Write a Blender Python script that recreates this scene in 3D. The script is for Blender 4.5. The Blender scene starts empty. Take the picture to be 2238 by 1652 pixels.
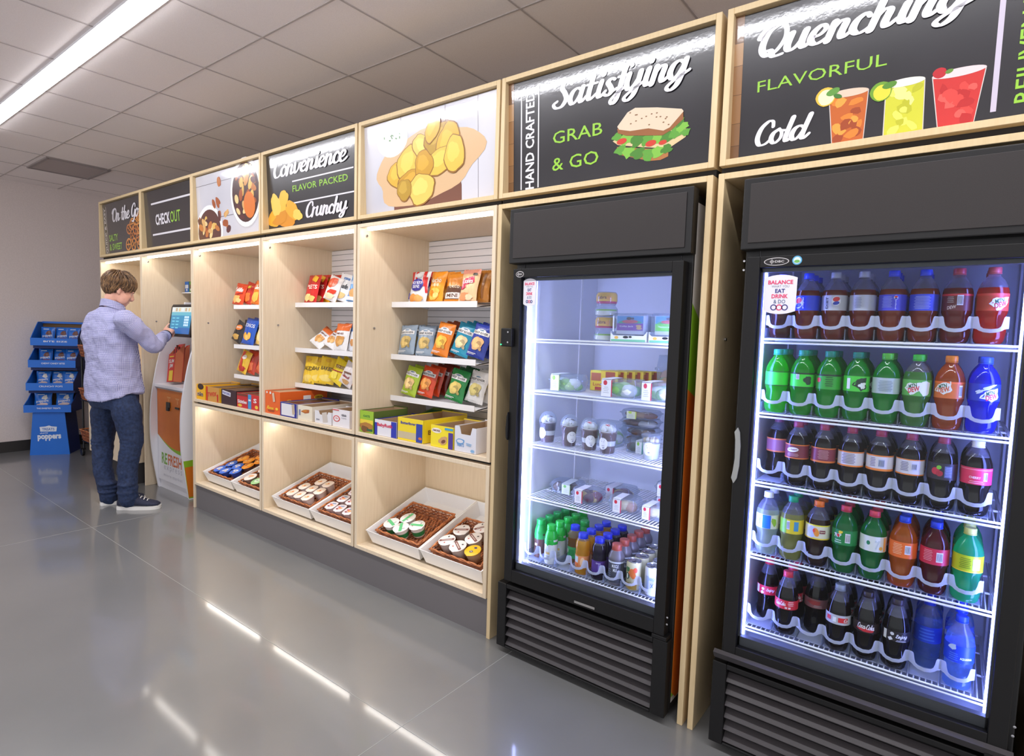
import bpy, bmesh, math, random
from mathutils import Matrix, Vector
PI = math.pi
R = math.radians
sc = bpy.context.scene
COL = sc.collection
# ---------------------------------------------------------------- camera
IMG_W, IMG_H, FPX = 2238, 1652, 1268.273
YAW, PITCH, ROLL = R(37.33876), R(-4.47811), R(1.80032)
CAM = Vector((0, -1.95756, 1.38059))
_fw = Vector((-math.sin(YAW)*math.cos(PITCH), math.cos(YAW)*math.cos(PITCH), math.sin(PITCH)))
_r0 = Vector((math.cos(YAW), math.sin(YAW), 0)); _u0 = _r0.cross(_fw)
_rt = _r0*math.cos(ROLL)+_u0*math.sin(ROLL); _up = -_r0*math.sin(ROLL)+_u0*math.cos(ROLL)
cam_data = bpy.data.cameras.new('camera'); cam = bpy.data.objects.new('camera', cam_data); COL.objects.link(cam)
cam_data.sensor_fit = 'HORIZONTAL'; cam_data.sensor_width = 36; cam_data.lens = FPX/IMG_W*36
cam_data.clip_start = .02; cam_data.clip_end = 100
cam.matrix_world = Matrix(((_rt.x, _up.x, -_fw.x, CAM.x), (_rt.y, _up.y, -_fw.y, CAM.y), (_rt.z, _up.z, -_fw.z, CAM.z), (0, 0, 0, 1)))
sc.camera = cam
def at(u, v, ax, val):
    """the point of the place seen at a picture point, on the plane ax = val"""
    d = _rt*(u-IMG_W/2)/FPX+_up*(IMG_H/2-v)/FPX+_fw
    i = 'xyz'.index(ax); return CAM+d*((val-CAM[i])/d[i])
# ---------------------------------------------------------------- light, exposure
sc.view_settings.view_transform = 'Standard'; sc.view_settings.look = 'None'
sc.view_settings.gamma = 1; sc.view_settings.use_curve_mapping = False
sc.view_settings.exposure = 0.0
W = bpy.data.worlds.new('world'); sc.world = W; W.use_nodes = True
bg = W.node_tree.nodes['Background']; bg.inputs[0].default_value = (.96, .95, 1.0, 1); bg.inputs[1].default_value = 1.35  # even fill light, added; it enters by the room's unseen open sides
CEIL_LIGHT, STRIP_LIGHT, CUBBY_LIGHT, COOLER_A, COOLER_B = 42, 19, 23, 40, 35
try:
    cy = sc.cycles
    cy.max_bounces = 9; cy.diffuse_bounces = 4; cy.glossy_bounces = 3; cy.transmission_bounces = 5; cy.transparent_max_bounces = 24
    cy.sample_clamp_indirect = 5; cy.caustics_reflective = False; cy.caustics_refractive = False; cy.blur_glossy = .5
    cy.use_denoising = True
except Exception: pass
# ---------------------------------------------------------------- materials
def L1(c):
    c /= 255
    return c/12.92 if c <= .04045 else ((c+.055)/1.055)**2.4
def lin(c): return (L1(c[0]), L1(c[1]), L1(c[2]), 1)
MATS = {}
def newmat(name):
    m = bpy.data.materials.new(name); m.use_nodes = True
    return m, m.node_tree, m.node_tree.nodes['Principled BSDF']
def mat(rgb, rough=.5, metal=0, coat=0, emit=0, name=None, spec=.5, sheen=0):
    key = (rgb, rough, metal, coat, emit, spec)
    if key in MATS: return MATS[key]
    m, nt, p = newmat(name or 'paint_%d_%d_%d' % rgb)
    c = lin(rgb); p.inputs['Base Color'].default_value = c; p.inputs['Roughness'].default_value = rough
    p.inputs['Metallic'].default_value = metal; p.inputs['Coat Weight'].default_value = coat; p.inputs['Coat Roughness'].default_value = .06
    p.inputs['Specular IOR Level'].default_value = spec
    if emit: p.inputs['Emission Color'].default_value = c; p.inputs['Emission Strength'].default_value = emit
    m.diffuse_color = c; MATS[key] = m
    return m
def N(nt, typ, **kw):
    n = nt.nodes.new(typ)
    for k, v in kw.items(): setattr(n, k, v)
    return n
def noise_mat(name, c1, c2, scale=(1, 1, 1), nscale=5, rough=.5, bump=0, detail=3, coat=0, lo=.35, hi=.65, bscale=None, bdist=.002, spec=.5):
    if name in MATS: return MATS[name]
    m, nt, p = newmat(name); lk = nt.links.new
    tc = N(nt, 'ShaderNodeTexCoord'); mp = N(nt, 'ShaderNodeMapping'); mp.inputs['Scale'].default_value = scale
    lk(tc.outputs['Object'], mp.inputs['Vector'])
    nz = N(nt, 'ShaderNodeTexNoise'); nz.inputs['Scale'].default_value = nscale; nz.inputs['Detail'].default_value = detail
    lk(mp.outputs[0], nz.inputs['Vector'])
    cr = N(nt, 'ShaderNodeValToRGB'); cr.color_ramp.elements[0].position = lo; cr.color_ramp.elements[1].position = hi
    cr.color_ramp.elements[0].color = lin(c1); cr.color_ramp.elements[1].color = lin(c2)
    lk(nz.outputs['Fac'], cr.inputs[0]); lk(cr.outputs[0], p.inputs['Base Color'])
    p.inputs['Roughness'].default_value = rough; p.inputs['Coat Weight'].default_value = coat; p.inputs['Coat Roughness'].default_value = .08
    p.inputs['Specular IOR Level'].default_value = spec
    if bump:
        nb = nz
        if bscale:
            nb = N(nt, 'ShaderNodeTexNoise'); nb.inputs['Scale'].default_value = bscale; lk(tc.outputs['Object'], nb.inputs['Vector'])
        b = N(nt, 'ShaderNodeBump'); b.inputs['Strength'].default_value = bump; b.inputs['Distance'].default_value = bdist
        lk(nb.outputs['Fac'], b.inputs['Height']); lk(b.outputs[0], p.inputs['Normal'])
        if coat: lk(b.outputs[0], p.inputs['Coat Normal'])
    m.diffuse_color = lin(c1); MATS[name] = m
    return m
def see_through(name, tint, body, k_clear, gloss_rough=.04, trans=True, fres=1.45):
    """clear or tinted plastic, glass or drink: straight-through tint, some scatter, a glossy skin"""
    if name in MATS: return MATS[name]
    m, nt, p = newmat(name); lk = nt.links.new; nt.nodes.remove(p)
    out = nt.nodes['Material Output']
    tr = N(nt, 'ShaderNodeBsdfTransparent'); tr.inputs[0].default_value = lin(tint)
    d = N(nt, 'ShaderNodeBsdfDiffuse'); d.inputs[0].default_value = lin(body)
    core = d.outputs[0]
    if trans:
        t = N(nt, 'ShaderNodeBsdfTranslucent'); t.inputs[0].default_value = lin(body)
        mx = N(nt, 'ShaderNodeMixShader'); mx.inputs[0].default_value = .55; lk(d.outputs[0], mx.inputs[1]); lk(t.outputs[0], mx.inputs[2]); core = mx.outputs[0]
    m1 = N(nt, 'ShaderNodeMixShader'); m1.inputs[0].default_value = k_clear; lk(core, m1.inputs[1]); lk(tr.outputs[0], m1.inputs[2])
    g = N(nt, 'ShaderNodeBsdfGlossy'); g.inputs['Roughness'].default_value = gloss_rough
    f = N(nt, 'ShaderNodeLayerWeight'); f.inputs[0].default_value = .5
    pw = N(nt, 'ShaderNodeMath', operation='POWER'); lk(f.outputs['Facing'], pw.inputs[0]); pw.inputs[1].default_value = 4
    ml = N(nt, 'ShaderNodeMath', operation='MULTIPLY_ADD'); lk(pw.outputs[0], ml.inputs[0]); ml.inputs[1].default_value = .5*min(1, (fres-1)/.45); ml.inputs[2].default_value = ((fres-1)/(fres+1))**2
    m2 = N(nt, 'ShaderNodeMixShader'); lk(ml.outputs[0], m2.inputs[0]); lk(m1.outputs[0], m2.inputs[1]); lk(g.outputs[0], m2.inputs[2])
    lk(m2.outputs[0], out.inputs[0]); m.diffuse_color = lin(body); MATS[name] = m
    return m
def drink(rgb, clear=.45): return see_through('drink_%d_%d_%d_%d' % (rgb+(int(clear*100),)), rgb, rgb, clear)
def print_mat(rgb): return mat(rgb, .35, 0, 0)
# ---------------------------------------------------------------- mesh builder
class MB:
    def __init__(s): s.v = []; s.f = []; s.m = []; s.mats = []; s.T = Matrix()
    def mi(s, m):
        if m not in s.mats: s.mats.append(m)
        return s.mats.index(m)
    def add(s, vs, fs, m):
        b = len(s.v); k = s.mi(m); T = s.T
        s.v += [T @ Vector(v) for v in vs]
        for f in fs: s.f.append([b+i for i in f]); s.m.append(k)
        return s
    def box(s, x0, x1, y0, y1, z0, z1, m):
        vs = [(x, y, z) for z in (z0, z1) for y in (y0, y1) for x in (x0, x1)]
        return s.add(vs, [(0, 2, 3, 1), (4, 5, 7, 6), (0, 1, 5, 4), (2, 6, 7, 3), (0, 4, 6, 2), (1, 3, 7, 5)], m)
    def prism(s, pts, a, b, m, plane='xz', cap=None):
        def P(p, h): return {'xz': (p[0], h, p[1]), 'xy': (p[0], p[1], h), 'yz': (h, p[0], p[1])}[plane]
        n = len(pts); vs = [P(p, a) for p in pts]+[P(p, b) for p in pts]
        s.add(vs, [(i, (i+1) % n, n+(i+1) % n, n+i) for i in range(n)], m)
        return s.add(vs, [tuple(range(n))[::-1], tuple(range(n, 2*n))], cap or m)
    def lathe(s, prof, m, n=20, c=(0, 0, 0), mod=None, caps=True):
        """prof: (r, z) or (r, z, material of the band above it)"""
        vs = []
        for p in prof:
            for i in range(n):
                a = 2*PI*i/n; r = p[0]*(mod(a, p[1]) if mod else 1)
                vs.append((c[0]+r*math.cos(a), c[1]+r*math.sin(a), c[2]+p[1]))
        for k in range(len(prof)-1):
            mm = prof[k][2] if len(prof[k]) > 2 and prof[k][2] else m
            s.add(vs[k*n:(k+2)*n], [(i, (i+1) % n, n+(i+1) % n, n+i) for i in range(n)], mm)
        if caps:
            if prof[0][0] > 1e-5: s.add(vs[:n], [tuple(range(n))[::-1]], m)
            if prof[-1][0] > 1e-5: s.add(vs[-n:], [tuple(range(n))], prof[-2][2] if len(prof[-2]) > 2 and prof[-2][2] else m)
        return s
    def tube(s, pts, r, m, n=8, closed=False, flat=1.0):
        pts = [Vector(p) for p in pts]; k = len(pts); vs = []
        rr = r if isinstance(r, (list, tuple)) else [r]*k
        ref = None
        for i, p in enumerate(pts):
            a = pts[i-1] if (i or closed) else p; b = pts[(i+1) % k] if (i < k-1 or closed) else p
            t = (b-a).normalized() if (b-a).length > 1e-9 else Vector((0, 0, 1))
            if ref is None: ref = Vector((0, 0, 1)) if abs(t.z) < .9 else Vector((1, 0, 0))
            u = (ref-t*ref.dot(t)).normalized(); w = t.cross(u); ref = u
            for j in range(n):
                an = 2*PI*j/n; vs.append(p+(u*math.cos(an)+w*math.sin(an)*flat)*rr[i])
        fs = []
        for i in range(k if closed else k-1):
            for j in range(n): fs.append((i*n+j, i*n+(j+1) % n, ((i+1) % k)*n+(j+1) % n, ((i+1) % k)*n+j))
        if not closed: fs += [tuple(range(n))[::-1], tuple(range((k-1)*n, k*n))]
        return s.add(vs, fs, m)
    def rings(s, rings, m, caps=True):
        n = len(rings[0]); vs = [p for r in rings for p in r]; fs = []
        for i in range(len(rings)-1):
            for j in range(n): fs.append((i*n+j, i*n+(j+1) % n, (i+1)*n+(j+1) % n, (i+1)*n+j))
        if caps: fs += [tuple(range(n))[::-1], tuple(range((len(rings)-1)*n, len(rings)*n))]
        return s.add(vs, fs, m)
    def sheet(s, fn, nu, nv, m, matf=None):
        vs = [fn(i/nu, j/nv) for j in range(nv+1) for i in range(nu+1)]
        for j in range(nv):
            for i in range(nu):
                a = j*(nu+1)+i
                s.add([vs[a], vs[a+1], vs[a+nu+2], vs[a+nu+1]], [(0, 1, 2, 3)], matf((i+.5)/nu, (j+.5)/nv) if matf else m)
        return s
    def shape(s, vf, fn, m):
        return s.add([fn(*p) for p in vf[0]], vf[1], m)
    def ball(s, c, r, m, n=12, k=8, sq=(1, 1, 1)):
        prof = [(max(1e-6, math.sin(PI*i/k)), -math.cos(PI*i/k)) for i in range(k+1)]; vs = []
        for pr_, z in prof:
            for i in range(n):
                a = 2*PI*i/n; vs.append((c[0]+r*sq[0]*pr_*math.cos(a), c[1]+r*sq[1]*pr_*math.sin(a), c[2]+r*sq[2]*z))
        return s.add(vs, [(j*n+i, j*n+(i+1) % n, (j+1)*n+(i+1) % n, (j+1)*n+i) for j in range(k) for i in range(n)], m)
    def build(s, name, parent=None, smooth=None, bevel=0, seg=2, kind=None, loc=None, weld=False):
        me = bpy.data.meshes.new(name); me.from_pydata([tuple(v) for v in s.v], [], s.f)
        for m in s.mats: me.materials.append(m)
        me.polygons.foreach_set('material_index', s.m)
        if weld or smooth is not None:
            bm = bmesh.new(); bm.from_mesh(me); bmesh.ops.remove_doubles(bm, verts=bm.verts, dist=2e-5)
            bm.to_mesh(me); bm.free()
        if smooth is not None:
            me.polygons.foreach_set('use_smooth', [True]*len(me.polygons)); me.set_sharp_from_angle(angle=R(smooth))
        me.update()
        o = bpy.data.objects.new(name, me); COL.objects.link(o)
        if parent: o.parent = parent
        if loc: o.location = loc
        if bevel:
            b = o.modifiers.new('bevel', 'BEVEL'); b.width = bevel; b.segments = seg; b.limit_method = 'ANGLE'; b.angle_limit = R(40)
        if kind: o['kind'] = kind
        return o
def tag(o, label, cat, group=None, kind=None):
    o['label'] = label; o['category'] = cat
    if group: o['group'] = group
    if kind: o['kind'] = kind
    return o
def thing(name, label, cat, loc=(0, 0, 0), rz=0, group=None):
    o = bpy.data.objects.new(name, None); COL.objects.link(o); o.empty_display_size = .05
    o.location = loc; o.rotation_euler = (0, 0, rz); return tag(o, label, cat, group)
def dup(root, loc, rot=None, label=None, group=None, scale=None):
    r = root.copy(); COL.objects.link(r); r.location = loc
    if rot is not None: r.rotation_euler = rot
    if scale is not None: r.scale = scale
    if label: r['label'] = label
    if group: r['group'] = group
    for ch in list(root.children):
        c = ch.copy(); COL.objects.link(c); c.parent = r
        for g in ch.children:
            d = g.copy(); COL.objects.link(d); d.parent = c
    return r
# ---------------------------------------------------------------- flat shapes and lettering
_txt = {}
def raw_text(body, bold=0.0, space=1.0, res=2):
    key = (body, bold, space, res)
    if key in _txt: return _txt[key]
    cu = bpy.data.curves.new('lettering', 'FONT'); cu.body = body; cu.size = 1; cu.offset = bold; cu.space_character = space; cu.resolution_u = res
    cu.space_line = .95; cu.align_x = 'CENTER'
    ob = bpy.data.objects.new('lettering', cu); COL.objects.link(ob)
    me = ob.evaluated_get(bpy.context.evaluated_depsgraph_get()).to_mesh()
    vs = [(v.co.x, v.co.y) for v in me.vertices]; fs = [tuple(p.vertices) for p in me.polygons]
    bpy.data.objects.remove(ob); bpy.data.curves.remove(cu)
    _txt[key] = (vs, fs); return _txt[key]
def fit(vf, w=None, h=None, cx=0, cy=0, rot=0, shear=0):
    vs = [(p[0]+shear*p[1], p[1])+tuple(p[2:]) for p in vf[0]]
    if not vs: return ([], [])
    x0 = min(v[0] for v in vs); x1 = max(v[0] for v in vs); y0 = min(v[1] for v in vs); y1 = max(v[1] for v in vs)
    sx = w/(x1-x0) if w else None; sy = h/(y1-y0) if h else None
    sx = sx or sy; sy = sy or sx
    c, s_ = math.cos(rot), math.sin(rot); out = []
    for p in vs:
        x = (p[0]-(x0+x1)/2)*sx; y = (p[1]-(y0+y1)/2)*sy
        out.append((cx+c*x-s_*y, cy+s_*x+c*y)+tuple(p[2:]))
    return (out, vf[1])
def text(body, w=None, h=None, cx=0, cy=0, rot=0, bold=.02, space=1.0, shear=0): return fit(raw_text(body, bold, space), w, h, cx, cy, rot, shear)
def rect(w, h, cx=0, cy=0, nx=1, ny=1, rot=0):
    c, s_ = math.cos(rot), math.sin(rot)
    vs = []
    for j in range(ny+1):
        for i in range(nx+1):
            x = -w/2+w*i/nx; y = -h/2+h*j/ny; vs.append((cx+c*x-s_*y, cy+s_*x+c*y))
    return (vs, [(j*(nx+1)+i, j*(nx+1)+i+1, (j+1)*(nx+1)+i+1, (j+1)*(nx+1)+i) for j in range(ny) for i in range(nx)])
def ell(a, b, cx=0, cy=0, n=20, rot=0, wob=0, seed=0, rings_=1):
    rd = random.Random(seed); ph = [rd.uniform(0, 6.28) for _ in range(4)]; c, s_ = math.cos(rot), math.sin(rot)
    vs = [(cx, cy)]; fs = []
    for k in range(1, rings_+1):
        for i in range(n):
            t = 2*PI*i/n; w = 1+wob*(math.sin(3*t+ph[0])+.7*math.sin(5*t+ph[1])+.5*math.sin(8*t+ph[2]))
            x, y = a*w*math.cos(t)*k/rings_, b*w*math.sin(t)*k/rings_; vs.append((cx+c*x-s_*y, cy+s_*x+c*y))
    for i in range(n):
        fs.append((0, 1+i, 1+(i+1) % n))
        for k in range(rings_-1):
            p, q = 1+k*n, 1+(k+1)*n; fs.append((p+i, q+i, q+(i+1) % n, p+(i+1) % n))
    return (vs, fs)
def ring2(a, b, t, cx=0, cy=0, n=24, rot=0, a0=0, a1=2*PI):
    c, s_ = math.cos(rot), math.sin(rot); vs = []
    for i in range(n+1):
        an = a0+(a1-a0)*i/n
        for k in (1, 1-t/max(a, b)):
            x, y = a*k*math.cos(an), b*k*math.sin(an); vs.append((cx+c*x-s_*y, cy+s_*x+c*y))
    return (vs, [(2*i, 2*i+2, 2*i+3, 2*i+1) for i in range(n)])
def poly(*pts): return (list(pts), [tuple(range(len(pts)))])
def cat(*vfs):
    V = []; F = []
    for v, f in vfs: b = len(V); V += v; F += [tuple(b+i for i in q) for q in f]
    return (V, F)
def spline(pts, k=7):
    out = []
    P = [pts[0]]+list(pts)+[pts[-1]]
    for i in range(1, len(P)-2):
        p0, p1, p2, p3 = P[i-1], P[i], P[i+1], P[i+2]
        for j in range(k):
            t = j/k; out.append(tuple(.5*(2*p1[d]+(p2[d]-p0[d])*t+(2*p0[d]-5*p1[d]+4*p2[d]-p3[d])*t*t+(3*p1[d]-p0[d]-3*p2[d]+p3[d])*t**3) for d in range(len(p1))))
    out.append(tuple(pts[-1])); return out
GLYPH = {
 'a': (1.08, [[(.78, .82), (.5, 1.0), (.2, .82), (.1, .35), (.3, 0), (.55, .15), (.76, .6)], [(.84, 1), (.78, .3), (.92, 0), (1.2, .3)]]),
 't': (.72, [[(.38, 1.55), (.28, .4), (.42, 0), (.8, .3)], [(.05, 1.02), (.72, 1.02)]]),
 'i': (.55, [[(.3, 1), (.23, .3), (.37, 0), (.68, .3)], [(.36, 1.42), (.37, 1.5)]]),
 's': (.74, [[(.62, .92), (.4, 1.02), (.22, .82), (.42, .5), (.55, .2), (.35, -.02), (.08, .1)], [(.5, .1), (.85, .3)]]),
 'f': (.66, [[(.82, 1.5), (.62, 1.75), (.42, 1.4), (.34, .4), (.25, -.4), (.05, -.65), (-.1, -.42), (.2, -.05), (.7, .3)], [(.1, 1), (.72, 1)]]),
 'y': (1.0, [[(.12, 1), (.08, .4), (.26, .02), (.52, .2), (.72, .6)], [(.8, 1), (.74, .2), (.62, -.4), (.32, -.68), (.1, -.48), (.4, -.15), (1.1, .3)]]),
 'n': (.98, [[(.2, 1), (.1, 0)], [(.14, .5), (.42, .96), (.66, .85), (.6, .25), (.74, 0), (1.05, .3)]]),
 'm': (1.5, [[(.2, 1), (.1, 0)], [(.14, .5), (.38, .96), (.6, .85), (.55, 0)], [(.58, .5), (.85, .96), (1.08, .85), (1.03, .25), (1.18, 0), (1.5, .3)]]),
 'g': (1.05, [[(.76, .82), (.5, 1.0), (.2, .82), (.1, .35), (.3, 0), (.55, .15), (.74, .6)], [(.84, 1), (.76, .1), (.62, -.45), (.32, -.68), (.1, -.48), (.4, -.15), (1.15, .3)]]),
 'u': (1.05, [[(.16, 1), (.1, .3), (.28, 0), (.54, .18), (.72, .6)], [(.78, 1), (.72, .3), (.88, 0), (1.15, .3)]]),
 'e': (.76, [[(.12, .42), (.45, .5), (.62, .8), (.42, 1.02), (.14, .72), (.1, .25), (.34, 0), (.62, .08), (.86, .3)]]),
 'c': (.74, [[(.64, .82), (.46, 1.02), (.16, .75), (.1, .28), (.34, 0), (.62, .08), (.84, .3)]]),
 'h': (.98, [[(.3, 1.75), (.1, 0)], [(.14, .5), (.42, .96), (.66, .85), (.6, .25), (.74, 0), (1.05, .3)]]),
 'o': (.84, [[(.46, 1.02), (.14, .75), (.1, .28), (.38, -.02), (.68, .28), (.68, .75), (.46, 1.02)], [(.6, .9), (.9, .85)]]),
 'l': (.5, [[(.38, 1.75), (.22, .4), (.34, 0), (.66, .3)]]),
 'd': (1.08, [[(.78, .82), (.5, 1.0), (.2, .82), (.1, .35), (.3, 0), (.55, .15), (.76, .6)], [(.98, 1.75), (.78, .3), (.92, 0), (1.2, .3)]]),
 'v': (.9, [[(.12, 1), (.12, .3), (.3, .0), (.6, .35), (.72, .9), (1.0, .86)]]),
 'r': (.68, [[(.2, 1), (.1, 0)], [(.14, .5), (.36, .92), (.68, .95)]]),
 'k': (.9, [[(.3, 1.75), (.1, 0)], [(.7, .95), (.2, .5), (.55, .2), (.9, .1)]]),
 'j': (.55, [[(.3, 1), (.22, 0), (.1, -.6), (-.2, -.5)], [(.36, 1.42), (.37, 1.5)]]),
 'S': (1.15, [[(1.12, 1.42), (1.0, 1.74), (.65, 1.7), (.48, 1.3), (.75, .88), (.92, .45), (.7, .02), (.3, -.02), (.08, .25), (.3, .42)]]),
 'Q': (1.32, [[(.72, 1.76), (.3, 1.4), (.2, .55), (.5, .02), (.92, .2), (1.18, .9), (1.02, 1.6), (.6, 1.76), (.15, 1.6), (-.02, 1.2), (.18, 1.1)], [(.4, .3), (.62, .28), (.85, -.1), (1.25, -.08)]]),
 'C': (1.08, [[(1.05, 1.3), (.95, 1.7), (.66, 1.76), (.28, 1.3), (.18, .55), (.42, .02), (.8, .02), (1.1, .32)]]),
 'O': (1.3, [[(.72, 1.76), (.3, 1.4), (.2, .55), (.5, .02), (.92, .2), (1.18, .9), (1.02, 1.6), (.6, 1.76), (.15, 1.6), (-.02, 1.2), (.18, 1.1)]]),
 'G': (1.2, [[(1.05, 1.35), (.95, 1.7), (.66, 1.76), (.28, 1.3), (.18, .6), (.42, .1), (.75, .2), (.98, .75)], [(1.05, .85), (.95, -.1), (.7, -.6), (.35, -.5)]]),
 'F': (1.0, [[(.75, 1.6), (.5, 1.5), (.35, .6), (.1, -.05), (-.15, .15)], [(.1, 1.5), (.5, 1.72), (1.2, 1.7)], [(.3, .9), (.8, .95)]]),
 'E': (1.0, [[(.9, 1.5), (.6, 1.76), (.35, 1.4), (.6, 1.0), (.3, .7), (.2, .25), (.5, 0), (.95, .3)]]),
 'R': (1.1, [[(.35, 1.7), (.15, 0)], [(.1, 1.5), (.6, 1.76), (.95, 1.4), (.6, .95), (.35, .9), (.7, .5), (1.1, .05)]]),
 'L': (.9, [[(.7, 1.6), (.45, 1.7), (.35, 1.0), (.15, .05), (.5, .1), (.9, .15)]]),
 'B': (1.1, [[(.35, 1.7), (.15, 0)], [(.1, 1.5), (.6, 1.76), (.9, 1.4), (.5, .95), (.9, .6), (.7, .05), (.15, .02)]]),
 '-': (.5, [[(.08, .55), (.42, .55)]]), "'": (.3, [[(.2, 1.7), (.1, 1.35)]]), ' ': (.5, [])}
def script(word, thin=.15, thick=.35, slant=.2):
    """brush lettering: every stroke a ribbon of varying width"""
    V = []; F = []; x0 = 0; lay = 0
    for ch in word:
        adv, strokes = GLYPH[ch]
        for st in strokes:
            pts = spline(st, 6); n = len(pts); b = len(V)
            for i, p in enumerate(pts):
                q0 = pts[max(0, i-1)]; q1 = pts[min(n-1, i+1)]; dx, dy = q1[0]-q0[0], q1[1]-q0[1]; l = math.hypot(dx, dy) or 1; dx /= l; dy /= l
                w = thin+(thick-thin)*(max(0, -dy)**1.2 if dy < 0 else .45*dy)
                if len(st) == 2: w = max(w, .75*thick if abs(dy) > .5 else .17)
                if ch == 'i' and len(st) == 2: w = .3
                nx, ny = -dy*w/2, dx*w/2
                for k in (1, -1): V.append((x0+p[0]+k*nx, p[1]+k*ny, lay*8e-5))
            F += [(b+2*i, b+2*i+1, b+2*i+3, b+2*i+2) for i in range(n-1)]
            for e in (0, n-1):
                w = math.dist(V[b+2*e], V[b+2*e+1]); v_, f_ = ell(w/2, w/2, x0+pts[e][0], pts[e][1], 10); bb = len(V)
                lay += 1; V += [(a, b2, lay*8e-5) for a, b2 in v_]; F += [tuple(bb+i for i in q) for q in f_]
            lay += 1
        x0 += adv*.97
    return ([(x+slant*y, y, l) for x, y, l in V], F)
# ---------------------------------------------------------------- shared finishes
def wood(name, c1, c2, sc_=(60, 60, 4)):
    return noise_mat(name, c1, c2, sc_, 1.6, .42, .05, 4, 0, .3, .7)
maple = wood('maple_panel', (226, 206, 176), (234, 216, 188))
maple_edge = wood('maple_edge', (216, 190, 144), (224, 200, 156))
maple_h = noise_mat('maple_shelf', (219, 192, 152), (230, 206, 168), (4, 60, 60), 1.6, .42, .05, 4, 0, .3, .7)
gap_shade = mat((40, 38, 37), .8)  # shade of the gaps between units put into a colour
plinth_grey = mat((110, 106, 107), .6)
black = noise_mat('black_enamel', (10, 9, 9), (13, 12, 12), (1, 1, 1), 300, .42, .05, 2, bdist=.0006)
black_panel = noise_mat('black_textured_panel', (36, 31, 30), (42, 36, 34), (1, 1, 1), 600, .45, .25, 2, bdist=.0006)
black_soft = mat((11, 10, 10), .5, spec=.35)
white_pl = mat((238, 236, 236), .35)
white_metal = mat((240, 240, 242), .3)
steel = mat((190, 190, 192), .25, 1)
charcoal = noise_mat('sign_print_charcoal', (23, 22, 27), (29, 27, 33), (1, 1, 1), 3, .3, .2, 2, coat=1, bscale=70, bdist=.0006)
sign_white = noise_mat('sign_print_white', (196, 196, 206), (216, 215, 222), (1, 1, 1), 2, .3, .2, 2, coat=1, bscale=70, bdist=.0006)
lamp_white = mat((255, 251, 246), .5, emit=STRIP_LIGHT, name='shelf_light_glow')
lamp_low = mat((255, 251, 245), .5, emit=CUBBY_LIGHT, name='cubby_light_glow')
lamp_ceiling = mat((250, 250, 255), .5, emit=CEIL_LIGHT, name='ceiling_light_glow')
led_a = mat((174, 182, 255), .5, emit=COOLER_A, name='cooler_light_glow')
led_b = mat((134, 148, 255), .5, emit=COOLER_B, name='cooler_light_glow_blue')
glass = see_through('cooler_glass', (246, 249, 250), (200, 210, 210), 1.0, .01, False, 1.22)
# ---------------------------------------------------------------- the setting
XW = -7.62; CZ = 2.737
floor_m = noise_mat('polished_concrete', (112, 113, 113), (130, 130, 129), (1, 1, 1), 1.3, .32, .02, 6, coat=.7, lo=.25, hi=.75, bscale=30, bdist=.0006, spec=.8)
def struct(mb, name, **k): return mb.build(name, kind='structure', **k)
fl = struct(MB().box(XW, 3.2, -4.4, .80, -.06, 0, floor_m), 'floor')
jm = mat((168, 168, 166), .5)
mb = MB(); mb.box(XW, 3.2, -.640, -.638, 0, .0006, jm)
for x in (-4.484, -1.441, 1.6): mb.box(x-.001, x+.001, -4.4, .1, 0, .0007, jm)
mb.build('floor_joint', fl, kind='structure')
ceil_m = noise_mat('ceiling_tile', (240, 231, 227), (246, 237, 233), (1, 1, 1), 250, .9, .25, 2, bdist=.001)
ce = struct(MB().box(XW, 3.2, -4.4, .80, CZ, CZ+.05, ceil_m), 'ceiling')
bar = mat((186, 176, 172), .7)
mb = MB()
for k in range(-12, 9):
    x = -2.715-.579*k
    if x > XW: mb.box(x-.0045, x+.0045, -4.4, .8, CZ-.003, CZ, bar)
for y in (.06, -.43, -1.34, -1.83, -2.32, -2.81, -3.3, -3.79, -4.28): mb.box(XW, 3.2, y-.0045, y+.0045, CZ-.0034, CZ, bar)
mb.build('ceiling_grid', ce, kind='structure')
wall_m = noise_mat('wall_paint', (220, 208, 203), (226, 214, 209), (1, 1, 1), 90, .85, .12, 2, bdist=.001)
struct(MB().box(XW-.1, XW, -4.4, .80, 0, CZ, wall_m), 'wall_left')
struct(MB().box(XW, 3.2, .80, .9, 0, CZ, wall_m), 'wall_back')
struct(MB().box(XW, XW+.012, -4.4, .8, 0, .11, mat((38, 35, 33), .5)), 'baseboard_left')
struct(MB().box(XW, 3.2, .788, .8, 0, .11, mat((38, 35, 33), .5)), 'baseboard_back')
# ceiling light, ceiling vent, wall outlet
t = thing('linear_ceiling_light', 'long slim white light strip set along the ceiling', 'ceiling light', (-2.4, -.885, CZ))
MB().box(-4.6, 5.5, -.05, .05, -.012, 0, mat((235, 235, 238), .4)).build('housing', t)
MB().box(-3.28, 5.48, -.043, .043, -.017, -.0125, lamp_ceiling).build('diffuser', t)
t = thing('ceiling_vent', 'square dark air vent in the ceiling near the far corner', 'vent', (-6.5, -.15, CZ))
MB().box(-.28, .28, -.225, .225, -.006, -.001, mat((176, 164, 160), .7)).build('vent_panel', t)
mb = MB(); g = mat((150, 140, 137), .6)
for s in (-1, 1):
    mb.box(-.29, .29, s*.225-.012, s*.225+.012, -.012, -.0005, g); mb.box(s*.28-.012, s*.28+.012, -.225, .225, -.012, -.0005, g)
mb.build('vent_frame', t)
p = at(68, 885, 'x', XW)
t = thing('wall_outlet', 'small white wall outlet left of the blue display stand', 'outlet', (XW, p.y, p.z))
MB().box(.001, .008, -.035, .035, -.055, .055, mat((176, 170, 168), .5)).build('cover_plate', t, bevel=.003)
mb = MB()
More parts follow.
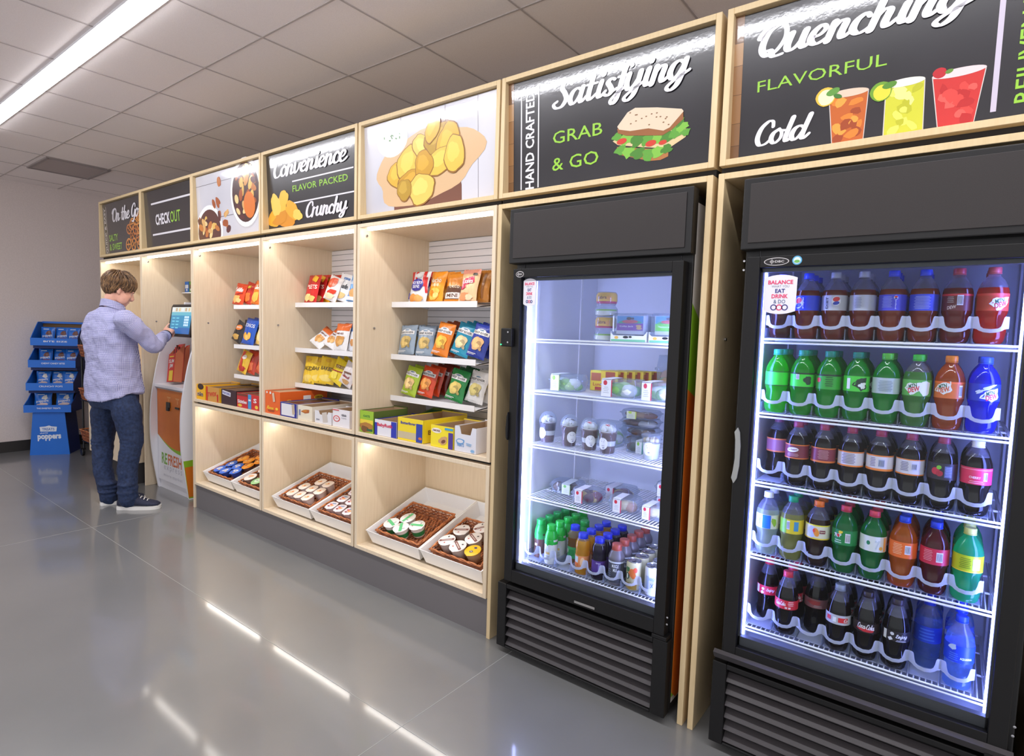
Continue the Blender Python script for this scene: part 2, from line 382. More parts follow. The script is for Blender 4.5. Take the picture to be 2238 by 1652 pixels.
for z in (-.022, .022): mb.box(.008, .0105, -.014, .014, z-.012, z+.012, mat((150, 145, 143), .5))
mb.build('socket', t)
# ---------------------------------------------------------------- wall of wooden units
XB = [(-6.27, -5.351), (-5.349, -4.442), (-4.440, -3.506), (-3.497, -2.557), (-2.546, -1.604), (-1.595, -.682), (-.664, .25)]
T = .02; ZT, ZS, ZL, ZU, ZLT, ZB = 2.44, 1.946, 1.922, .803, .788, .179
def frame_box(mb, w, z0, z1, d, m, back=None, sides=True, top=True, bottom=True):
    if sides: mb.box(0, T, 0, d, z0, z1, m); mb.box(w-T, w, 0, d, z0, z1, m)
    if top: mb.box(T, w-T, 0, d, z1-T, z1, m)
    if bottom: mb.box(T, w-T, 0, d, z0, z0+T, m)
    if back: mb.box(T, w-T, d-.01, d, z0+T, z1-T, back)
    return mb
SIGN_Y = .042
def sign_box(i, label):
    x0, x1 = XB[i]; w = x1-x0
    t = thing('sign_box', label, 'sign box', (x0, 0, ZS), 0, 'header sign boxes along the top of the unit wall')
    frame_box(MB(), w, 0, ZT-ZS, .30, maple_edge).build('frame', t, bevel=.0012, seg=1)
    MB().box(.0, w, .03, .28, -.0235, -.0005, gap_shade).build('gap_filler', t)  # added filler strip, coloured dark for the shade in the gap
    return t, w, ZT-ZS
def sign_panel(t, w, h, m, x0=T, x1=None):
    x1 = x1 or w-T
    o = MB().box(x0, x1, SIGN_Y, SIGN_Y+.006, T+.001, h-T-.004, m).build('sign_panel', t)
    piv = Matrix.Translation((0, SIGN_Y, T+.001)); o.matrix_basis = piv @ Matrix.Rotation(R(2.6), 4, 'X') @ piv.inverted()   # the panels lean forward a little at the top
    return o
def on(y): return lambda x, z, l=0: (x, y-l, z)
GLOSS = {}
def ink(rgb):
    return noise_mat('sign_ink_%d_%d_%d' % rgb, rgb, rgb, (1, 1, 1), 3, .3, .2, 2, coat=1, bscale=70, bdist=.0006)
LETTER_W, LETTER_G = (232, 230, 236), (150, 205, 60)
def put(t, parent, name, vf, rgb, y=.0012):
    mb = MB(); mb.shape(vf, on(SIGN_Y-y), ink(rgb) if isinstance(rgb, tuple) else rgb); return mb.build(name, parent)
def put_px(i, pts):  # picture points on the sign face of unit i -> local
    out = []
    for u, v in pts:
        q = at(u, v, 'y', SIGN_Y); out.append((q.x-XB[i][0], q.z-ZS))
    return out
def boxpx(i, u0, v0, u1, v1, u2=None, v2=None):
    """centre, width and height of lettering from its lower left and upper right picture points"""
    (a, b), (c, d) = put_px(i, [(u0, v0), (u1, v1)]); return dict(w=c-a, h=d-b, cx=(a+c)/2, cy=(b+d)/2)
def fit_script(i, word, left, base, cap, right):
    """brush lettering from picture points: left and right ends, a baseline point and a capital's top"""
    (xl, _), (_, zb), (_, zc), (xr, _) = put_px(i, [left, base, cap, right]); xr = min(xr, XB[i][1]-XB[i][0]-T-.004)
    vs, fs = script(word); x0 = min(v[0] for v in vs); x1 = max(v[0] for v in vs); sx = (xr-xl)/(x1-x0); sy = (zc-zb)/1.80
    return ([(xl+(v[0]-x0)*sx, zb+v[1]*sy, v[2]) for v in vs], fs)
def dark_plank(t, panel, h, x0, x1):
    mb = MB(); z = T; rd = random.Random(3)
    while z < h-T-.005:
        dz = min(rd.choice((.05, .07, .09)), h-T-z); mb.shape(rect(x1-x0, dz-.001, (x0+x1)/2, z+dz/2), on(SIGN_Y-.001), ink(rd.choice(((150, 108, 66), (120, 84, 52), (176, 136, 92), (136, 98, 62))))); z += dz
    mb.build('plank_print', panel)
# sign 1: On the Go
t, w, h = sign_box(0, 'header sign box reading On the Go, first one at the far end'); pn = sign_panel(t, w, h, charcoal)
put(t, pn, 'script_lettering', fit_script(0, 'On the Go', (249, 470), (254.5, 484), (253.6, 457), (309, 443)), LETTER_W)
put(t, pn, 'side_lettering', text('QUICK & EASY', rot=PI/2, bold=.015, **{k: v for k, v in zip(('w', 'h', 'cx', 'cy'), (.40, .036, .073, .235))}), LETTER_W)
put(t, pn, 'rule_lines', cat(rect(.005, .42, .042, .235), rect(.005, .42, .105, .235)), LETTER_W)
put(t, pn, 'green_lettering', text('SALTY', .20, .058, .24, .165), LETTER_G); put(t, pn, 'green_lettering', text('& SWEET', .285, .058, .28, .085), LETTER_G)
mb = MB()
for cx, cz, a, r in ((.60, .21, 0, .055), (.67, .25, .6, .055), (.66, .16, 1.2, .055), (.74, .20, .2, .058), (.57, .085, .5, .062), (.68, .08, 1, .06), (.76, .27, 0, .052), (.78, .13, .7, .056), (.80, .07, .3, .05), (.80, .20, 1, .05), (.82, .30, .4, .05)):
    for k, c_ in ((0, (196, 112, 30)), (1, (226, 150, 52))):
        mb.shape(cat(ring2(r, r*.8, r*(.3-.12*k), cx, cz, 20, a), rect(r*1.3, r*(.2-.08*k), cx, cz, rot=a+1.2), rect(r*1.2, r*(.2-.08*k), cx, cz, rot=a-.5)), on(SIGN_Y-.001-.0003*k-random.random()*.0008), ink(c_))
mb.build('pretzel_print', pn)
# sign 2: CHECKOUT
t, w, h = sign_box(1, 'header sign box reading CHECKOUT between two white lines'); pn = sign_panel(t, w, h, charcoal)
b = boxpx(1, 343.5, 489, 397, 462); ww = b['w']; cx = b['cx']
put(t, pn, 'white_lettering', text('CHECK', ww*.60, .085, cx-ww*.2, b['cy'], bold=.03), LETTER_W)
put(t, pn, 'green_lettering', text('OUT', ww*.385, .085, cx+ww*.305, b['cy'], bold=.01), LETTER_G)
put(t, pn, 'rule_lines', cat(rect(.70, .014, .50, .365), rect(.70, .014, .50, .125)), LETTER_W)
# sign 3: nuts in two bowls on white boards
t, w, h = sign_box(2, 'header sign box with printed bowls of mixed nuts'); pn = sign_panel(t, w, h, sign_white)
rd = random.Random(5)
put(t, pn, 'board_lines', cat(rect(w-2*T, .004, w/2, .165), rect(w-2*T, .003, w/2, .40)), (96, 92, 96), .0006)
NUTS = [(198, 118, 48), (214, 150, 74), (226, 178, 108), (240, 214, 150), (92, 40, 40), (168, 84, 34), (232, 190, 96)]
def nuts(mb, cx, cz, a, b, n, y0):
    for k in range(n):
        q = rd.uniform(0, 6.28); r = math.sqrt(rd.random())
        mb.shape(ell(rd.uniform(.030, .042), rd.uniform(.014, .024), cx+a*r*math.cos(q), cz+b*r*math.sin(q), 12, rd.uniform(0, 3)), on(SIGN_Y-y0-k*2.5e-5), ink(rd.choice(NUTS)))
mb = MB()
mb.shape(ell(.20, .225, .70, .285, 30), on(SIGN_Y-.0008), ink((206, 204, 208))); mb.shape(ell(.192, .217, .70, .287, 30), on(SIGN_Y-.0009), ink((250, 250, 250))); mb.shape(ell(.17, .19, .70, .29, 30), on(SIGN_Y-.0011), ink((70, 36, 34))); nuts(mb, .70, .29, .145, .165, 34, .0014)
mb.shape(ell(.07, .085, .745, .205, 20, .2), on(SIGN_Y-.0026), ink((226, 122, 40)))
mb.build('large_bowl_print', pn)
mb = MB(); cl = [(x, max(z, T)) for x, z in ell(.19, .18, .19, .08, 30)[0][1:]]
mb.shape((cl, [tuple(range(30))]), on(SIGN_Y-.0008), ink((250, 250, 250))); cl = [(x, max(z, T)) for x, z in ell(.165, .155, .19, .075, 30)[0][1:]]
mb.shape((cl, [tuple(range(30))]), on(SIGN_Y-.0011), ink((90, 44, 36))); nuts(mb, .19, .11, .12, .06, 18, .0014)
mb.build('small_bowl_print', pn)
mb = MB()
for x, z in ((.36, .40), (.26, .26), (.33, .27), (.22, .19), (.42, .12), (.46, .08), (.05, .15), (.34, .17), (.44, .17)): nuts(mb, x, z, .012, .012, 2, .0009)
mb.build('loose_nut_print', pn)
# sign 4: Convenience
t, w, h = sign_box(3, 'header sign box reading Convenience and Crunchy'); pn = sign_panel(t, w, h, charcoal)
put(t, pn, 'script_lettering', fit_script(3, 'Convenience', (602.5, 380), (605.8, 390), (614.3, 352.5), (767, 340)), LETTER_W); put(t, pn, 'script_lettering', fit_script(3, 'Crunchy', (669.3, 460), (673.4, 474), (682, 441), (762.7, 440)), LETTER_W)
put(t, pn, 'rule_lines', cat(rect(.58, .008, .585, .287), rect(.58, .008, .585, .162)), LETTER_W)
b = boxpx(3, 643, 422, 764, 378); ww = b['w']
put(t, pn, 'green_lettering', text('FLAVOR', ww*.46, b['h']*.82, b['cx']-ww*.27, b['cy']-.0, bold=.01), LETTER_G); put(t, pn, 'green_lettering', text('PACKED', ww*.49, b['h']*.82, b['cx']+ww*.255, b['cy']-.0, bold=.01), LETTER_G)
CHIP = [(240, 172, 34), (248, 192, 60), (220, 144, 22), (250, 206, 90)]
mb = MB()
for k, (x, z, a, b, r) in enumerate(((.10, .10, .10, .055, .3), (.17, .15, .09, .05, 1.3), (.22, .08, .11, .05, -.1), (.08, .17, .07, .05, 2), (.29, .12, .085, .045, -.6), (.20, .20, .05, .045, .8), (.15, .06, .08, .03, .2), (.34, .09, .05, .03, -.3))):
    mb.shape(ell(a, b, max(x, T+.09), max(z, T+.06), 22, r, .07, k), on(SIGN_Y-.001-k*.0002), ink(CHIP[k % 4]))
mb.build('chip_print', pn)
# sign 5: potato chips on paper
t, w, h = sign_box(4, 'header sign box with printed potato chips on brown paper'); pn = sign_panel(t, w, h, sign_white)
put(t, pn, 'board_lines', cat(rect(.004, h-2*T, .30, h/2), rect(.004, h-2*T, .60, h/2), rect(.003, h-2*T, .80, h/2)), (150, 146, 152), .0006)
put(t, pn, 'tray_print', poly((.24, T), (.70, T), (.70, .10), (.62, .40), (.50, .42), (.24, .1)), (118, 70, 48), .0007)
put(t, pn, 'paper_print', ell(.36, .165, .46, .215, 40, .12, .055, 4), (222, 184, 138), .0009)
put(t, pn, 'dip_print', cat(ell(.115, .09, .235, .38, 26)), (236, 236, 232), .0011); put(t, pn, 'dip_cream', ell(.095, .05, .235, .40, 22), (250, 250, 246), .0014)
mb = MB()
for k in range(14): mb.shape(ell(.008, .004, .235+rd.uniform(-.06, .06), .40+rd.uniform(-.03, .03), 7, rd.uniform(0, 3)), on(SIGN_Y-.0018), ink((80, 128, 70)))
mb.build('herb_print', pn)
mb = MB(); CH = [(222, 176, 48), (234, 194, 72), (206, 154, 30), (238, 202, 92), (186, 146, 36)]
for k, (x, z, a, b, r) in enumerate(((.27, .20, .07, .06, .2), (.35, .24, .085, .075, .9), (.38, .15, .10, .06, .1), (.46, .30, .085, .05, -.5), (.55, .33, .09, .06, .4), (.62, .29, .07, .095, -.2), (.56, .22, .10, .055, .3), (.46, .22, .06, .065, 0), (.44, .11, .085, .07, .2), (.32, .12, .05, .05, 1), (.52, .37, .06, .04, .9), (.66, .24, .06, .08, -.1))):
    mb.shape(ell(a*1.08, b*1.08, x, z, 24, r, .05, k), on(SIGN_Y-.0013-k*.0003), ink((150, 100, 24))); mb.shape(ell(a, b, x, z+.002, 24, r, .05, k), on(SIGN_Y-.00145-k*.0003), ink(CH[k % 5])); mb.shape(ell(a*.62, b*.55, x-.008, z+.012, 18, r, .08, k+40), on(SIGN_Y-.00152-k*.0003), ink(tuple(min(255, c+18) for c in CH[k % 5])))
mb.build('chip_print', pn)
# sign 6: Satisfying
t, w, h = sign_box(5, 'header sign box reading Satisfying with a printed sandwich'); pn = sign_panel(t, w, h, charcoal)
dark_plank(t, pn, h, T, T+.028)
put(t, pn, 'script_lettering', fit_script(5, 'Satisfying', (1211, 230), (1216, 239.5), (1243, 178), (1517, 131)), LETTER_W)
put(t, pn, 'rule_lines', cat(rect(.006, .38, .088, .225), rect(.006, .40, .175, .235)), LETTER_W)
put(t, pn, 'side_lettering', text('HAND CRAFTED', .385, .045, .132, .225, PI/2, .025), LETTER_W)
put(t, pn, 'green_lettering', text('GRAB', bold=.005, **boxpx(5, 1211, 317, 1320, 267)), LETTER_G); put(t, pn, 'green_lettering', text('& GO', bold=.005, **boxpx(5, 1208, 375, 1310, 328)), LETTER_G)
S = lambda pts: put_px(5, pts); mb = MB()
def sp(pts, rgb, y): mb.shape((S(pts), [tuple(range(len(pts)))]), on(SIGN_Y-y), ink(rgb))
sp([(1351, 335), (1360, 340), (1420, 352), (1444, 350), (1461, 342), (1462, 328), (1350, 322)], (176, 112, 58), .0009)
sp([(1341, 310), (1352, 318), (1400, 322), (1462, 325), (1500, 300), (1503, 283), (1480, 270), (1360, 300)], (226, 200, 150), .0011)
for k, (u, v, r) in enumerate(((1358, 329, 10), (1375, 333, 11), (1395, 336, 12), (1420, 338, 13), (1440, 332, 12), (1458, 326, 10), (1352, 300, 9), (1372, 304, 12), (1395, 308, 13), (1420, 306, 13), (1440, 304, 12), (1460, 300, 13), (1480, 290, 13), (1492, 278, 11), (1485, 268, 10), (1500, 290, 8))):
    (a, b), (c_, d) = S([(u, v), (u+r, v)]); rr = abs(c_-a); mb.shape(ell(rr*1.25, rr*.9, a, b, 16, .2, .16, k), on(SIGN_Y-.0013-k*5e-5), ink([(92, 160, 52), (126, 190, 66), (70, 132, 40)][k % 3]))
for k, (u, v, r) in enumerate(((1361, 310, 11), (1424, 314, 12), (1450, 312, 9))):
    (a, b), (c_, d) = S([(u, v), (u+r, v)]); mb.shape(ell(abs(c_-a), abs(c_-a)*.5, a, b, 14, .1), on(SIGN_Y-.0023), ink((206, 58, 38)))
sp([(1352, 283), (1353, 293), (1372, 298), (1450, 297), (1470, 285), (1496, 262), (1496, 243), (1460, 262)], (150, 92, 46), .0026)
sp([(1352, 279), (1356, 285), (1380, 288), (1420, 282), (1452, 287), (1466, 280), (1497, 245), (1493, 240), (1440, 237), (1392, 238), (1375, 248)], (226, 206, 178), .0030)
for k in range(16):
    u = 1375+rd.random()*95; (a, b), _ = S([(u, 248+rd.random()*28), (0, 0)]); mb.shape(ell(.004, .0025, a, b, 6), on(SIGN_Y-.0033), ink((140, 100, 66)))
mb.build('sandwich_print', pn)
# sign 7: Quenching
t, w, h = sign_box(6, 'header sign box reading Quenching with three printed cold drinks'); pn = sign_panel(t, w, h, charcoal)
dark_plank(t, pn, h, T, T+.028)
put(t, pn, 'script_lettering', fit_script(6, 'Quenching', (1657, 100), (1668, 129), (1697.6, 60), (2134, 0)), LETTER_W); put(t, pn, 'script_lettering', fit_script(6, 'Cold', (1650.6, 300), (1662, 317.6), (1680, 266), (1780, 253)), LETTER_W)
put(t, pn, 'green_lettering', text('FLAVORFUL', bold=.0, **boxpx(6, 1657, 205, 1941, 118)), LETTER_G)
a, b = put_px(6, [(2170, 245), (2188, 0)])
put(t, pn, 'rule_line', poly((a[0]-.006, a[1]), (a[0]+.006, a[1]), (a[0]+.006, h-T-.03), (a[0]-.006, h-T-.03)), (206, 196, 214))
a, b = put_px(6, [(2211, 232), (2240, 232)])
put(t, pn, 'side_lettering', text('REJUVENATING', .40, .05, a[0]+.028, a[1]+.205, PI/2, .01), LETTER_G)
S = lambda pts: put_px(6, pts)
def glass_print(name, pts, rim, col, col2, fruit):
    mb = MB(); mb.shape((S(pts), [(0, 1, 2, 3)]), on(SIGN_Y-.0009), ink((214, 206, 200)))
    cx_ = sum(p[0] for p in pts)/4; cy_ = sum(p[1] for p in pts)/4
    ins = [(cx_+(p[0]-cx_)*.95, cy_+(p[1]-cy_)*.99+ (3 if p[1] < cy_ else 0)) for p in pts]
    mb.shape((S(ins), [(0, 1, 2, 3)]), on(SIGN_Y-.0012), ink(col))
    for k in range(16):
        f1, f2 = rd.uniform(.15, .85), rd.uniform(.12, .88)
        u = (pts[0][0]*(1-f1)+pts[1][0]*f1)*(1-f2)+(pts[3][0]*(1-f1)+pts[2][0]*f1)*f2; v = (pts[0][1]*(1-f1)+pts[1][1]*f1)*(1-f2)+(pts[3][1]*(1-f1)+pts[2][1]*f1)*f2
        (a, b), _ = S([(u, v), (0, 0)]); mb.shape(ell(rd.uniform(.010, .02), rd.uniform(.008, .015), a, b, 9, rd.uniform(0, 3), .1, k), on(SIGN_Y-.0014-k*2e-5), ink(col2[k % len(col2)]))
    (a, b), (c_, d) = S([pts[0], pts[1]]); mb.shape(ell((c_-a)/2*1.0, .011, (a+c_)/2, (b+d)/2, 24, math.atan2(d-b, c_-a)), on(SIGN_Y-.0019), ink(rim))
    for k, (u, v, ra, rb, rot, rgb) in enumerate(fruit):
        (a, b), (c_, d) = S([(u, v), (u+ra, v)]); mb.shape(ell(abs(c_-a), abs(c_-a)*rb, a, b, 18, rot, .02, k), on(SIGN_Y-.0022-k*.0002), ink(rgb))
    mb.build(name, pn)
glass_print('iced_tea_print', [(1812, 212), (1900, 197), (1886, 312), (1817, 320)], (226, 200, 176), (196, 96, 28), [(226, 130, 40), (160, 66, 16), (240, 160, 60)],
            [(1806, 214, 22, 1, 0, (236, 190, 60)), (1807, 215, 18, 1, 0, (246, 236, 190)), (1822, 203, 15, .55, .3, (92, 150, 56)), (1832, 212, 10, .5, -.4, (60, 120, 40))])
glass_print('lemonade_print', [(1936, 190), (2023, 173), (2017, 296), (1928, 306)], (236, 236, 220), (208, 208, 50), [(226, 228, 96), (188, 188, 34), (236, 238, 140)],
            [(1926, 202, 24, 1, 0, (110, 160, 40)), (1928, 204, 19, 1, 0, (226, 216, 60)), (1945, 188, 16, .5, .2, (84, 140, 40))])
glass_print('berry_drink_print', [(2037, 172), (2157, 147), (2126, 278), (2048, 286)], (240, 214, 214), (206, 44, 40), [(222, 66, 58), (190, 30, 30), (230, 90, 80)],
            [(2054, 162, 15, .9, 0, (190, 28, 40)), (2075, 158, 9, .6, .3, (96, 140, 50))])
# ---------------------------------------------------------------- lower and upper units
def pin(t, x, y, z):
    mb = MB(); mb.T = Matrix.Translation((x, y, z)) @ Matrix.Rotation(PI/2, 4, 'Y'); mb.lathe([(.0001, 0), (.006, 0), (.006, .006), (.0001, .007)], steel, 10); mb.build('shelf_pin', t, smooth=40)
def led(t, x0, x1, z, m, y=.04, name='light_strip'):
    MB().box(x0, x1, y-.009, y+.009, z-.007 if y > .05 else z-.010, z-.001, m).build(name, t)
slat_m = mat((236, 234, 238), .4)
def slats(t, w, z0, z1, y):
    mb = MB(); z = z0
    while z < z1-.01:
        zz = min(z+.0375, z1); mb.box(T, w-T, y, y+.012, z, zz-.004, slat_m); z += .0375
    mb.box(T, w-T, y+.008, y+.016, z0, z1, mat((170, 168, 172), .5)); return mb.build('slat_panel', t)
def display_shelf(t, x0, x1, z, y0=.222, y1=.498):
    """steel shelf tipped a little towards the front, with a lip"""
    zb = z+.02
    mb = MB(); pts = [(y0, z-.012), (y0, z+.018), (y0+.003, z+.018), (y0+.003, z-.006), (y1, zb), (y1, zb-.004), (y0+.006, z-.012)]
    mb.prism(pts, x0, x1, white_metal, 'yz')
    for x in (x0, x1-.003): mb.prism([(y0, z-.012), (y0+.03, z-.004), (y1, zb), (y1, zb-.03), (y1-.05, zb-.022)], x, x+.003, white_metal, 'yz')
    return mb.build('shelf', t)
DP = .52
names = ['first snack unit, nearest the checkout kiosk', 'middle snack unit above the yogurt cup cubby', 'third snack unit, nearest the coolers']
SHZ = {2: (1.502, 1.212, .990), 3: (1.514, 1.219, .988), 4: (1.512, 1.222, .990)}
for i in (2, 3, 4):
    x0, x1 = XB[i]; w = x1-x0
    t = thing('snack_display_unit', 'open maple shelf unit full of snack bags, '+names[i-2], 'display unit', (x0, 0, ZU), 0, 'upper snack units')
    frame_box(MB(), w, 0, ZL-ZU, DP, maple).build('carcass', t, bevel=.0012, seg=1)
    slats(t, w, T, ZL-ZU-T, .503)
    led(t, .045, w-.05, ZL-ZU-T, lamp_white)
    for z in SHZ[i]: display_shelf(t, .16 if i == 2 else .022, w-(.29 if i == 4 else .03), z-ZU)
    for y, z in ((.1, 1.38-ZU), (.045, ZL-T-.035-ZU)): pin(t, T, y, z)
    t = thing('cubby_unit', 'low maple cubby with slanted trays, under the '+('first snack unit', 'middle snack unit', 'third snack unit')[i-2], 'cubby', (x0, 0, ZB), 0, 'lower cubbies')
    hh = ZLT-ZB
    frame_box(MB(), w, 0, hh, DP, maple, maple).build('carcass', t, bevel=.0012, seg=1)
    led(t, .03, w-.03, hh-T, lamp_low, .07)
    MB().box(0, w, .03, DP, hh, hh+.0145, gap_shade).build('gap_filler', t)  # added filler, its dark colour stands for the shaded gap
t = thing('plinth', 'long grey kick board under the three cubbies', 'plinth', (XB[2][0], 0, 0))
MB().box(0, XB[4][1]-XB[2][0], .012, .5, 0, ZB-.001, plinth_grey).build('kick_board', t)
# far end unit: coffee counter cupboard below, open bay above
x0, x1 = XB[0]; w = x1-x0
t = thing('wall_unit', 'tall maple bay behind the man, first in the row', 'display unit', (x0, 0, ZU), 0, 'upper bays')
frame_box(MB(), w, 0, ZL-ZU, DP, maple, maple).build('carcass', t, bevel=.0012, seg=1); led(t, .05, w-.05, ZL-ZU-T, lamp_white)
for z in (.32, .44, .56, .68, .8): pin(t, w-T-.006, .12, z)
t = thing('base_cabinet', 'closed maple base cupboard behind the legs of the man', 'cabinet', (x0, 0, 0))
MB().box(0, w-.07, -.095, DP, .18, .786, maple).build('carcass', t, bevel=.0012, seg=1)
for k in (0, 1): MB().box(k*(w-.07)/2+.002, (k+1)*(w-.07)/2-.002, -.116, -.0955, .182, .78, maple).build('door', t, bevel=.0012, seg=1)
MB().box(-.005, w-.06, -.125, DP, .7865, .802, mat((206, 204, 202), .35)).build('worktop', t, bevel=.002)
MB().box(.01, w-.09, -.03, .5, 0, .179, mat((52, 50, 52), .6)).build('kick_board', t)
# checkout bay
x0, x1 = XB[1]; w = x1-x0
t = thing('checkout_bay', 'open maple bay that holds the checkout kiosk', 'display unit', (x0, 0, 0), 0, 'upper bays')
frame_box(MB(), w, 0, ZL, DP+.12, maple, maple, bottom=False).build('carcass', t, bevel=.0012, seg=1); led(t, .05, w-.05, ZL-T, lamp_white)
for y, z in ((.1, 1.38), (.045, ZL-T-.035)): pin(t, T, y, z)
for i, nm in ((5, 'tall maple bay around the smaller-stocked food cooler'), (6, 'tall maple bay around the soft drink cooler')):
    x0, x1 = XB[i]; w = x1-x0
    t = thing('cooler_bay', nm, 'display unit', (x0, 0, 0), 0, 'bays around the coolers')
    frame_box(MB(), w, 0, ZL, .74, maple_edge, bottom=False).build('carcass', t, bevel=.0012, seg=1)
    pin(t, T, .1, 1.38)
# ---------------------------------------------------------------- the two coolers
liner = mat((236, 238, 244), .45)
FW = .754
FX = (-1.487, -.562)
SH_A = (1.358, 1.140, .912, .684, .398)
SH_B = (1.388, 1.146, .917, .672, .421)
def wire_shelf(t, z, x0, x1, y0=.045, y1=.50):
    mb = MB(); r = .0022
    n = int((x1-x0)/.0145)
    for k in range(n+1):
        x = x0+(x1-x0)*k/n; mb.tube([(x, y0, z-.003), (x, y1, z-.003)], r*.8, white_metal, 4)
    for y, zz in ((y0-.004, z-.003), (y0-.004, z-.014), (.2, z-.0065), (.36, z-.0065), (y1, z-.0065)): mb.tube([(x0-.006, y, zz), (x1+.006, y, zz)], r*1.5, white_metal, 6)
    for x in (x0-.006, x1+.006): mb.tube([(x, y0-.004, z-.006), (x, y1, z-.006)], r*1.4, white_metal, 6)
    return mb.build('shelf', t, smooth=60)
def balance_sign(par, x, z, w, h, y):
    """the diet reminder hung on the glass: word lines and three small rings"""
    mb = MB(); pts = []
    for k in range(9): a = -1+k/4; pts.append((x+a*w/2, z+h*.42+h*.08*(1-a*a)))
    pts += [(x+w/2, z+h*.40), (x+w/2*.98, z-h*.40)]
    for k in range(9): a = 1-k/4; pts.append((x+a*w/2*.98, z-h*.42-h*.08*(1-a*a)))
    mb.prism(pts, y-.002, y, mat((232, 230, 238), .4), 'xz'); s = mb.build('hang_tag', par)
    mb = MB(); f = on(y-.0026); pk, gr, nv, bl = mat((226, 60, 110), .5), mat((140, 140, 160), .5), mat((58, 54, 130), .5), mat((96, 110, 150), .5)
    mb.shape(text('BALANCE', w*.76, h*.105, x, z+h*.31, bold=.03), f, pk); mb.shape(text('WHAT YOU', w*.54, h*.06, x, z+h*.205, bold=0), f, gr)
    mb.shape(text('EAT', w*.30, h*.105, x, z+h*.09, bold=.03), f, nv); mb.shape(text('DRINK', w*.5, h*.105, x, z-h*.045, bold=.03), f, pk)
    mb.shape(text('& DO', w*.36, h*.10, x, z-h*.18, bold=.01), f, bl)
    for k in (-1, 0, 1): mb.shape(ring2(w*.10, w*.10, .003, x+k*w*.17, z-h*.33, 18), f, nv if k else pk)
    mb.build('tag_print', s)
def cooler(k):
    B = k == 1
    nm = 'soft_drink_cooler' if B else 'food_cooler'
    lab = ('black glass-door cooler packed with soft drink bottles, nearest the camera', 'black glass-door cooler with salads and dessert cups on white shelves')[0 if B else 1]
    t = thing(nm, lab, 'cooler', (FX[k], 0, 0), 0, 'glass door coolers')
    mb = MB(); d = .66; iw = .044
    mb.box(0, iw, .002, d, .03, 1.865, black); mb.box(FW-iw, FW, .002, d, .03, 1.865, black)
    mb.box(iw, FW-iw, .002, d, 1.70, 1.865, black); mb.box(iw, FW-iw, .002, d, .03, .34, black); mb.box(iw, FW-iw, d-.05, d, .34, 1.70, black)
    mb.box(iw, FW-iw, .002, .008, 1.612, 1.70, black); mb.box(iw, FW-iw, .002, .008, .34, .372, black)
    for x in (.06, FW-.06): mb.box(x-.02, x+.02, .05, .09, 0, .03, black)
    for x in (.06, FW-.06): mb.box(x-.02, x+.02, d-.09, d-.05, 0, .03, black)
    mb.build('cabinet', t, bevel=.003)
    mb = MB(); e = .0015
    mb.box(iw, iw+e, .004, d-.05, .341, 1.699, liner); mb.box(FW-iw-e, FW-iw, .004, d-.05, .341, 1.699, liner)
    mb.box(iw+e, FW-iw-e, d-.052, d-.0505, .341, 1.699, liner); mb.box(iw+e, FW-iw-e, .004, d-.052, 1.6975, 1.699, liner); mb.box(iw+e, FW-iw-e, .004, d-.052, .341, .3425, liner)
    mb.build('liner', t)
    mb = MB()
    for x in (iw+.0018, FW-iw-.0078):
        for y in (.085, .45): mb.box(x, x+.006, y, y+.016, .36, 1.66, white_metal)
    mb.build('shelf_rail', t)
    lm = led_b if B else led_a
    for s in (0, 1):
        x = iw+.003 if not s else FW-iw-.003
        mb = MB(); mb.prism([(x, .012), (x+(.020 if not s else -.020), .012), (x, .034)] if not s else [(x, .034), (x-.020, .012), (x, .012)], .38, 1.60, lm, 'xy'); mb.build('light_strip', t)
    # header
    mb = MB(); mb.box(-.004, FW+.008, -.05, .0, 1.662, 1.882, black); mb.build('header', t, bevel=.004)
    mb = MB(); mb.box(.018, FW-.014, -.0535, -.0505, 1.682, 1.864, black_panel); mb.build('header_panel', t, bevel=.0015)
    # door
    x0, x1, z0, z1 = .018, FW-.016, .326, 1.64; g0, g1, h0, h1 = .057, FW-.056, .378, 1.605
    mb = MB()
    for a, b, c, d_ in ((x0, g0, z0, z1), (g1, x1, z0, z1), (g0, g1, z0, h0), (g0, g1, h1, z1)): mb.box(a, b, -.045, -.001, c, d_, black_soft)
    door = mb.build('door', t, bevel=.002)
    MB().box(g0, g1, -.030, -.024, h0, h1, glass).build('glass', door)
    mb = MB(); q = mat((60, 60, 64), .5)
    mb.box(g0, g0+.006, -.023, -.0015, h0, h1, q); mb.box(g1-.006, g1, -.023, -.0015, h0, h1, q); mb.box(g0, g1, -.023, -.0015, h0, h0+.03, q); mb.box(g0, g1, -.023, -.0015, h1-.012, h1, q)
    mb.build('gasket', door)
    # oval badge
    bx, bz = (.105, 1.622) if B else (.052, 1.618)
    mb = MB(); f = on(-.0455)
    mb.shape(ell(.036 if B else .020, .012 if B else .0125, bx, bz, 28), f, mat((205, 200, 200), .3)); mb.shape(ell(.0335 if B else .018, .0100, bx, bz, 28), on(-.0459), mat((24, 20, 22), .3))
    f2 = on(-.0463); sv = mat((200, 196, 196), .3)
    mb.shape(cat(ring2(.0055, .0048, .0014, bx-.013*(1 if B else .55), bz, 14), rect(.0015, .015, bx-.013*(1 if B else .55), bz), rect(.014, .0014, bx-.012*(1 if B else .55), bz)), f2, sv)
    mb.shape(text('DBC', .026 if B else .014, .007, bx+.009*(1 if B else .6), bz), f2, sv); mb.build('badge', door)
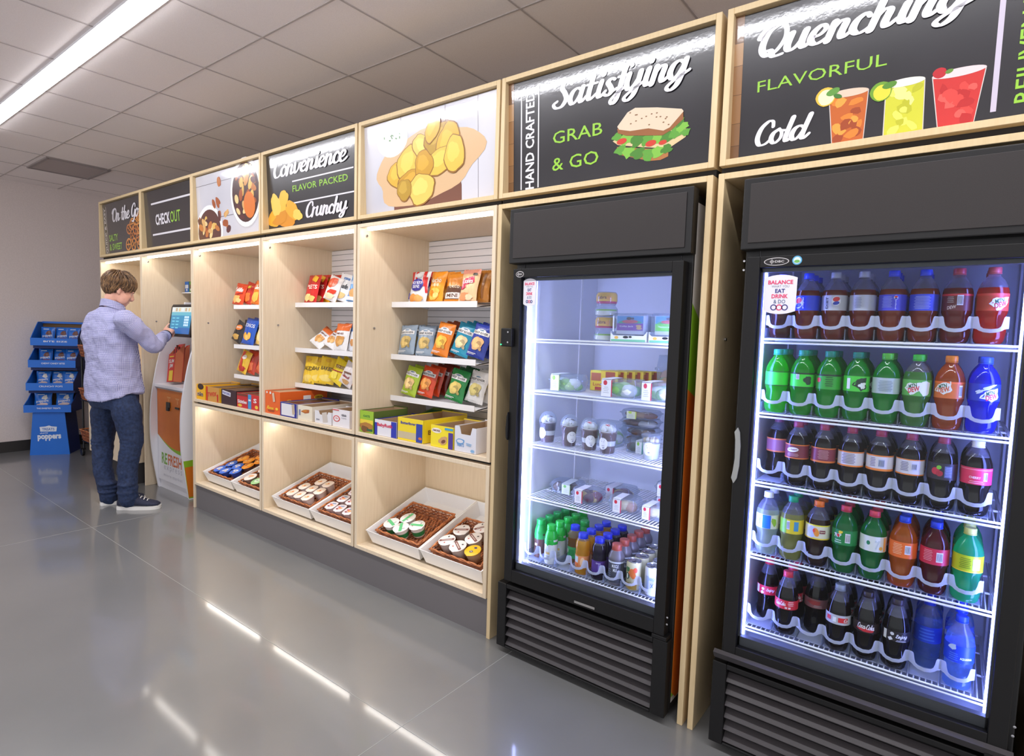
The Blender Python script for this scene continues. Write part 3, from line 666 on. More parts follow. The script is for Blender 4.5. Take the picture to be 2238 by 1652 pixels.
    if B:
        mb = MB(); bx += .058; mb.shape(ell(.0135, .0135, bx, bz+.001, 22), on(-.0455), mat((90, 170, 210), .4)); mb.shape(ell(.010, .010, bx, bz+.001, 20), on(-.0459), mat((214, 232, 236), .4)); mb.shape(ell(.008, .0045, bx, bz-.002, 16), on(-.0463), mat((110, 180, 90), .4)); mb.build('round_sticker', door)
        balance_sign(door, .118, 1.523, .094, .120, -.0305)
        mb = MB()
        hz = [(.023, 1.10), (.030, 1.085), (.0345, 1.04), (.034, .975), (.029, .935), (.020, .918), (.012, .935), (.016, .96), (.020, 1.0), (.018, 1.06), (.014, 1.085)]
        mb.prism(hz, -.052, -.0455, mat((150, 152, 150), .35), 'xz'); mb.build('handle', door, bevel=.002)
    else:
        balance_sign(door, .094, 1.545, .062, .112, -.0305)
        mb = MB(); mb.box(-.022, .034, -.066, -.0455, 1.322, 1.398, black_soft)
        lk_ = mb.build('lock_box', door, bevel=.004)
        mb = MB()
        for z in (1.340, 1.382): mb.T = Matrix.Translation((.016, -.066, z)) @ Matrix.Rotation(PI/2, 4, 'X'); mb.lathe([(.004, 0), (.004, .002), (.0001, .003)], steel, 10)
        mb.build('screw', lk_, smooth=40)
        mb = MB(); mb.ball((-.019, -.0665, 1.330), .003, mat((40, 255, 120), .5, emit=4), 8, 5); mb.build('indicator_lamp', lk_)
        mb = MB(); hz = [(.020, 1.05), (.014, 1.03), (.010, .98), (.013, .94), (.020, .93), (.022, .98)]
        mb.prism(hz, -.056, -.0455, black_soft, 'xz'); mb.build('handle', door, bevel=.002)
    # screws and hinge
    mb = MB()
    for x, z in (((.010, 1.628), (.010, 1.600), (FW-.006, .42), (FW-.008, .395)) if B else ((FW-.006, .40), (FW-.006, .375))):
        mb.T = Matrix.Translation((x, -.0462 if x < .012 else -.0462, z)) @ Matrix.Rotation(PI/2, 4, 'X'); mb.lathe([(.0035, 0), (.0035, .0012), (.0001, .0018)], steel, 10)
    mb.build('screw', door, smooth=40)
    MB().box(FW-.06, FW-.004, -.05, -.002, .312, .326, black_soft).build('hinge', t, bevel=.002)
    # grille
    mb = MB(); gz0, gz1 = .028, .310
    a, b = -.012, FW+.0
    mb.box(a, a+.045, -.047, .0, gz0, gz1, black_soft); mb.box(b-.055, b, -.047, .0, gz0, gz1, black_soft)
    mb.box(a+.045, b-.055, -.047, .0, gz1-.018, gz1, black_soft); mb.box(a+.045, b-.055, -.047, 0, gz0, gz0+.01, black_soft); mb.box(a+.045, b-.055, -.012, 0, gz0+.01, gz1-.018, mat((8, 8, 8), .8))
    gr = mb.build('grille', t, bevel=.003)
    lv = mat((54, 50, 52), .45)
    if B: MB().prism([(-.046, .322), (-.060, .345), (-.046, .352)], a+.003, b-.003, lv, 'yz').build('kick_rail', gr)
    for j in range(6):
        z = .052+.0415*j; mb = MB()
        mb.prism([(-.0415, z-.012), (-.043, z-.009), (-.020, z+.014), (-.0185, z+.011)], a+.046, b-.056, lv, 'yz'); mb.build('louvre', gr)
    if not B: MB().box(.37, .46, -.0478, -.0455, .335, .343, mat((140, 138, 136), .4)).build('maker_plate', door)
    if B: return t
    # wrap printed on the right-hand side of the food cooler
    mb = MB(); X = FW+.0006
    def yz(p, m, dx):
        mb.add([(X+dx, q[0], q[1]) for q in p], [tuple(range(len(p)))], m)
    yz([(.01, .06), (.64, .06), (.64, 1.84), (.01, 1.84)], mat((196, 192, 188), .4), 0)
    arc = [(.01+.63*k/12, 1.50-.06*k/12-.25*math.sin(PI*k/24)) for k in range(13)]
    yz([(.01, .08), (.64, .08)]+arc[::-1], mat((120, 170, 30), .4), .0004)
    yz([(.01, .10), (.05, .065), (.64, .065)]+[(y, z-.30+.18*(y/.64)) for y, z in arc[::-1]], noise_mat('wrap_orange', (196, 92, 20), (212, 110, 30), (1, 1, 1), 4, .4), .0008)
    mb.build('side_wrap', t)
    return t
CA = cooler(0); CB = cooler(1)
for k, t, zs in ((0, CA, SH_A), (1, CB, SH_B)):
    for z in zs: wire_shelf(t, z, .064, FW-.064)
# lanes that hold bottles: dividers, floor strips and low curved fronts
lane_pl = see_through('milky_plastic', (236, 240, 250), (225, 230, 242), .30, .15)
lane_bar = see_through('milky_bar', (236, 240, 250), (230, 234, 246), .12, .12)
lane_cl = see_through('clear_divider', (244, 247, 252), (220, 226, 240), .80, .08)
def organizer(k, z, xs, pitch, label, n_skip=()):
    t = thing('bottle_organizer', label, 'bottle rack', (FX[k]+xs, 0, z), 0, 'bottle lane racks in the coolers')
    for i in range(8):
        c = i*pitch; a = pitch/2; mb = MB()
        mb.box(c-a+.003, c+a-.003, .06, .46, .0005, .002, lane_pl)
        path = [(-1, .074), (-.76, .075), (-.70, .071), (-.64, .058), (-.56, .048), (-.4, .043), (0, .041), (.4, .043), (.56, .048), (.64, .058), (.70, .071), (.76, .075), (1, .074)]
        lo = [(-1, .043), (-.76, .041), (-.70, .039), (-.64, .037), (-.56, .036), (-.4, .033), (0, .031), (.4, .033), (.56, .036), (.64, .037), (.70, .039), (.76, .041), (1, .043)]
        vs = []
        for (u, zt), (_, zb) in zip(path, lo):
            y = .052-.016*math.cos(u*PI/2)**.8 if abs(u) < 1 else .052
            vs += [(c+u*a, y, zb), (c+u*a, y, zt), (c+u*a, y+.0018, zb), (c+u*a, y+.0018, zt)]
        fs = []
        for j in range(len(path)-1): b = 4*j; fs += [(b, b+4, b+5, b+1), (b+2, b+3, b+7, b+6), (b+1, b+5, b+7, b+3), (b, b+2, b+6, b+4)]
        mb.add(vs, fs, lane_bar)
        for s in (-1, 1): mb.box(c+s*(a-.0008)-.0006, c+s*(a-.0008)+.0006, .054, .46, .002, .034, lane_cl)
        mb.build('lane', t, smooth=50)
    return t
LANES_B = [-.462+.0755*i for i in range(8)]
for j, nm in enumerate(('top', 'second', 'third', 'fourth', 'bottom')):
    organizer(1, SH_B[j], LANES_B[0]-FX[1], .0755, 'milky plastic lane rack under the bottles on the %s shelf of the drink cooler' % nm)
LANES_A = [-1.396+.0770*i for i in range(8)]
organizer(0, SH_A[4], LANES_A[0]-FX[0], .0770, 'milky plastic lane rack under the bottles in the food cooler')
# ---------------------------------------------------------------- packaged goods: common mappings
rd = random.Random(11)
def foil(rgb): return noise_mat('foil_%d_%d_%d' % rgb, rgb, rgb, (1, 1, 1), 3, .28, .5, 3, bscale=38, bdist=.004)
def bag_fn(w, h, t, seed):
    ph = [random.Random(seed).uniform(0, 6.28) for _ in range(4)]
    def b(x, z):
        u = min(1, abs(2*x/w)); s_ = math.sin(PI*min(1, max(0, z/h)))
        return t/2*max(0, 1-u**2.6)**.8*max(0, s_)**.55+.0022*math.sin(26*x/w+ph[0]+5*z/h)*s_*(1-u*u)+.0015*math.sin(17*z/h+ph[1])*(1-u*u)*s_
    def e(z): return 1+.025*math.sin(9*z/h+ph[2])-.07*math.sin(PI*z/h)**2
    return b, e
class Bag(MB):
    """pillow bag standing at the origin, front towards -y; decals follow the bulge"""
    def __init__(s, w, h, t, rgb, top=None, seed=1, back=None):
        super().__init__(); s.w, s.h, s.t = w, h, t; s.b, s.e = bag_fn(w, h, t, seed)
        m = foil(rgb); mt = foil(top) if top else m; mb_ = foil(back) if back else m
        for sg, mm in ((-1, m), (1, mb_)):
            def fn(u, v, sg=sg):
                x = (u-.5)*w; z = v*h; return (x*s.e(z), sg*s.b(x, z)+(0 if abs(u-.5) < .499 and .001 < v < .999 else 0), z+(.0015*(1 if int(u*20) % 2 else -1) if v > .99 or v < .01 else 0))
            s.sheet((lambda u, v: fn(1-u, v)) if sg > 0 else fn, 20, 20, mm, (lambda u, v, mm=mm: mt if v > .86 else mm) if top else None)
    def front(s, k=0.0012):
        def q(x, z, l=0):
            z = min(max(z, 0), s.h); return (x*s.e(z), -s.b(max(-s.w/2, min(s.w/2, x)), z)-k-l, z)
        return q
    def put(s, vf, rgb, k=.0012): return s.shape(vf, s.front(k+.0008), foil(rgb) if isinstance(rgb, tuple) else rgb)
def bag_design(w, h, t, rgb, top=None, deco=(), seed=1, back=None):
    b = Bag(w, h, t, rgb, top, seed, back)
    for k, d in enumerate(deco):
        kind, rgb2, a = d[0], d[1], d[2:]
        vf = {'rect': lambda: rect(a[2]*w, a[3]*h, a[0]*w, a[1]*h, 22, 6, a[4] if len(a) > 4 else 0), 'ell': lambda: ell(a[2]*w, a[3]*h, a[0]*w, a[1]*h, 28, a[4] if len(a) > 4 else 0, a[5] if len(a) > 5 else 0, k, 6),
              'text': lambda: text(a[0], a[3]*w, a[4]*h, a[1]*w, a[2]*h, a[5] if len(a) > 5 else 0, .02), 'script': lambda: fit(script(a[0]), a[3]*w, a[4]*h, a[1]*w, a[2]*h)}[kind]()
        b.put(vf, rgb2, .0012+.0005*k)
    return b
BAGS = {}
def river(rgb, food=(226, 190, 110), top=None, ink_=(60, 60, 64)):
    """kettle chip bag: white banner with the name, peaked badge, a pile of chips"""
    d = [('rect', (236, 234, 232), 0, .735, .86, .12), ('ell', (236, 234, 232), 0, .79, .27, .07), ('text', (70, 66, 62), 'DEEP RIVER', 0, .735, .78, .065), ('ell', (120, 150, 176), 0, .82, .13, .022),
         ('ell', food, .0, .42, .33, .19, .4, .06)]
    c2 = tuple(max(0, int(c*.82)) for c in food); c3 = tuple(min(255, int(c*1.1)) for c in food)
    d += [('ell', c3, -.08, .46, .17, .11, .6, .06), ('ell', c2, .10, .40, .14, .10, -.3, .05), ('ell', c3, .02, .34, .16, .07, .1, .06), ('ell', c2, .24, .28, .09, .05, -.8), ('rect', (236, 234, 232), -.16, .11, .5, .02), ('rect', (236, 234, 232), -.2, .075, .4, .014)]
    return dict(rgb=rgb, top=top, deco=d)
DESIGN = {
 'potato_skins': dict(rgb=(226, 226, 230), deco=[('rect', (204, 36, 34), -.40, .8, .16, .4, .15), ('rect', (204, 36, 34), -.18, .88, .12, .3, .15), ('rect', (204, 36, 34), .30, .75, .14, .5, .15), ('rect', (204, 36, 34), .44, .55, .1, .5, .15), ('ell', (226, 226, 230), -.03, .86, .22, .08), ('ell', (54, 48, 140), -.03, .55, .36, .20), ('text', (240, 240, 244), 'POTATO\nSKINS', -.03, .55, .58, .22), ('ell', (230, 150, 70), -.15, .14, .22, .12, .2, .08), ('ell', (238, 176, 100), .14, .12, .22, .11, 0, .08), ('rect', (60, 50, 140), -.42, .2, .1, .2)]),
 'nacho': dict(rgb=(246, 156, 36), deco=[('text', (250, 244, 226), 'Nacho', -.02, .70, .72, .16), ('text', (252, 236, 190), 'CHEESE', 0, .55, .5, .09), ('ell', (250, 196, 90), 0, .26, .36, .18, .2, .08), ('ell', (240, 140, 40), -.1, .28, .14, .1, .2, .06), ('ell', (252, 214, 130), .14, .22, .16, .08, .2, .06)]),
 'pretzel_brown': dict(rgb=(228, 140, 40), top=(232, 146, 46), deco=[('rect', (96, 60, 40), 0, .32, .92, .44), ('rect', (226, 220, 216), .0, .22, .8, .2), ('text', (96, 60, 40), 'MINI', 0, .22, .6, .12), ('text', (240, 220, 190), 'CHOCO', .1, .52, .55, .1)]),
 'cookies': dict(rgb=(238, 196, 150), top=(226, 150, 130), deco=[('rect', (200, 44, 84), 0, .62, .66, .2, .25), ('script', (246, 226, 226), 'Cookies', 0, .63, .62, .17), ('rect', (200, 44, 84), -.2, .44, .3, .12, .3), ('ell', (226, 150, 100), -.1, .16, .3, .12, .1, .08), ('ell', (240, 210, 170), .16, .14, .18, .09, 0, .08), ('rect', (50, 40, 40), .3, .83, .2, .07)]),
 'bronze': dict(rgb=(172, 112, 42), deco=[('rect', (196, 140, 66), -.2, .5, .16, .8, .1), ('rect', (130, 80, 30), .22, .5, .12, .8, -.06)]),
 'silver': river((150, 166, 182), (206, 178, 110)), 'orange': river((232, 130, 32), (246, 190, 80)), 'rust': river((150, 66, 30), (196, 120, 60)), 'teal': river((40, 150, 182), (232, 210, 160)), 'blue': river((44, 62, 160), (238, 190, 130)),
 'lime': river((170, 196, 50), (238, 200, 136)), 'red': river((216, 72, 32), (242, 160, 80)), 'darkred': river((130, 36, 22), (180, 100, 60)), 'green': river((34, 132, 64), (222, 196, 110)), 'darkgreen': river((24, 92, 52), (150, 140, 80)), 'white': river((222, 220, 218), (206, 190, 120)),
 'triplets': dict(rgb=(204, 38, 38), top=(196, 40, 36), deco=[('text', (250, 240, 226), 'PLETS', .1, .56, .66, .14), ('ell', (250, 226, 150), -.12, .20, .26, .12, .2, .08), ('ell', (240, 206, 120), .2, .16, .22, .1, 0, .08), ('rect', (240, 190, 50), .2, .85, .36, .2, -.3)]),
 'yellow_red': dict(rgb=(232, 176, 34), top=(206, 60, 34), deco=[('rect', (206, 50, 34), 0, .6, .8, .16, .3)]),
 'popcorn': dict(rgb=(232, 226, 226), deco=[('ell', (222, 80, 40), -.1, .72, .4, .2, .3, .05), ('ell', (210, 60, 34), .1, .35, .3, .12, .3, .08), ('ell', (246, 220, 180), .0, .18, .36, .12, .1, .08)]),
 'smart': dict(rgb=(232, 232, 236), deco=[('script', (60, 60, 66), 'Smarte', 0, .55, .78, .2), ('ell', (226, 190, 130), 0, .2, .3, .12, .1, .08), ('rect', (70, 110, 170), .1, .83, .4, .08)]),
 'almond': dict(rgb=(90, 148, 206), deco=[('text', (236, 240, 246), 'almond', 0, .66, .8, .14), ('ell', (214, 164, 104), 0, .28, .3, .16, .1, .08), ('rect', (236, 236, 240), 0, .1, .9, .12)]),
 'cracker': dict(rgb=(232, 230, 230), top=(222, 108, 44), deco=[('rect', (222, 108, 44), 0, .80, .96, .14), ('ell', (206, 146, 74), 0, .36, .32, .18, .2, .1), ('ell', (226, 176, 104), .1, .3, .18, .1, .2, .08), ('text', (120, 60, 40), 'MINIS', 0, .62, .5, .07)]),
 'bluewhite': dict(rgb=(228, 230, 236), top=(50, 110, 180), deco=[('rect', (60, 120, 190), 0, .78, .96, .16), ('ell', (200, 140, 80), 0, .3, .24, .12, .1, .08)]),
 'baked': dict(rgb=(244, 206, 56), deco=[('ell', (226, 176, 60), -.05, .86, .16, .07), ('text', (96, 80, 40), 'BAKED', 0, .55, .74, .14), ('ell', (248, 222, 120), .05, .2, .36, .13, .1, .06)]),
 'yellowpack': dict(rgb=(236, 208, 40), deco=[('rect', (120, 50, 40), .1, .72, .7, .12, .2), ('text', (250, 236, 120), 'LOCOS', .1, .72, .6, .08, .2), ('ell', (246, 226, 90), -.1, .3, .3, .16, .3, .08), ('rect', (160, 60, 40), 0, .5, .8, .05, .2)]),
 'whitepack': dict(rgb=(228, 220, 218), deco=[('rect', (120, 84, 60), 0, .55, .6, .08, .2), ('script', (140, 40, 50), 'Snack', 0, .4, .6, .14), ('ell', (206, 160, 100), .1, .18, .26, .1, .1, .08)]),
 'redpack': dict(rgb=(206, 66, 36), deco=[('ell', (246, 190, 120), 0, .3, .34, .18, .2, .08), ('rect', (240, 226, 200), 0, .72, .7, .1, .2)]),
 'fritter': dict(rgb=(222, 72, 34), deco=[('script', (250, 244, 236), 'Fritte', -.02, .70, .84, .22), ('ell', (244, 190, 110), -.08, .26, .34, .16, .2, .1), ('ell', (250, 212, 140), .14, .2, .22, .1, 0, .08), ('rect', (160, 30, 30), .1, .5, .6, .05, .2)]),
 'hotred': dict(rgb=(190, 44, 28), deco=[('ell', (230, 120, 50), 0, .3, .36, .2, .3, .1), ('rect', (226, 196, 60), -.1, .76, .5, .12, .3)]),
 'puff': dict(rgb=(232, 120, 34), deco=[('ell', (246, 190, 80), -.05, .3, .36, .2, .3, .1), ('script', (250, 240, 220), 'Chee', 0, .72, .7, .2)]),
 'black': dict(rgb=(44, 42, 48), deco=[('ell', (214, 170, 90), 0, .25, .32, .14, .2, .1), ('ell', (226, 130, 60), 0, .72, .3, .13, .3), ('text', (240, 236, 230), 'BBQ', 0, .72, .36, .09, .3)]),
 'bluecorn': dict(rgb=(36, 88, 190), deco=[('text', (240, 244, 250), 'TOROS', 0, .72, .78, .14), ('ell', (246, 176, 60), -.14, .30, .15, .15, .5), ('ell', (246, 190, 80), .16, .32, .14, .14, -.4), ('ell', (250, 206, 110), .02, .24, .15, .1, 0)]),
 'gold': dict(rgb=(240, 200, 110), deco=[('ell', (250, 226, 160), 0, .4, .34, .24, .2, .06), ('rect', (226, 140, 60), 0, .78, .7, .1, .1)]),
 'yellowred': dict(rgb=(236, 190, 50), deco=[('rect', (206, 60, 40), -.1, .5, .3, .9, .2), ('ell', (236, 226, 216), .05, .72, .22, .1, .2), ('ell', (190, 40, 34), .1, .2, .3, .12, .1, .1)]),
 'flame': dict(rgb=(196, 60, 32), deco=[('ell', (226, 110, 60), .05, .3, .34, .18, .2, .12), ('ell', (160, 36, 26), -.1, .7, .3, .14, .2, .1)]),
}
def get_bag(kind, w, h, t):
    key = (kind, w, h)
    if key not in BAGS:
        d = DESIGN[kind]; b = bag_design(w, h, t, d['rgb'], d.get('top'), d['deco'], seed=len(BAGS)); tmp = b.build('snack_bag_pattern', smooth=70); BAGS[key] = tmp.data
        bpy.data.objects.remove(tmp)
    return BAGS[key]
def place_bag(kind, x, y, z, label, group, w=.118, h=.155, t=.05, lean=14, rz=0, roll=0, tip=0):
    o = bpy.data.objects.new('snack_bag', get_bag(kind, w, h, t)); COL.objects.link(o); o.location = (x, y, z); o.rotation_mode = 'XYZ'
    o.rotation_euler = (R(-lean), R(roll), R(rz)); return tag(o, label, 'snack bag', group)
SLOPE = .02/.276
def shelf_bags(unit, si, rows, group):
    """rows: (u, v, kind, how many, front label, behind words, options) - a file of bags one behind the other"""
    z = SHZ[unit][si]
    for li, (u, v, kind, n, lab, beh, op) in enumerate(rows):
        y0 = op.get('y', .260+.026*(li % 2)); q = at(u, v, 'y', y0-.02); kinds = kind if isinstance(kind, tuple) else (kind,)*n
        for k in range(n):
            y = y0+.053*k; zz = z+.011+op.get('w', .118)*.5*math.sin(R(abs(op.get('roll', 0))))+(y-.222)*SLOPE; bw_ = op.get('w', .118)*.54+.012; q.x = max(q.x, XB[unit][0]+T+bw_); q.x = min(q.x, XB[unit][1]-T-bw_)
            lb = lab if k == 0 else beh % ('second in its file' if k == 1 else 'third in its file' if k == 2 else 'fourth in its file' if k == 3 else 'fifth in its file')
            place_bag(kinds[k], q.x+op.get('dx', 0)*k, y, zz, lb, group, op.get('w', .118)*1.03, op.get('h', .155)*1.05, op.get('t', .038), op.get('lean', 13)-2*k*0, op.get('rz', 0)+rd.uniform(-2, 2)*(k > 0), op.get('roll', 0)+rd.uniform(-1, 1)*(k > 0))
g = 'snack bags in the third unit'
shelf_bags(4, 0, [
 (905, 664, 'potato_skins', 3, 'red and white striped bag with a purple oval, top shelf of third unit', 'red and white striped bag behind the purple oval one, %s', dict(w=.135, h=.168)),
 (943, 662, 'nacho', 3, 'orange cheese snack bag on the top shelf beside the striped bag', 'orange cheese snack bag behind the front one, %s', dict(w=.125, h=.165, rz=-6)),
 (983, 664, 'pretzel_brown', 2, 'orange-topped bag with brown and white panels, top shelf of third unit', 'orange-topped brown bag %s on the top shelf', dict(w=.11, h=.15, rz=8, y=.292)),
 (1014, 664, 'cookies', 1, 'peach bag with pink lettering on the top shelf of the third unit', '', dict(w=.125, h=.165, rz=-4, y=.252)),
 (1040, 668, 'bronze', 4, 'bronze foil bag at the open end of the top shelf, front one', 'bronze foil bag at the end of the top shelf, %s', dict(w=.115, h=.16, y=.285, rz=4))], g)
shelf_bags(4, 1, [
 (878, 783, 'silver', 2, 'grey-blue chip bag leaning at the left end of the middle shelf', 'grey-blue chip bag tucked behind the leftmost one, %s', dict(w=.128, h=.16, roll=-3)),
 (920, 784, 'silver', 2, 'grey-blue chip bag right of two others, beside the orange bag', 'grey-blue chip bag behind the one beside the orange bag, %s', dict(w=.11, h=.16, rz=14)),
 (953, 788, ('orange', 'rust', 'rust'), 3, 'orange chip bag in the middle of the middle shelf', 'rust brown chip bag behind the orange one, %s', dict(w=.118, h=.172, roll=9)),
 (995, 794, 'teal', 3, 'teal chip bag leaning right on the middle shelf', 'teal chip bag behind the front teal one, %s', dict(w=.125, h=.165, roll=14)),
 (1031, 800, 'blue', 3, 'dark blue chip bag at the right end of the middle shelf', 'dark blue chip bag behind the front blue one, %s', dict(w=.12, h=.165, roll=12))], g)
shelf_bags(4, 2, [
 (885, 872, 'lime', 2, 'lime green chip bag on the lowest shelf of the third unit', 'lime green chip bag behind the front lime one, %s', dict(w=.115, h=.155, roll=9)),
 (921, 876, ('red', 'red', 'darkred', 'darkred'), 4, 'bright red chip bag between lime and green bags, lowest shelf', 'red chip bag in the file behind the bright red one, %s', dict(w=.118, h=.16, roll=8)),
 (984, 885, ('green', 'darkgreen', 'darkgreen'), 3, 'green chip bag on the lowest shelf of the third unit', 'dark green chip bag behind the green one, %s', dict(w=.122, h=.16, roll=10)),
 (1028, 892, 'white', 3, 'white chip bag at the right end of the lowest shelf', 'white chip bag behind the front white one, %s', dict(w=.118, h=.158, roll=8))], g)
g = 'snack bags in the middle unit'
shelf_bags(3, 0, [
 (671, 665, 'triplets', 2, 'red snack bag standing at the left end, top shelf of middle unit', 'red snack bag behind the leftmost red one, %s', dict(w=.16, h=.182, rz=-6)),
 (700, 664, 'yellow_red', 2, 'yellow and red bag rising behind the red bag, top shelf', 'yellow and red bag farther back, %s, top shelf', dict(w=.13, h=.185, y=.34)),
 (713, 665, 'popcorn', 1, 'white bag with orange-red blotches on the top shelf of middle unit', '', dict(w=.13, h=.15, roll=16)),
 (738, 665, 'smart', 1, 'white bag with dark script lettering on the top shelf', '', dict(w=.135, h=.165, roll=12)),
 (765, 665, 'almond', 1, 'light blue bag at the right edge of the top shelf', '', dict(w=.13, h=.17, roll=6))], g)
shelf_bags(3, 1, [
 (681, 765, 'cracker', 1, 'white and orange bag lying tilted at the left of the middle shelf', '', dict(w=.12, h=.14, lean=42, roll=26)),
 (710, 767, 'cracker', 1, 'white and orange bag leaning between two others, middle shelf', '', dict(w=.12, h=.13, lean=40, roll=20)),
 (736, 768, 'cracker', 2, 'upright white bag with an orange top on the middle shelf', 'white and orange bag behind the upright one, %s', dict(w=.14, h=.165)),
 (766, 769, 'bluewhite', 2, 'white bag with a blue top at the right edge, middle shelf', 'blue-topped white bag at the back, %s', dict(w=.12, h=.165))], g)
shelf_bags(3, 2, [
 (667, 845, 'baked', 1, 'yellow bag reading BAKED at the left end of the lowest shelf', '', dict(w=.13, h=.175, lean=10)),
 (687, 846, 'baked', 1, 'yellow BAKED bag turned sideways, second from the left', '', dict(w=.12, h=.165, rz=30, y=.275, roll=6)),
 (703, 847, 'baked', 1, 'yellow BAKED bag turned sideways, third from the left', '', dict(w=.12, h=.165, rz=32, y=.285, roll=10)),
 (724, 850, 'yellowpack', 2, 'bright yellow bag with a brown stripe, leaning right', 'bright yellow bag with a brown stripe farther back, %s', dict(w=.13, h=.15, roll=22)),
 (746, 853, 'whitepack', 1, 'white bag with small script leaning on the lowest shelf', '', dict(w=.12, h=.14, roll=22)),
 (768, 855, 'redpack', 1, 'red and peach bag at the right edge of the lowest shelf', '', dict(w=.12, h=.14, roll=14))], g)
g = 'snack bags in the first unit'
shelf_bags(2, 0, [
 (513, 671, 'fritter', 1, 'orange-red bag with white script, left end of the top shelf', '', dict(w=.15, h=.155, roll=6)),
 (533, 671, 'hotred', 2, 'dark red bag in the middle of the first unit top shelf', 'dark red bag behind the other dark red one, %s', dict(w=.13, h=.155, roll=12)),
 (552, 672, 'puff', 2, 'orange puff bag at the right edge of the first unit top shelf', 'orange puff bag farther back on the top shelf, %s', dict(w=.13, h=.165, roll=8))], g)
shelf_bags(2, 1, [
 (509, 754, 'black', 1, 'black chip bag at the left end, middle shelf of first unit', '', dict(w=.13, h=.15, roll=20)),
 (518, 752, 'black', 1, 'black chip bag behind the blue tortilla chip bag', '', dict(w=.14, h=.17, roll=4, y=.33)),
 (534, 755, 'bluecorn', 2, 'bright blue tortilla chip bag on the middle shelf', 'bright blue tortilla chip bag behind the front blue one, %s', dict(w=.165, h=.185, roll=5)),
 (561, 757, 'gold', 1, 'golden yellow bag at the right edge of the middle shelf', '', dict(w=.12, h=.16, roll=6))], g)
shelf_bags(2, 2, [
 (521, 818, 'yellowred', 1, 'yellow and red bag at the left end of the lowest shelf', '', dict(w=.13, h=.16, roll=14, h_=0)),
 (538, 820, 'flame', 2, 'brick red bag in the middle of the lowest shelf, first unit', 'brick red bag behind the front brick red one, %s', dict(w=.15, h=.165, roll=8)),
 (561, 823, 'flame', 1, 'brick red bag at the right edge of the lowest shelf', '', dict(w=.13, h=.15, roll=14))], g)
# ---------------------------------------------------------------- display cartons on the unit floors
card = mat((176, 148, 116), .8)
def carton(unit, bl, tr, depth, rgb, label, group, deco=(), side=None, lip=.0, notch=0, y0=.012, top=None, rz=0, cat_='display box', flap=False):
    """open-topped card carton; bl and tr are the lower left and upper right picture points of its front"""
    a = at(bl[0], bl[1], 'y', y0); b = at(tr[0], tr[1], 'y', y0); a.x = max(a.x, XB[unit][0]+T+.003); b.x = min(b.x, XB[unit][1]-T-.003); w = abs(b.x-a.x); h = b.z-ZU-T; z0 = ZU+T+.0012
    mb = MB(); m = mat(rgb, .42); ms = mat(side, .42) if side else m; e = .003
    hf = h-lip
    if notch:
        pts = [(0, 0), (w, 0), (w, h), (w*.82, h), (w*.74, h-notch), (w*.30, h-notch), (w*.22, h), (0, h)]
        mb.prism(pts, 0, e, m, 'xz')
    else: mb.box(0, w, 0, e, 0, hf, m)
    mb.box(0, w, depth-e, depth, 0, h+.006, ms)
    for x in (0, w-e):
        mb.prism([(e, 0), (depth-e, 0), (depth-e, h), (e, hf if not notch else h)], x, x+e, ms, 'yz')
    mb.box(e, w-e, e, depth-e, 0, .003, card)
    for x in (e, w-2*e): mb.box(x, x+e*.6, e, depth-e, .003, h-.004, card)
    mb.box(e, w-e, depth-2*e, depth-e, .003, h, card); mb.box(e, w-e, e, e+.001, .003, (hf if not notch else h-notch)-.002, card)
    if top: mb.box(e, w-e, e+.01, depth-2*e, h-.012, h-.008, top)
    if flap: mb.prism([(.004, h), (.004, h+.002), (-.05, h+.035), (-.05, h+.033)], e, w-e, ms, 'yz')
    f = lambda x, z, l=0: (x, -.0007-l, z)
    sd = lambda x, z, l=0: (w+.0007+l, x, z)
    for k, d in enumerate(deco):
        kind, c = d[0], d[1]; q = d[2:]; face = f; W_, H_ = w, h
        if kind[0] == 's' and kind[1] == '_': face = sd; W_ = depth; kind = kind[2:]
        vf = {'rect': lambda: rect(q[2]*W_, q[3]*H_, q[0]*W_, q[1]*H_, rot=q[4] if len(q) > 4 else 0), 'ell': lambda: ell(q[2]*W_, q[3]*H_, q[0]*W_, q[1]*H_, 20, q[4] if len(q) > 4 else 0, q[5] if len(q) > 5 else 0, k),
              'text': lambda: text(q[0], q[3]*W_, q[4]*H_, q[1]*W_, q[2]*H_, q[5] if len(q) > 5 else 0, .03), 'script': lambda: fit(script(q[0]), q[3]*W_, q[4]*H_, q[1]*W_, q[2]*H_)}[kind]()
        mb.shape(vf, lambda x, z, l=0, face=face, k=k: face(x, z, l+k*.0004), mat(c, .42))
    o = mb.build('display_box', loc=(a.x, y0, z0)); o.rotation_euler = (0, 0, R(rz)); return tag(o, label, cat_, group)
g = 'candy display boxes on the unit floors'
bar_wrap = mat((90, 60, 40), .4)
carton(2, (428, 874), (448, 842), .26, (240, 182, 34), 'yellow candy box with brown lettering at the left end, first unit', g, [('text', (236, 226, 214), 'm&m', .42, .38, .66, .3), ('text', (90, 50, 30), 'm&m', .45, .36, .66, .3), ('ell', (60, 40, 30), .5, .86, .34, .2)])
carton(2, (451, 881), (479, 849), .34, (206, 150, 70), 'gold candy box with red lettering, second in the first unit', g, [('text', (206, 50, 40), 'TWIX', .45, .5, .7, .3, .1), ('rect', (206, 40, 34), .06, .5, .1, .98), ('rect', (206, 40, 34), .88, .3, .08, .5)], side=(240, 180, 30), top=bar_wrap)
carton(2, (484, 887), (516, 855), .30, (62, 38, 42), 'dark brown candy box with a white name plate, first unit', g, [('rect', (232, 230, 236), .36, .74, .56, .28, -.1), ('text', (40, 50, 150), 'SNICKERS', .36, .74, .5, .16, -.1)], side=(70, 44, 44), top=bar_wrap)
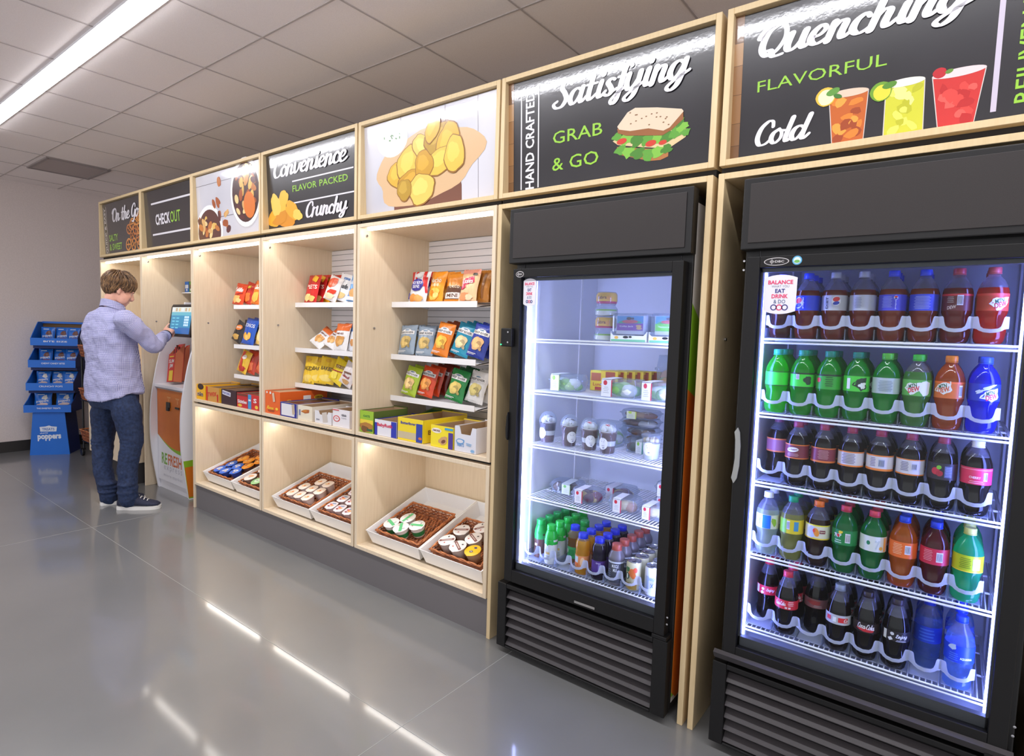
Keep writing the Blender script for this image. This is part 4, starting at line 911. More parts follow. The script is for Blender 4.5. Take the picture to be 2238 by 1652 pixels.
carton(2, (518, 894), (541, 862), .30, (196, 44, 46), 'red candy box with white lettering, first unit', g, [('text', (240, 236, 236), 'Skittles', .5, .42, .86, .24), ('ell', (230, 190, 60), .3, .15, .2, .1), ('rect', (120, 60, 40), .5, .9, .95, .14)], top=bar_wrap)
carton(2, (542, 899), (566, 866), .30, (206, 48, 44), 'red and blue candy box at the right end, first unit', g, [('rect', (70, 150, 206), .16, .5, .3, .98), ('rect', (236, 232, 236), .16, .6, .22, .12), ('text', (240, 236, 236), 'S', .66, .62, .3, .3), ('ell', (240, 196, 70), .8, .2, .15, .12)], top=bar_wrap)
carton(3, (573, 907), (612, 858), .34, (232, 102, 36), 'large orange peanut butter cup box, biggest of the cartons', g, [('script', (248, 206, 60), 'Reese', .36, .26, .5, .16), ('rect', (90, 50, 30), .42, .14, .46, .02), ('rect', (90, 50, 30), .42, .09, .4, .02), ('ell', (248, 206, 60), .80, .24, .09, .06), ('ell', (232, 226, 220), .14, .93, .05, .05), ('ell', (232, 226, 220), .38, .92, .06, .06), ('rect', (214, 190, 160), .6, .74, .14, .4, .25), ('s_script', (248, 206, 60), 'Reese', .28, .56, .36, .18), ('s_rect', (240, 236, 232), .55, .66, .16, .26), ('s_ell', (248, 206, 60), .80, .68, .1, .12), ('s_text', (90, 50, 30), 'LARGE', .80, .68, .16, .08)], top=mat((196, 160, 130), .5), rz=0)
carton(3, (613, 916), (649, 884), .30, (230, 228, 232), 'white carton with a dark blue edge, beside the large orange box', g, [('rect', (34, 40, 140), .5, .96, .98, .08), ('rect', (34, 40, 140), .03, .5, .05, .98), ('rect', (34, 40, 140), .5, .04, .98, .07), ('rect', (34, 40, 140), .93, .5, .13, .98), ('rect', (196, 176, 150), .80, .6, .16, .7, .15)], side=(36, 44, 150), top=bar_wrap)
carton(3, (651, 924), (682, 890), .30, (232, 222, 200), 'cream carton with a caramel bar picture, middle unit', g, [('ell', (176, 96, 40), .56, .62, .28, .13, .1, .1), ('ell', (206, 130, 50), .5, .64, .16, .07, .1), ('rect', (120, 130, 170), .14, .5, .10, .4)], side=(226, 216, 200))
carton(3, (688, 933), (724, 903), .22, (228, 226, 228), 'plain white carton with a torn opening, middle unit', g, [('rect', (206, 196, 186), .62, .55, .3, .8, .2), ('rect', (150, 150, 160), .2, .3, .2, .1)], notch=.02)
carton(3, (727, 941), (764, 899), .20, (234, 230, 232), 'white carton with a red round emblem and grey lettering', g, [('ell', (206, 44, 44), .24, .46, .20, .18), ('ell', (236, 232, 232), .24, .46, .15, .135), ('text', (206, 44, 44), 'go', .24, .46, .16, .10), ('text', (96, 96, 104), 'VEND', .68, .70, .30, .12), ('rect', (170, 170, 176), .68, .55, .3, .03), ('rect', (206, 60, 70), .2, .95, .4, .05)])
carton(4, (780, 945), (816, 901), .24, (152, 190, 48), 'green granola bar box with a brown oat picture, left end', g, [('text', (30, 110, 50), 'OATS', .5, .76, .5, .1), ('rect', (232, 206, 60), .5, .5, .98, .2), ('ell', (176, 120, 50), .5, .26, .48, .22, 0, .06), ('ell', (120, 76, 34), .4, .16, .3, .14, 0, .1), ('rect', (40, 90, 60), .76, .14, .4, .1)], side=(90, 110, 50), cat_='display box')
carton(4, (819, 953), (867, 924), .26, (230, 228, 234), 'white candy box with red name and blue ends, third unit', g, [('rect', (40, 52, 170), .06, .4, .12, .8), ('rect', (40, 52, 170), .88, .5, .24, .98), ('text', (214, 40, 80), 'BabyRuth', .46, .66, .70, .28)], side=(40, 52, 160))
carton(4, (869, 961), (925, 920), .32, (240, 214, 40), 'big yellow candy box with a torn edge, third unit', g, [('rect', (202, 186, 150), .40, .24, .80, .30), ('text', (50, 60, 150), 'Butterfinger', .42, .76, .60, .16), ('rect', (40, 62, 160), .86, .42, .24, .80), ('ell', (206, 110, 50), .9, .2, .07, .06), ('s_rect', (240, 214, 40), .5, .5, .98, .98), ('s_text', (120, 90, 40), 'Butter', .3, .45, .4, .2)], side=(236, 214, 60))
carton(4, (941, 977), (991, 936), .24, (244, 222, 40), 'yellow cookie box with a purple corner, third unit', g, [('ell', (244, 236, 226), .26, .76, .22, .12), ('text', (120, 70, 50), "S'MORES", .26, .76, .34, .10), ('ell', (206, 160, 110), .56, .34, .2, .18, .4, .1), ('ell', (120, 70, 50), .58, .30, .1, .08, .4), ('rect', (76, 50, 140), .90, .38, .2, .74), ('rect', (60, 160, 200), .82, .90, .36, .10)], side=(230, 206, 60))
carton(4, (993, 986), (1041, 938), .22, (222, 222, 230), 'white cut-out carton with light blue print, right end', g, [('text', (86, 146, 206), 'TREATS', .28, .26, .34, .12), ('ell', (110, 160, 210), .27, .40, .2, .12, .1, .06), ('ell', (222, 222, 230), .27, .41, .15, .07), ('rect', (130, 176, 216), .68, .36, .26, .03, -.1), ('rect', (130, 176, 216), .68, .30, .22, .03, -.1), ('ell', (130, 176, 216), .86, .1, .09, .06)], notch=.035)
# a loose opened carton lying behind the first two of the third unit
a = at(816, 906, 'y', .14); mb = MB(); gm = mat((150, 180, 60), .45)
mb.prism([(-.05, 0), (.13, .0), (.13, .004), (-.05, .004)], 0, .12, gm, 'yz'); mb.box(0, .004, -.05, .13, .004, .055, mat((232, 230, 226), .5)); mb.box(.116, .12, -.05, .13, .004, .06, gm)
mb.prism([(-.05, .055), (.13, .10), (.13, .103), (-.05, .058)], -.02, .14, gm, 'yz'); mb.shape(rect(.13, .07, .06, .03), lambda x, y, l=0: (x, y+.03, .0790+y*.25+l), mat((40, 120, 60), .45)); mb.shape(rect(.15, .012, .06, -.045), lambda x, y, l=0: (x, y, .062+l), mat((236, 236, 232), .5))
o = mb.build('display_box', loc=(-2.40, .335, ZU+T+.0012)); tag(o, 'opened green carton with its flap up, behind the white candy box', 'display box', g)
# ---------------------------------------------------------------- slanted trays, baskets and cups in the cubbies
tray_m = mat((242, 242, 243), .3)
TILT = 19
def tray(unit, k, label):
    w, l, hgt = .408, .465, .078
    x0 = XB[unit][0]+T+.036+k*.418
    t = thing('slanted_tray', label, 'tray', (x0+w/2, .062, ZB+T+.006), 0, 'white slanted trays in the cubbies'); t.rotation_euler = (R(TILT), 0, 0)
    if k == 1 and unit != 4: w -= .0
    mb = MB(); e = .003; dx = .016
    def ring(ins, z, o=0): return [Vector((-w/2+ins, ins*.4+o, z)), Vector((w/2-ins, ins*.4+o, z)), Vector((w/2-ins, l-ins, z)), Vector((-w/2+ins, l-ins, z))]
    mb.rings([ring(dx, 0), ring(0, hgt), ring(-.004, hgt), ring(-.004, hgt+.002), ring(e, hgt+.002), ring(dx+e, e)], tray_m)
    mb.build('tray', t, bevel=.002)
    MB().box(-w/2+.03, w/2-.03, l-.104, l-.100, -.110, -.002, tray_m).build('riser', t)
    return t
wick = noise_mat('wicker', (150, 82, 42), (200, 126, 76), (1, 1, 1), 40, .5, .2, 2, bdist=.002)
wick2 = noise_mat('wicker_dark', (116, 58, 28), (164, 94, 52), (1, 1, 1), 40, .5, .2, 2, bdist=.002)
def wicker(w, l, h, t, m=wick, m2=wick2):
    mb = MB()
    def loop(sc_, z, wob=0, ph=0):
        pts = []; n = 72
        for k in range(n):
            s_ = 4*k/n; q = int(s_); f = s_-q; a, b = w/2*sc_, l/2*sc_; cr = [(-a, -b), (a, -b), (a, b), (-a, b)]; p = cr[q]; p2 = cr[(q+1) % 4]
            x, y = p[0]*(1-f)+p2[0]*f, p[1]*(1-f)+p2[1]*f; d = 1+wob*(1 if (k+ph) % 2 else -1)
            pts.append((x*d, y*d, z))
        return pts
    for j in range(6):
        z = .006+(h-.012)*j/6; mb.tube(loop(.90+.10*j/6, z, .012, j), .0042, m2 if j % 2 else m, 5, True)
    for (x0, y0, dx, dy, n, L) in ((-w/2, -l/2, w, 0, 12, 0), (w/2, -l/2, 0, l, 14, 0), (w/2, l/2, -w, 0, 12, 0), (-w/2, l/2, 0, -l, 14, 0)):
        for k in range(n):
            f = (k+.5)/n; x, y = x0+dx*f, y0+dy*f; mb.tube([(x*.90, y*.90, .004), (x, y, h-.004)], .003, m2, 4)
    n = int(w*.88/.011)
    for k in range(n):
        x = -w*.44+w*.88*(k+.5)/n
        mb.tube([(x, -l*.445+l*.89*j/12, .004+.0026*(1 if (j+k) % 2 else -1)) for j in range(13)], .0046, (m, m2, m)[k % 3], 5)
    for k in range(7):
        y = -l*.40+l*.8*k/6; mb.tube([(-w*.44, y, .004), (w*.44, y, .004)], .004, m2, 4)
    mb.build('weave', t)
    mb = MB()
    for ph in (0, PI):
        base = loop(1.0, h); n = len(base); mb.tube([(p[0]+.004*math.cos(ph+k*.9), p[1]+.004*math.cos(ph+k*.9)*.5, p[2]+.004*math.sin(ph+k*.9)) for k, p in enumerate(base)], .0048, m, 6, True)
    mb.build('rim', t, smooth=60)
SLP = Matrix.Rotation(R(TILT), 4, 'X')
def on_tray(tr, x, y, z): return Vector(tr.location)+(SLP @ Vector((x, y, z)))
BASK = {}
def basket(tr, w, l, h, y, label):
    BASK[tr.name] = (w/2-.012, y-l/2+.012, y+l/2-.012)
    t = thing('wicker_basket', label, 'basket', on_tray(tr, 0, y, .006), 0, 'wicker baskets in the white trays'); t.rotation_euler = (R(TILT), 0, 0); wicker(w, l, h, t); return t
# cups: every kind built once
CUPS = {}
def cup(kind, r0, r1, h, body, lid, deco=None, tab=True, square=0):
    def make(label, group):
        t = thing('food_cup', label, 'cup', (0, 0, 0), 0, group)
        mod = (lambda a, z: 1/ (max(abs(math.cos(a)), abs(math.sin(a)))**square)) if square else None
        bm_ = body if not isinstance(body, tuple) else mat(body, .35)
        mb = MB(); pr_ = [(r0*.9, 0), (r0, .003), (r0+(r1-r0)*.48, h*.5), (r1, h-.004)] if not deco or 'band' not in deco else [(r0*.9, 0), (r0, .003, None), (r0+(r1-r0)*.2, h*.2, mat(deco['band'], .35)), (r0+(r1-r0)*.62, h*.62, None), (r1, h-.004)]
        mb.lathe(pr_, bm_, 22, mod=mod); mb.build('body', t, smooth=40)
        mb = MB(); lm = lid if not isinstance(lid, tuple) else mat(lid, .32)
        mb.lathe([(r1*1.07, h-.004), (r1*1.09, h-.001), (r1*1.05, h), (.0001, h+.0005)], lm, 22, mod=mod)
        if tab: mb.prism([(-r1*.3, -r1*.95), (r1*.3, -r1*.95), (r1*.14, -r1*1.17), (-r1*.14, -r1*1.17)], h-.002, h-.0008, lm, 'xy')
        f = lambda x, y, l=0: (x, y, h+.0011+l)
        for k, d in enumerate((deco or {}).get('lid', ())):
            c = mat(d[1], .35); q = d[2:]
            vf = {'rect': lambda: rect(q[2]*r1, q[3]*r1, q[0]*r1, q[1]*r1, rot=q[4]), 'ell': lambda: ell(q[2]*r1, q[3]*r1, q[0]*r1, q[1]*r1, 16, q[4], .04, k), 'text': lambda: text(q[0], q[3]*r1, q[4]*r1, q[1]*r1, q[2]*r1, q[5])}[d[0]]()
            mb.shape(vf, lambda x, y, l=0, k=k: f(x, y, l+k*.0004), c)
        mb.build('lid', t, smooth=40); return t
    CUPS[kind] = [make, None]
QUEUE = {}
def put_cup(kind, tr, x, y, z, label, group, rz=0, tip=(0, 0)): QUEUE.setdefault(tr.name, []).append([kind, tr, x, y, z, label, group, rz])
RAD = dict(green=.0445, brown=.0445, yellow=.043, yogurt=.0415, berry=.0415, blue=.0435, orange=.0445, coffee=.0445, lime=.0445)
def settle_cups():
    """cups stand side by side in their basket: push apart any that would touch, keep them inside the rim"""
    for q in QUEUE.values():
        for it in range(400):
            for a in q:
                for b in q:
                    if a is b: continue
                    dx, dy = b[2]-a[2], b[3]-a[3]; d = math.hypot(dx, dy) or 1e-4; m = RAD[a[0]]+RAD[b[0]]-d
                    if m > 0:
                        for c, s_ in ((a, -1), (b, 1)): c[2] += s_*dx/d*m*.5; c[3] += s_*dy/d*m*.5
                r = RAD[a[0]]; bw, b0, b1 = BASK[a[1].name]; a[2] = min(max(a[2], -bw+r), bw-r); a[3] = min(max(a[3], b0+r), b1-r)
        for kind, tr, x, y, z, label, group, rz in q:
            c = CUPS[kind]; loc = on_tray(tr, x, y, .0215)
            if c[1] is None: c[1] = c[0](label, group); o = c[1]; o.location = loc
            else: o = dup(c[1], loc, None, label, group)
            o.rotation_euler = (SLP.to_3x3() @ Matrix.Rotation(R(rz), 3, 'Z')).to_euler()
cup('green', .030, .041, .066, (234, 232, 228), (240, 238, 236), dict(band=(40, 140, 80), lid=[('rect', (96, 196, 130), 0, 0, .42, 1.9, .5), ('ell', (150, 60, 50), -.5, .3, .10, .07, 0), ('text', (90, 90, 90), 'oats', .55, -.2, .4, .16, .5)]))
cup('brown', .030, .041, .070, (206, 196, 190), (240, 236, 234), dict(lid=[('rect', (130, 84, 80), 0, 0, .36, 1.9, .9), ('rect', (226, 216, 210), 0, 0, .10, 1.3, .9), ('ell', (190, 90, 80), -.5, -.3, .12, .09, 0), ('ell', (60, 60, 64), .5, .35, .14, .09, .4)]))
cup('yellow', .030, .039, .062, (196, 170, 140), (238, 194, 44), dict(lid=[('ell', (60, 60, 120), .1, .5, .22, .16, 0), ('ell', (70, 60, 110), 0, -.3, .26, .2, 0), ('text', (240, 230, 200), 'PB', 0, -.3, .3, .2, 0)]))
cup('yogurt', .027, .034, .060, (226, 210, 206), (240, 224, 212), dict(lid=[('ell', (240, 200, 140), -.1, 0, .5, .32, .3), ('ell', (226, 120, 80), .1, .05, .22, .16, .3), ('ell', (250, 236, 220), -.35, .1, .2, .14, 0)]), square=.45)
cup('berry', .027, .034, .060, (222, 200, 200), (232, 222, 226), dict(lid=[('rect', (200, 60, 70), -.3, .2, .5, .3, .2), ('ell', (236, 170, 110), .2, -.1, .36, .26, .2), ('rect', (110, 150, 190), .2, .5, .8, .24, .1), ('ell', (150, 40, 50), -.3, -.4, .26, .16, 0)]), square=.45)
cup('blue', .031, .040, .050, (40, 76, 176), (52, 104, 208), dict(lid=[('ell', (232, 232, 240), 0, .05, .62, .34, .3), ('text', (40, 70, 180), 'MILK', 0, .05, .6, .2, .3), ('ell', (230, 190, 120), .4, -.5, .26, .16, .3)]))
cup('orange', .031, .041, .052, (104, 80, 78), (236, 146, 36), dict(lid=[('ell', (250, 196, 80), .2, .1, .4, .3, .2), ('rect', (196, 96, 30), -.4, .1, .3, 1.1, .2), ('ell', (252, 220, 150), -.2, -.4, .3, .16, .2)]))
cup('coffee', .031, .041, .062, (150, 132, 124), (238, 224, 214), dict(lid=[('ell', (226, 170, 120), 0, .2, .6, .3, .2), ('rect', (90, 90, 96), .2, -.3, .5, .1, .2)]))
cup('lime', .031, .041, .050, (150, 140, 120), (150, 200, 130), dict(lid=[('ell', (216, 236, 206), 0, 0, .56, .5, 0), ('text', (70, 120, 60), 'FIT', 0, 0, .5, .24, 0)]))
nm = ('first cubby', 'middle cubby', 'third cubby')
TR = {}
for u in (2, 3, 4):
    for k in (0, 1): TR[u, k] = tray(u, k, 'white slanted plastic tray on the %s side of the %s' % (('left', 'right')[k], nm[u-2]))
g = 'food cups in the third cubby'
basket(TR[4, 0], .33, .285, .062, .178, 'nearly empty brown wicker basket holding four green-striped cups')
basket(TR[4, 1], .33, .285, .062, .178, 'brown wicker basket under the brown-striped cups, beside the first cooler')
for k, (x, y, rz, l) in enumerate(((-.105, .100, 40, 'white cup with a green stripe, nearest the left front tray corner'), (-.050, .165, -30, 'white cup with a green stripe, farthest back of its four'), (-.035, .085, 10, 'white cup with a green stripe, nearest the tray front edge'), (.042, .135, 75, 'white cup with a green band, standing alone at the right'))):
    put_cup('green', TR[4, 0], x, y, .018, l, g, rz, (-3, 3))
for x, y, rz, l, tp in ((-.095, .205, 60, 'brown-striped white cup at the back left of the right tray', (10, -8)), (-.005, .215, 85, 'brown-striped white cup at the back right of the right tray', (0, 6)), (-.015, .135, 10, 'brown-striped white cup standing in the middle of the right tray', (4, 0)), (-.115, .085, 70, 'brown-striped white cup at the front left of the right tray', (12, -10)), (-.045, .075, 5, 'brown-striped white cup at the front of the right tray', (14, 5))):
    put_cup('brown', TR[4, 1], x, y, .020, l, g, rz, tp)
put_cup('yellow', TR[4, 1], .055, .105, .020, 'yellow-lidded cup beside the brown-striped cups', g, 0, (4, 6))
g = 'yogurt cups in the middle cubby'
basket(TR[3, 0], .34, .31, .062, .19, 'brown wicker basket half full of peach yogurt cups, middle cubby')
basket(TR[3, 1], .34, .31, .062, .19, 'brown wicker basket full of berry yogurt cups, middle cubby')
pos = ('front row, leftmost', 'front row, middle', 'front row, rightmost', 'second row, leftmost', 'second row, middle', 'second row, rightmost', 'third row, left', 'third row, right')
k = 0
for j in range(3):
    for i in range((3, 3, 2)[j]):
        put_cup('yogurt', TR[3, 0], -.098+.082*i+.01*j+(.06 if j == 2 else 0), .088+.076*j, .016+(.012 if (i+j) % 2 else 0), 'peach-lidded yogurt cup in the left tray, %s' % pos[k], g, rd.uniform(-12, 12), (rd.uniform(-6, 10), rd.uniform(-8, 8))); k += 1
k = 0
for j in range(3):
    for i in range((3, 3, 2)[j]):
        put_cup('berry', TR[3, 1], -.098+.082*i+.005*j, .082+.076*j, .016+(.012 if (i+j) % 2 else 0), 'berry yogurt cup in the right tray, %s' % pos[k], g, rd.uniform(-12, 12), (rd.uniform(-6, 10), rd.uniform(-8, 8))); k += 1
g = 'food cups in the first cubby'
basket(TR[2, 0], .365, .36, .056, .212, 'brown wicker basket under the blue and orange lids, first cubby')
basket(TR[2, 1], .33, .285, .062, .178, 'brown wicker basket under pale lidded cups, first cubby')
for x, y, rz, l, tp in ((-.12, .085, 20, 'blue-lidded cup nearest the left front corner of the first tray', (20, -16)), (-.10, .165, -20, 'blue-lidded cup behind the leftmost blue one', (10, -6)), (-.028, .135, 0, 'blue-lidded cup in the middle of the blue lids', (16, 0)), (-.035, .062, 30, 'blue-lidded cup nearest the front edge of the first tray', (16, 8)), (.055, .118, -10, 'blue-lidded cup at the right, beside the orange lids', (14, 10))):
    put_cup('blue', TR[2, 0], x, y, .020, l, g, rz, tp)
for x, y, rz, l, tp, dz in ((-.075, .255, 10, 'orange-lidded cup at the left of the orange lids', (0, 0), 0), (.005, .215, 0, 'orange-lidded cup in the front middle of the orange lids', (8, 4), 0), (.065, .21, 25, 'orange-lidded cup nearest the front edge, turned towards the camera', (16, 10), .01), (.02, .31, 40, 'orange-lidded cup at the back of the orange lids', (0, 0), .01), (.10, .285, -10, 'orange-lidded cup at the right edge of the orange lids', (4, 6), 0)):
    put_cup('orange', TR[2, 0], x, y, .020+dz, l, g, rz, tp)
for x, y, rz, l, tp in ((-.125, .09, 0, 'pale-lidded grey cup at the left front of the right tray', (14, -8)), (-.085, .18, 20, 'pale-lidded grey cup at the back left of the right tray', (0, 0)), (-.045, .13, -10, 'pale-lidded grey cup in the middle of the right tray', (6, 0)), (.0, .2, 10, 'pale-lidded grey cup at the back right of the right tray', (0, 0))):
    put_cup('coffee', TR[2, 1], x, y, .020, l, g, rz, tp)
put_cup('lime', TR[2, 1], -.045, .06, .020, 'light green lidded cup at the front of the right tray', g, 0, (16, 0))
settle_cups()
# ---------------------------------------------------------------- bottles
clear_pl = see_through('clear_plastic', (240, 245, 250), (226, 234, 244), .78, .04)
clear_top = see_through('clear_bottle_top', (226, 226, 236), (190, 190, 205), .72, .04)
PROF = {
 'soda': [(.018, .002), (.027, 0), (.032, .006), (.0345, .018), (.0345, .034), (.0325, .05), (.0300, .062), (.0310, .074), (.0345, .084), (.0345, .136), (.0335, .144), (.0300, .156), (.0230, .170), (.0140, .182), (.0125, .190)],
 'contour': [(.018, .002), (.027, 0), (.032, .006), (.0335, .020), (.0310, .042), (.0300, .058), (.0320, .074), (.0345, .086), (.0345, .118), (.0330, .130), (.0285, .148), (.0215, .168), (.0145, .186), (.0125, .190)],
 'water': [(.022, .002), (.029, 0), (.0325, .005), (.0330, .020), (.0315, .024), (.0330, .028), (.0330, .044), (.0315, .048), (.0330, .052), (.0330, .068), (.0345, .076), (.0345, .128), (.0325, .140), (.0270, .156), (.0190, .170), (.0130, .180), (.0125, .188)],
 'juice': [(.026, 0), (.0300, .003), (.0305, .012), (.0285, .020), (.0300, .028), (.0300, .080), (.0285, .086), (.0300, .092), (.0275, .098), (.0305, .112), (.0290, .130), (.0230, .144), (.0180, .150)],
 'slim': [(.022, 0), (.0270, .003), (.0275, .012), (.0275, .110), (.0265, .122), (.0225, .136), (.0180, .146)],
 'shake': [(.026, 0), (.0300, .003), (.0305, .012), (.0305, .098), (.0320, .102), (.0320, .110), (.0290, .120), (.0220, .134), (.0185, .140)]}
LABEL_Z = {'soda': (.088, .134), 'contour': (.087, .117), 'water': (.078, .126), 'juice': (.030, .079), 'slim': (.010, .100), 'shake': (.012, .097)}
CAP_S = {'soda': (.0145, .190, .205), 'contour': (.0145, .190, .205), 'water': (.0145, .188, .203), 'juice': (.0195, .150, .168), 'slim': (.0195, .146, .168), 'shake': (.0195, .140, .162)}
def wrap(r, th0=0):
    def f(x, z, l=0): a = -PI/2+x/r+th0; rr = r+.0003+l; return (rr*math.cos(a), rr*math.sin(a), z)
    return f
def flatten(vf, step=.006):  # cut long faces so they follow a round label: only used on rectangles, which are made with enough columns
    return vf
def make_bottle(label, group, shape, liquid, lab, cap, deco=(), fill=.158, clear=.45, head=None, turn=0):
    t = thing('drink_bottle' if shape in ('soda', 'contour', 'water') else 'juice_bottle', label, 'bottle', (0, 0, 0), 0, group)
    lm = liquid if not isinstance(liquid, tuple) else drink(liquid, clear)
    hm = head or clear_top
    pr_ = PROF[shape]; out = []
    for i, (r, z) in enumerate(pr_):
        if i and pr_[i-1][1] < fill < z:
            f = (fill-pr_[i-1][1])/(z-pr_[i-1][1]); out.append((pr_[i-1][0]+(r-pr_[i-1][0])*f, fill, hm))
        out.append((r, z, hm if z >= fill else lm))
    foot = (lambda a, z: 1-.10*max(0, 1-z/.03)*(.5+.5*math.cos(5*a))) if shape in ('soda', 'contour') else None
    mb = MB(); mb.lathe(out, lm, 30, mod=foot); mb.lathe([(.0001, fill-.001), (max(r for r, z in pr_ if z >= fill-.03)*.7, fill-.001)], lm, 20, caps=False) if False else None
    mb.build('body', t, smooth=50)
    r, z0, z1 = CAP_S[shape]; cm = mat(cap, .35); mb = MB()
    mb.lathe([(r*.97, z0), (r, z0+.002), (r, z1-.002), (r*.93, z1), (.0001, z1)], cm, 24, mod=lambda a, z: 1+.012*math.cos(24*a/2)); mb.lathe([(r*1.04, z0-.003), (r*1.04, z0-.001), (r*.9, z0)], cm, 20)
    mb.build('cap', t, smooth=50)
    if lab:
        a, b = LABEL_Z[shape]; R0 = max(p[0] for p in pr_ if a-.002 <= p[1] <= b+.002)+.0004; h = b-a
        def M_(c): return mat(c, .4) if isinstance(c, tuple) else c
        mb = MB(); mb.lathe([(R0, a), (R0, b)], M_(lab), 32, caps=False); f0 = wrap(R0, turn)
        for k, d in enumerate(deco):
            kind, c, q = d[0], M_(d[1]), d[2:]
            if kind == 'band': mb.lathe([(R0+.0003, a+q[0]*h), (R0+.0003, a+q[1]*h)], c, 32, caps=False); continue
            vf = {'rect': lambda: rect(q[2], q[3]*h, q[0], a+q[1]*h, max(2, int(q[2]/.004)), 1, q[4] if len(q) > 4 else 0), 'ell': lambda: ell(q[2], q[3]*h, q[0], a+q[1]*h, 18, q[4] if len(q) > 4 else 0, q[5] if len(q) > 5 else 0, k, 2),
                  'text': lambda: text(q[0], q[3], q[4]*h, q[1], a+q[2]*h, q[5] if len(q) > 5 else 0, .03, 1, q[6] if len(q) > 6 else 0), 'script': lambda: fit(script(q[0]), q[3], q[4]*h, q[1], a+q[2]*h, q[5] if len(q) > 5 else 0)}[kind]()
            mb.shape(vf, lambda x, z, l=0, k=k: f0(x, z, l+.00012*(k+1)), c)
        mb.build('label', t, smooth=50)
    return t
def lines(c, x, z, w, n, dz): return [('rect', c, x, z-dz*i, w*(1 if i % 2 else .86), dz*.42) for i in range(n)]
def barcode(x, z=.5, w=.014, h=.6, c=(232, 232, 240)): return [('rect', c, x, z, w, h)]+[('rect', (60, 60, 80), x-w*.36+w*.18*i, z, w*.07, h*.8) for i in range(5)]
def globe(x, z, s=1): return [('ell', (236, 236, 242), x, z, .0095*s, .24*s), ('ell', (214, 44, 48), x, z+.09*s, .0075*s, .12*s, .25), ('ell', (30, 60, 170), x, z-.11*s, .0070*s, .09*s, .25)]
def dew(x, z, c=(206, 36, 60), w=.036): return [('ell', (226, 230, 236), x, z, w*.62, .34, .35, .16), ('text', (30, 90, 60), 'MTN', x-.002, z+.12, w*.62, .24, .3, .25), ('text', c, 'DEW', x+.001, z-.10, w*.86, .30, .3, .25)]
